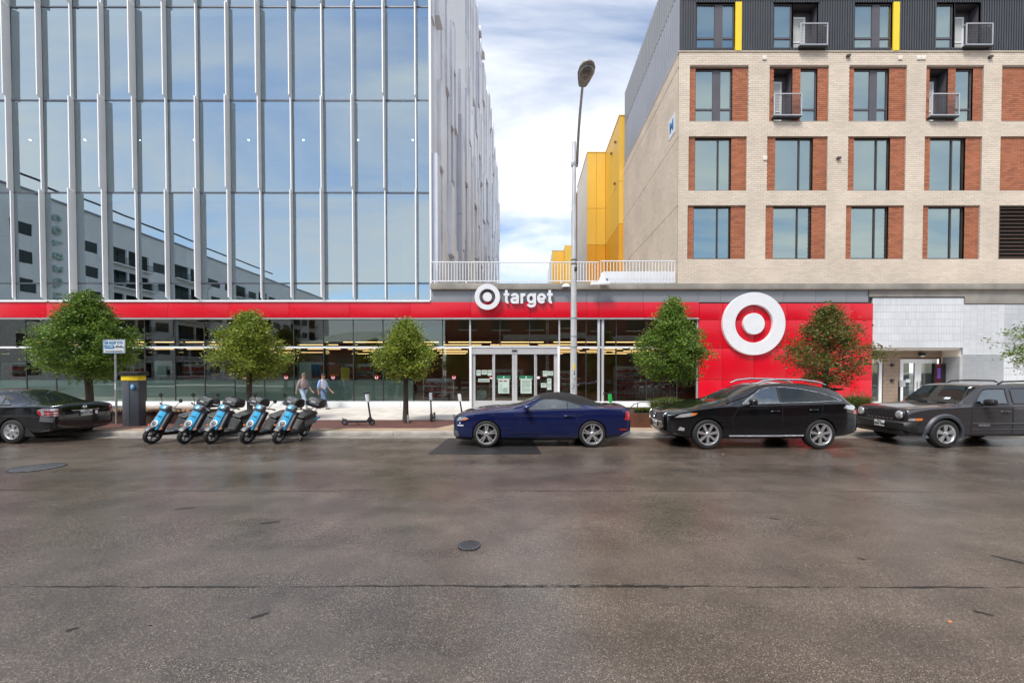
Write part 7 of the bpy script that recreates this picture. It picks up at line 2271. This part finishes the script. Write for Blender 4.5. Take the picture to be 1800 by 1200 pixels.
# ------------------------------------------------------------------ shared mopeds (local frame: forward = +X, leaning on the side stand)
def make_moped(first):
    t = first
    fx, rx, wr = .62, -.60, .235
    def wheel(x, nm):
        W = MB()
        W.lathe([(.165, -.045), (.20, -.055), (.225, -.045), (wr, -.018), (wr, .018), (.225, .045), (.20, .055), (.165, .045)], (x, 0, wr), axis='y', n=32)
        o = W.build('wheel', M['rubber'], t, smooth=45)
        R = MB().lathe([(.165, -.04), (.15, -.02), (.15, .02), (.165, .04)], (x, 0, wr), axis='y', n=28)
        for k in range(5):
            a = 2*pi*k/5
            R.obox((x + cos(a)*.09, 0, wr + sin(a)*.09), (cos(a)*.07, 0, sin(a)*.07), (0, .015, 0), (-sin(a)*.016, 0, cos(a)*.016))
        R.build('rim', M['midgrey'], o, smooth=35)
        MB().lathe([(.001, -.05), (.06, -.05), (.06, .05), (.001, .05)], (x, 0, wr), axis='y', n=18).build('hub', M['dark'], o)
    wheel(fx, 'front'); wheel(rx, 'rear')
    # fork and front guard
    hx, hz = .40, .92                                   # steering head
    for sg in (-1, 1):
        MB().tube([(fx, sg*.085, wr), (.53, sg*.085, .50), (.47, sg*.07, .62)], [.022, .026, .022], 8).build('fork', M['black'], t, smooth=50)
    g = MB()
    vs = []; n = 10
    for k in range(n + 1):
        a = radians(35 + k*95/n)
        for y_, rr in ((-.075, .245), (-.06, .275), (0, .285), (.06, .275), (.075, .245)): vs.append((fx + cos(a)*rr, y_, wr + sin(a)*rr))
    g.add(vs, [(5*k + i, 5*k + i + 1, 5*k + 5 + i + 1, 5*k + 5 + i) for k in range(n) for i in range(4)])
    g.build('front_guard', M['midgrey'], t, smooth=50)
    # front shield: blue centre panel framed by grey flanks
    def slab(nm, mm, pts, w0, w1, d=.05, bulge=.02, bev=.012):
        """pts: (x,z) centre line; panel across Y with half widths w0..w1"""
        m = MB(); vs = []; N = len(pts)
        for k, (x_, z_) in enumerate(pts):
            w = w0 + (w1 - w0)*k/(N - 1)
            for q in (-1, -.5, 0, .5, 1): vs.append((x_ + bulge*(1 - q*q), q*w, z_))
        nn = len(vs)
        vs += [(x_ - d, y_, z_ - .01) for x_, y_, z_ in vs]
        fs = []
        for k in range(N - 1):
            for i in range(4):
                a = 5*k + i
                fs += [(a, a+1, a+6, a+5), (nn + a, nn + a + 5, nn + a + 6, nn + a + 1)]
        for k in range(N - 1):
            for e in (0, 4): a = 5*k + e; fs.append((a, a + 5, nn + a + 5, nn + a))
        for i in range(4): fs += [(i, nn + i, nn + i + 1, i + 1), (5*(N-1) + i, 5*(N-1) + i + 1, nn + 5*(N-1) + i + 1, nn + 5*(N-1) + i)]
        m.add(vs, fs); return m.build(nm, mm, t, smooth=40)
    line = [(.66, .42), (.60, .56), (.535, .72), (.47, .86), (.45, .90)]
    sh = slab('front_panel', M['cyan'], line, .115, .095, .05, .025)
    slab('shield_flank', M['midgrey'], [(x_ - .045, z_) for x_, z_ in line], .185, .165, .06, .01)
    slab('leg_shield', M['black'], [(x_ - .115, z_) for x_, z_ in [(.64, .34)] + line], .20, .19, .05, -.02)
    c = Vector((.622, 0, .555)); dn = Vector((.91, 0, .42)).normalized()
    def facing(prof, cc, mm, nm, n=24, par=None):
        m = MB(); u = Vector((0, 1, 0)); v = dn.cross(u); vs = []
        for r_, h_ in prof:
            for k in range(n): vs.append(cc + dn*h_ + u*cos(2*pi*k/n)*r_ + v*sin(2*pi*k/n)*r_)
        m.add(vs, [(j*n + k, j*n + (k+1) % n, (j+1)*n + (k+1) % n, (j+1)*n + k) for j in range(len(prof)-1) for k in range(n)])
        return m.build(nm, mm, par or t, smooth=40)
    hl = facing([(.092, -.03), (.092, .022), (.072, .028), (.070, .015)], c, M['signw'], 'headlight_ring')
    facing([(.071, .012), (.05, .024), (.001, .028)], c, M['midgrey'], 'headlight', par=hl)
    q = text_mb('revel', .062, .001, .003)
    lc = Vector((.545, 0, .755)); uu = dn.cross(Vector((0, 1, 0)))
    place(q, lambda v: lc + Vector((0, 1, 0))*v.x + Vector((-.40, 0, .91))*v.y + dn*(.016)).build('panel_lettering', M['ink'], sh, fixn=False)
    MB().box(.56, .66, -.12, .12, .33, .43).build('lower_fairing', M['black'], t, bevel=.03)
    # floor, seat body, seat
    MB().prism([(.50, .24), (.52, .33), (.12, .33), (.02, .33), (-.10, .62), (-.18, .66), (-.72, .70), (-.78, .58), (-.62, .44), (-.30, .26), (0, .20)], 'y', -.15, .15).build('body', M['black'], t, bevel=.03)
    MB().prism([(-.05, .66), (-.10, .72), (-.30, .755), (-.52, .80), (-.78, .80), (-.82, .74), (-.74, .69), (-.2, .655)], 'y', -.145, .145).build('seat', mat_seat, t, bevel=.045, seg=3)
    for sg in (-1, 1):
        MB().prism([(-.22, .40), (-.12, .58), (-.62, .645), (-.86, .60), (-.70, .46)], 'y', sg*.152, sg*.175).build('side_panel', M['midgrey'], t, bevel=.01)
        MB().prism([(-.60, .53), (-.56, .62), (-.88, .655), (-.96, .60)], 'y', sg*.178, sg*.190).build('tail_panel', M['cyan'], t, bevel=.008)
    MB().box(-.93, -.86, -.08, .08, .58, .65).build('tail_light', M['redl'], t, bevel=.015)
    MB().prism([(-.60, .50), (-.98, .58), (-1.0, .40), (-.97, .40), (-.93, .53)], 'y', -.07, .07).build('rear_guard', M['black'], t, bevel=.01)
    MB().tube([(rx, -.10, wr), (-.30, -.11, .34), (-.02, -.11, .30)], .03, 8).build('swing_arm', M['black'], t)
    MB().tube([(rx, .10, wr), (-.30, .11, .34), (-.02, .11, .30)], .03, 8).build('swing_arm', M['black'], t)
    MB().tube([(-.62, .11, .28), (-.70, .12, .62)], .03, 8).build('shock', M['dark'], t)
    # top box on a rack
    MB().tube([(-.70, -.07, .76), (-.86, -.07, .90), (-1.02, -.07, .92)], .014, 6).build('rack', M['galv'], t)
    MB().tube([(-.70, .07, .76), (-.86, .07, .90), (-1.02, .07, .92)], .014, 6).build('rack', M['galv'], t)
    tb = MB().prism([(-.62, .92), (-.60, 1.02), (-.66, 1.16), (-.80, 1.20), (-1.02, 1.17), (-1.06, 1.02), (-1.02, .92)], 'y', -.21, .21).build('top_box', M['black'], t, bevel=.06, seg=3)
    MB().tube([(-.60, -.2, 1.03), (-.602, 0, 1.035), (-.60, .2, 1.03)], .009, 6).build('box_seam', M['midgrey'], tb)
    MB().box(-.604, -.594, -.06, .08, 1.075, 1.10).build('box_badge', M['signw'], tb, fixn=False)
    # handlebar, headlamp pod, mirrors
    MB().prism([(.36, .88), (.50, .90), (.52, .98), (.44, 1.06), (.33, 1.06), (.30, .96)], 'y', -.12, .12).build('handlebar_pod', M['midgrey'], t, bevel=.045, seg=3)
    MB().prism([(.506, .93), (.53, .985), (.455, 1.064), (.42, 1.058)], 'y', -.062, .062).build('pod_panel', M['cyan'], t, bevel=.016)
    for sg in (-1, 1):
        MB().tube([(.40, sg*.10, .99), (.36, sg*.24, 1.02), (.28, sg*.36, 1.01)], [.018, .018, .022], 8).build('grip', M['black'], t, smooth=50)
        MB().tube([(.40, sg*.20, 1.0), (.44, sg*.32, 1.0)], .008, 6).build('brake_lever', M['galv'], t)
        MB().tube([(.36, sg*.20, 1.02), (.34, sg*.26, 1.14), (.34, sg*.32, 1.22)], .008, 6).build('mirror_stalk', M['black'], t)
        MB().lathe([(.001, -.02), (.045, -.018), (.058, 0), (.055, .012), (.001, .014)], (.33, sg*.33, 1.255), axis='x', n=18).build('mirror', M['black'], t, smooth=50)
        MB().lathe([(.001, -.03), (.024, -.02), (.024, .02), (.001, .03)], (.60, sg*.20, .46), axis='x', n=10).build('turn_signal', M['amber'], t)
    MB().tube([(-.05, .10, .24), (-.02, .26, .045)], .014, 6).build('side_stand', M['galv'], t)
    MB().tube([(-.16, -.06, .22), (-.22, -.10, .10), (-.32, -.10, .08)], .013, 6).build('centre_stand', M['galv'], t)
    return t
mat_seat = mat('moped_seat', (0.022, 0.021, 0.021), .55, var=.15, bump=.1, bscale=60)
mp_px = (266, 323, 370, 433, 487)
tx_ = ['first in the row beside the parking kiosk', 'second in the row from the parking kiosk', 'in the middle of the row of five', 'second in the row from the walking men', 'last in the row towards the walking men']
proto = None
for k, px_ in enumerate(mp_px):
    lb = 'blue and black moped with a rear box, ' + tx_[k]
    if proto is None:
        proto = thing('moped', lb, 'moped', (0, 0, 0), 0, 'shared mopeds parked in a row at the kerb')
        make_moped(proto); o = proto
    else:
        o = copy_tree(proto); o['label'] = lb
    fr = G(px_, 779)
    hd = radians(-95 + (-4, 3, -1, -5, 4)[k])          # nose towards the road, a little to the left
    lean = radians(-15 + (1.5, -1, 2, 0, -2)[k])                              # onto its left side stand
    cx_, cy_ = fr.x - cos(hd)*.62, fr.y - sin(hd)*.62
    o.rotation_mode = 'XYZ'
    o.rotation_euler = (lean, 0, hd)
    o.location = (cx_, cy_, 0.0)

# ------------------------------------------------------------------ kick scooters
def kick_scooter(label, loc, rz, tilt, boxm, grp='dockless kick scooters on the pavement', steer=0.0):
    t = thing('kick_scooter', label, 'scooter', loc, rz, grp)
    t.rotation_euler = (tilt, 0, rz)
    MB().prism([(-.30, .10), (.32, .10), (.36, .15), (.30, .155), (-.30, .155)], 'y', -.075, .075).build('deck', M['black'], t, bevel=.012)
    MB().box(-.26, .26, -.06, .06, .157, .163).build('deck_grip', M['midgrey'], t, fixn=False)
    for x_ in (-.42, .50):
        w = MB().lathe([(.06, -.025), (.10, -.025), (.11, -.012), (.11, .012), (.10, .025), (.06, .025)], (x_, 0, .11), axis='y', n=24).build('wheel', M['rubber'], t, smooth=40)
        MB().lathe([(.001, -.02), (.062, -.02), (.062, .02), (.001, .02)], (x_, 0, .11), axis='y', n=16).build('hub', M['midgrey'], w)
    MB().prism([(-.44, .19), (-.30, .16), (-.28, .12), (-.36, .13), (-.52, .22), (-.50, .25)], 'y', -.04, .04).build('rear_guard', M['midgrey'], t, bevel=.008)
    MB().prism([(.30, .12), (.42, .30), (.47, .30), (.52, .14), (.46, .11)], 'y', -.05, .05).build('front_fork', M['black'], t, bevel=.01)
    MB().tube([(.46, 0, .20), (.40, 0, .62), (.345, 0, 1.06)], [.032, .028, .024], 10).build('stem', M['black'], t, smooth=50)
    m = MB(); m.obox((.358, 0, .92), (.055, 0, .008), (0, .05, 0), (-.018, 0, .14)); m.build('battery_box', boxm, t, bevel=.02)
    MB().tube([(.33, -.24, 1.10), (.345, 0, 1.085), (.33, .24, 1.10)], .017, 8).build('handlebar', M['black'], t, smooth=50)
    MB().box(.32, .40, -.04, .04, 1.07, 1.13).build('display', M['black'], t, bevel=.012)
    for sg in (-1, 1): MB().tube([(.33, sg*.15, 1.10), (.33, sg*.25, 1.10)], .022, 8).build('grip', M['rubber'], t, smooth=50)
    MB().tube([(-.05, .05, .11), (-.02, .16, .01)], .009, 6).build('kickstand', M['galv'], t)
    return t
c1 = G(628, 747, SW)
kick_scooter('black kick scooter with white battery box standing side on beside the tree', (c1.x, c1.y, SW), 0, radians(0), M['signw'])
c2 = G(757, 741, SW)
kick_scooter('black kick scooter with white battery box facing the kerb right of the tree', (c2.x - .02, c2.y + .5, SW), radians(-84), radians(3), M['signw'])
c3 = P(806, 720, 13.9)
kick_scooter('black kick scooter with tilted handlebar behind the nose of the blue convertible', (c3.x - .05, 14.3, SW), radians(-62), radians(6), M['signw'])
c4 = P(978, 690, 13.6)
kick_scooter('kick scooter of which only the handlebar shows above the black soft top', (c4.x, 14.15, SW), radians(-80), 0, M['paper'])
c5 = P(1072, 690, 13.6)
kick_scooter('kick scooter with bright green battery box behind the tail of the blue convertible', (c5.x, 14.15, SW), radians(-70), radians(5), M['green'])

# ------------------------------------------------------------------ two men walking past the store
def skin_mesh(verts, edges, radii, root=0, lv=2):
    me = bpy.data.meshes.new('sk'); me.from_pydata([tuple(v) for v in verts], edges, [])
    o = temp_obj(me)
    md = o.modifiers.new('skin', 'SKIN'); md.use_smooth_shade = True
    sv = me.skin_vertices[0].data
    for i, r in enumerate(radii):
        sv[i].radius = (r, r) if not isinstance(r, tuple) else r
        sv[i].use_root = (i == root)
    s_ = o.modifiers.new('sub', 'SUBSURF'); s_.levels = lv; s_.render_levels = lv
    r = evaluated(o); bpy.data.objects.remove(o)
    r.polygons.foreach_set('use_smooth', [True]*len(r.polygons))
    return r
def person(label, loc, rz, shirt, sleeve, jean, hair, H=1.75, stride=.30, arms=((.30, -.12), (-.30, .10)), tucked=True, belly=0.0):
    """walks towards local +X; z up; near side is local -Y"""
    t = thing('person', label, 'person', loc, rz)
    k = H/1.75
    def V(x, y, z): return Vector((x*k, y*k, z*k))
    st = stride
    # joints: right leg (near, -Y) trails or leads by sign of st
    hipL, hipR = V(0, .09, .92), V(0, -.09, .92)
    kneL, kneR = V(-st*.35 + .02, .09, .50), V(st*.62, -.09, .52)
    ankL, ankR = V(-st*1.18, .085, .13), V(st*1.02, -.085, .095)
    toeL, toeR = V(-st*1.18 + .15, .09, .035), V(st*1.02 + .19, -.095, .055)
    heelL, heelR = V(-st*1.18 - .04, .085, .11), V(st*1.02 - .06, -.085, .035)
    pel, bel, che, nck, hdb = V(0, 0, .96), V(.02 + belly, 0, 1.12), V(.02, 0, 1.34), V(.015, 0, 1.48), V(.03, 0, 1.54)
    shL, shR = V(.0, .19, 1.40), V(.0, -.19, 1.40)
    (al, bl), (ar, br) = arms
    elL, elR = V(al*.35, .23, 1.12), V(ar*.35 - .02, -.235, 1.12)
    wrL, wrR = V(al + .05, .22, .90), V(ar + .04, -.225, .89)
    # body: one surface
    vs = [pel, bel, che, nck, hdb, V(.03, 0, 1.60), shL, elL, wrL, shR, elR, wrR, hipL, kneL, ankL, toeL, hipR, kneR, ankR, toeR, V(.05, 0, 1.70)]
    ed = [(0,1),(1,2),(2,3),(3,4),(4,5),(5,20),(2,6),(6,7),(7,8),(2,9),(9,10),(10,11),(0,12),(12,13),(13,14),(14,15),(0,16),(16,17),(17,18),(18,19)]
    rd = [.12,.13,.13,.06,.058,.082,.06,.043,.03,.06,.043,.03,.09,.058,.04,.03,.09,.058,.04,.03,.075]
    rd = [r*k for r in rd]
    # hands with fingers grow out of the wrists
    def hand(w, e, side):
        d = (w - e).normalized(); i0 = len(vs)
        palm = w + d*.07*k
        wi = 8 if side > 0 else 11
        vs.append(palm); rd.append(.028*k); ed.append((wi, i0))
        lat = Vector((1, 0, .2)); lat = (lat - d*lat.dot(d)).normalized()
        for q, L in ((-.024, .065), (-.008, .078), (.008, .074), (.024, .058)):
            b_ = palm + lat*q*k + d*.02*k; m_ = b_ + d*L*.55*k + Vector((.012*k, 0, 0)); e_ = m_ + d*L*.45*k + Vector((.018*k, 0, .004*k))
            j = len(vs); vs.extend([b_, m_, e_]); rd.extend([.0095*k, .009*k, .0075*k]); ed.extend([(i0, j), (j, j+1), (j+1, j+2)])
        j = len(vs); tb = w + d*.03*k + lat*.03*k
        vs.extend([tb, tb + (d + lat*.7).normalized()*.045*k]); rd.extend([.0105*k, .0085*k]); ed.extend([(i0, j), (j, j+1)])
    hand(wrL, elL, 1); hand(wrR, elR, -1)
    link_mesh('body', skin_mesh(vs, ed, rd, 0, 2), M['skin'], t)
    # face details
    hc = V(.045, 0, 1.645)
    fm = MB()
    fm.lathe([(.001, -.02*k), (.014*k, -.012*k), (.018*k, .01*k), (.010*k, .03*k)], hc + V(.088, 0, -.005), axis='z', n=8)
    fm.build('nose', M['skin'], t, smooth=60)
    for sg in (-1, 1):
        MB().lathe([(.001, -.012*k), (.022*k, -.008*k), (.026*k, .0), (.001, .008*k)], hc + V(-.005, sg*.083, 0), axis='y', n=12).build('ear', M['skin'], t, smooth=60)
        MB().lathe([(.001, -.004*k), (.009*k, 0), (.001, .006*k)], hc + V(.080, sg*.030, .018), axis='x', n=10).build('eye', M['black'], t, smooth=60)
        MB().obox(hc + V(.083, sg*.030, .036), V(.005, 0, 0), V(0, .017, 0), V(0, 0, .003)).build('eyebrow', hair, t, fixn=False)
    MB().obox(hc + V(.080, 0, -.048), V(.006, 0, 0), V(0, .024, 0), V(0, 0, .004)).build('mouth', M['brickr'], t, fixn=False)
    # hair cap: upper back of the head
    m = MB(); vs2 = []; N, Q = 14, 7
    for j in range(Q + 1):
        ph = radians(92*j/Q)
        for i in range(N):
            a = 2*pi*i/N
            back = .5 - .5*cos(a)                         # 0 in front, 1 at the back
            p_ = ph*(.62 + .50*back)
            vs2.append(hc + Vector((sin(p_)*cos(a)*.100, sin(p_)*sin(a)*.093, cos(p_)*.112 + .012))*k)
    m.add(vs2, [(j*N + i, j*N + (i+1) % N, (j+1)*N + (i+1) % N, (j+1)*N + i) for j in range(Q) for i in range(N)])
    m.build('hair', hair, t, smooth=80)
    # shirt, sleeves, jeans, shoes follow the body
    low = V(.01, 0, .93 if not tucked else .99)
    sv = [low, bel, che, V(.015, 0, 1.455), shL, shR]
    sm = skin_mesh(sv, [(0,1),(1,2),(2,3),(2,4),(2,5)], [(.155*k, .135*k), ((.165 + belly)*k, (.145 + belly)*k), (.165*k, .15*k), .078*k, .085*k, .085*k], 0, 2)
    link_mesh('shirt', sm, shirt, t)
    for s0, e0, w0 in ((shL, elL, wrL), (shR, elR, wrR)):
        link_mesh('sleeve', skin_mesh([s0 + (che - s0)*.15, s0, e0, e0.lerp(w0, .82 if tucked else .35)], [(0,1),(1,2),(2,3)], [.085*k, .078*k, .066*k, .058*k], 0, 2), sleeve, t)
    jv = [V(0, 0, .98), hipL, kneL, ankL + V(0, 0, -.01), hipR, kneR, ankR + V(0, 0, .0)]
    link_mesh('jeans', skin_mesh(jv, [(0,1),(1,2),(2,3),(0,4),(4,5),(5,6)], [.145*k, .112*k, .082*k, .068*k, .112*k, .082*k, .068*k], 0, 2), jean, t)
    if tucked:
        MB().lathe([(.158*k, -.02*k), (.164*k, -.018*k), (.164*k, .018*k), (.158*k, .02*k)], V(.005, 0, 1.0), n=24).build('belt', M['black'], t, smooth=40)
    for an, to, he in ((ankL, toeL, heelL), (ankR, toeR, heelR)):
        link_mesh('shoe', skin_mesh([he, an.lerp(to, .45) + V(0, 0, -.02), to], [(0,1),(1,2)], [.045*k, .046*k, .036*k], 0, 2), M['shoe'], t)
    zmin = min((o.matrix_basis @ v.co).z for o in t.children if o.type == 'MESH' for v in o.data.vertices)
    t.location.z = loc[2] - zmin
    return t
cA = G(540, 722, SW); cB = G(567, 721, SW)
person('man in a mauve long sleeved shirt and pale jeans walking past the shop window', (P(533, 690, 19.55).x, 19.55, SW), radians(-14), M['shirt1'], M['shirt1'], M['jean1'], M['hairg'], 1.76, .27, ((.24, 0), (-.22, 0)), True, .03)
person('man in a white shirt with light blue sleeves and blue jeans walking ahead', (P(567, 690, 19.5).x, 19.5, SW), radians(-10), M['shirt2'], M['sleeve2'], M['jean2'], M['hairb'], 1.73, .28, ((.26, 0), (-.10, 0)), False)
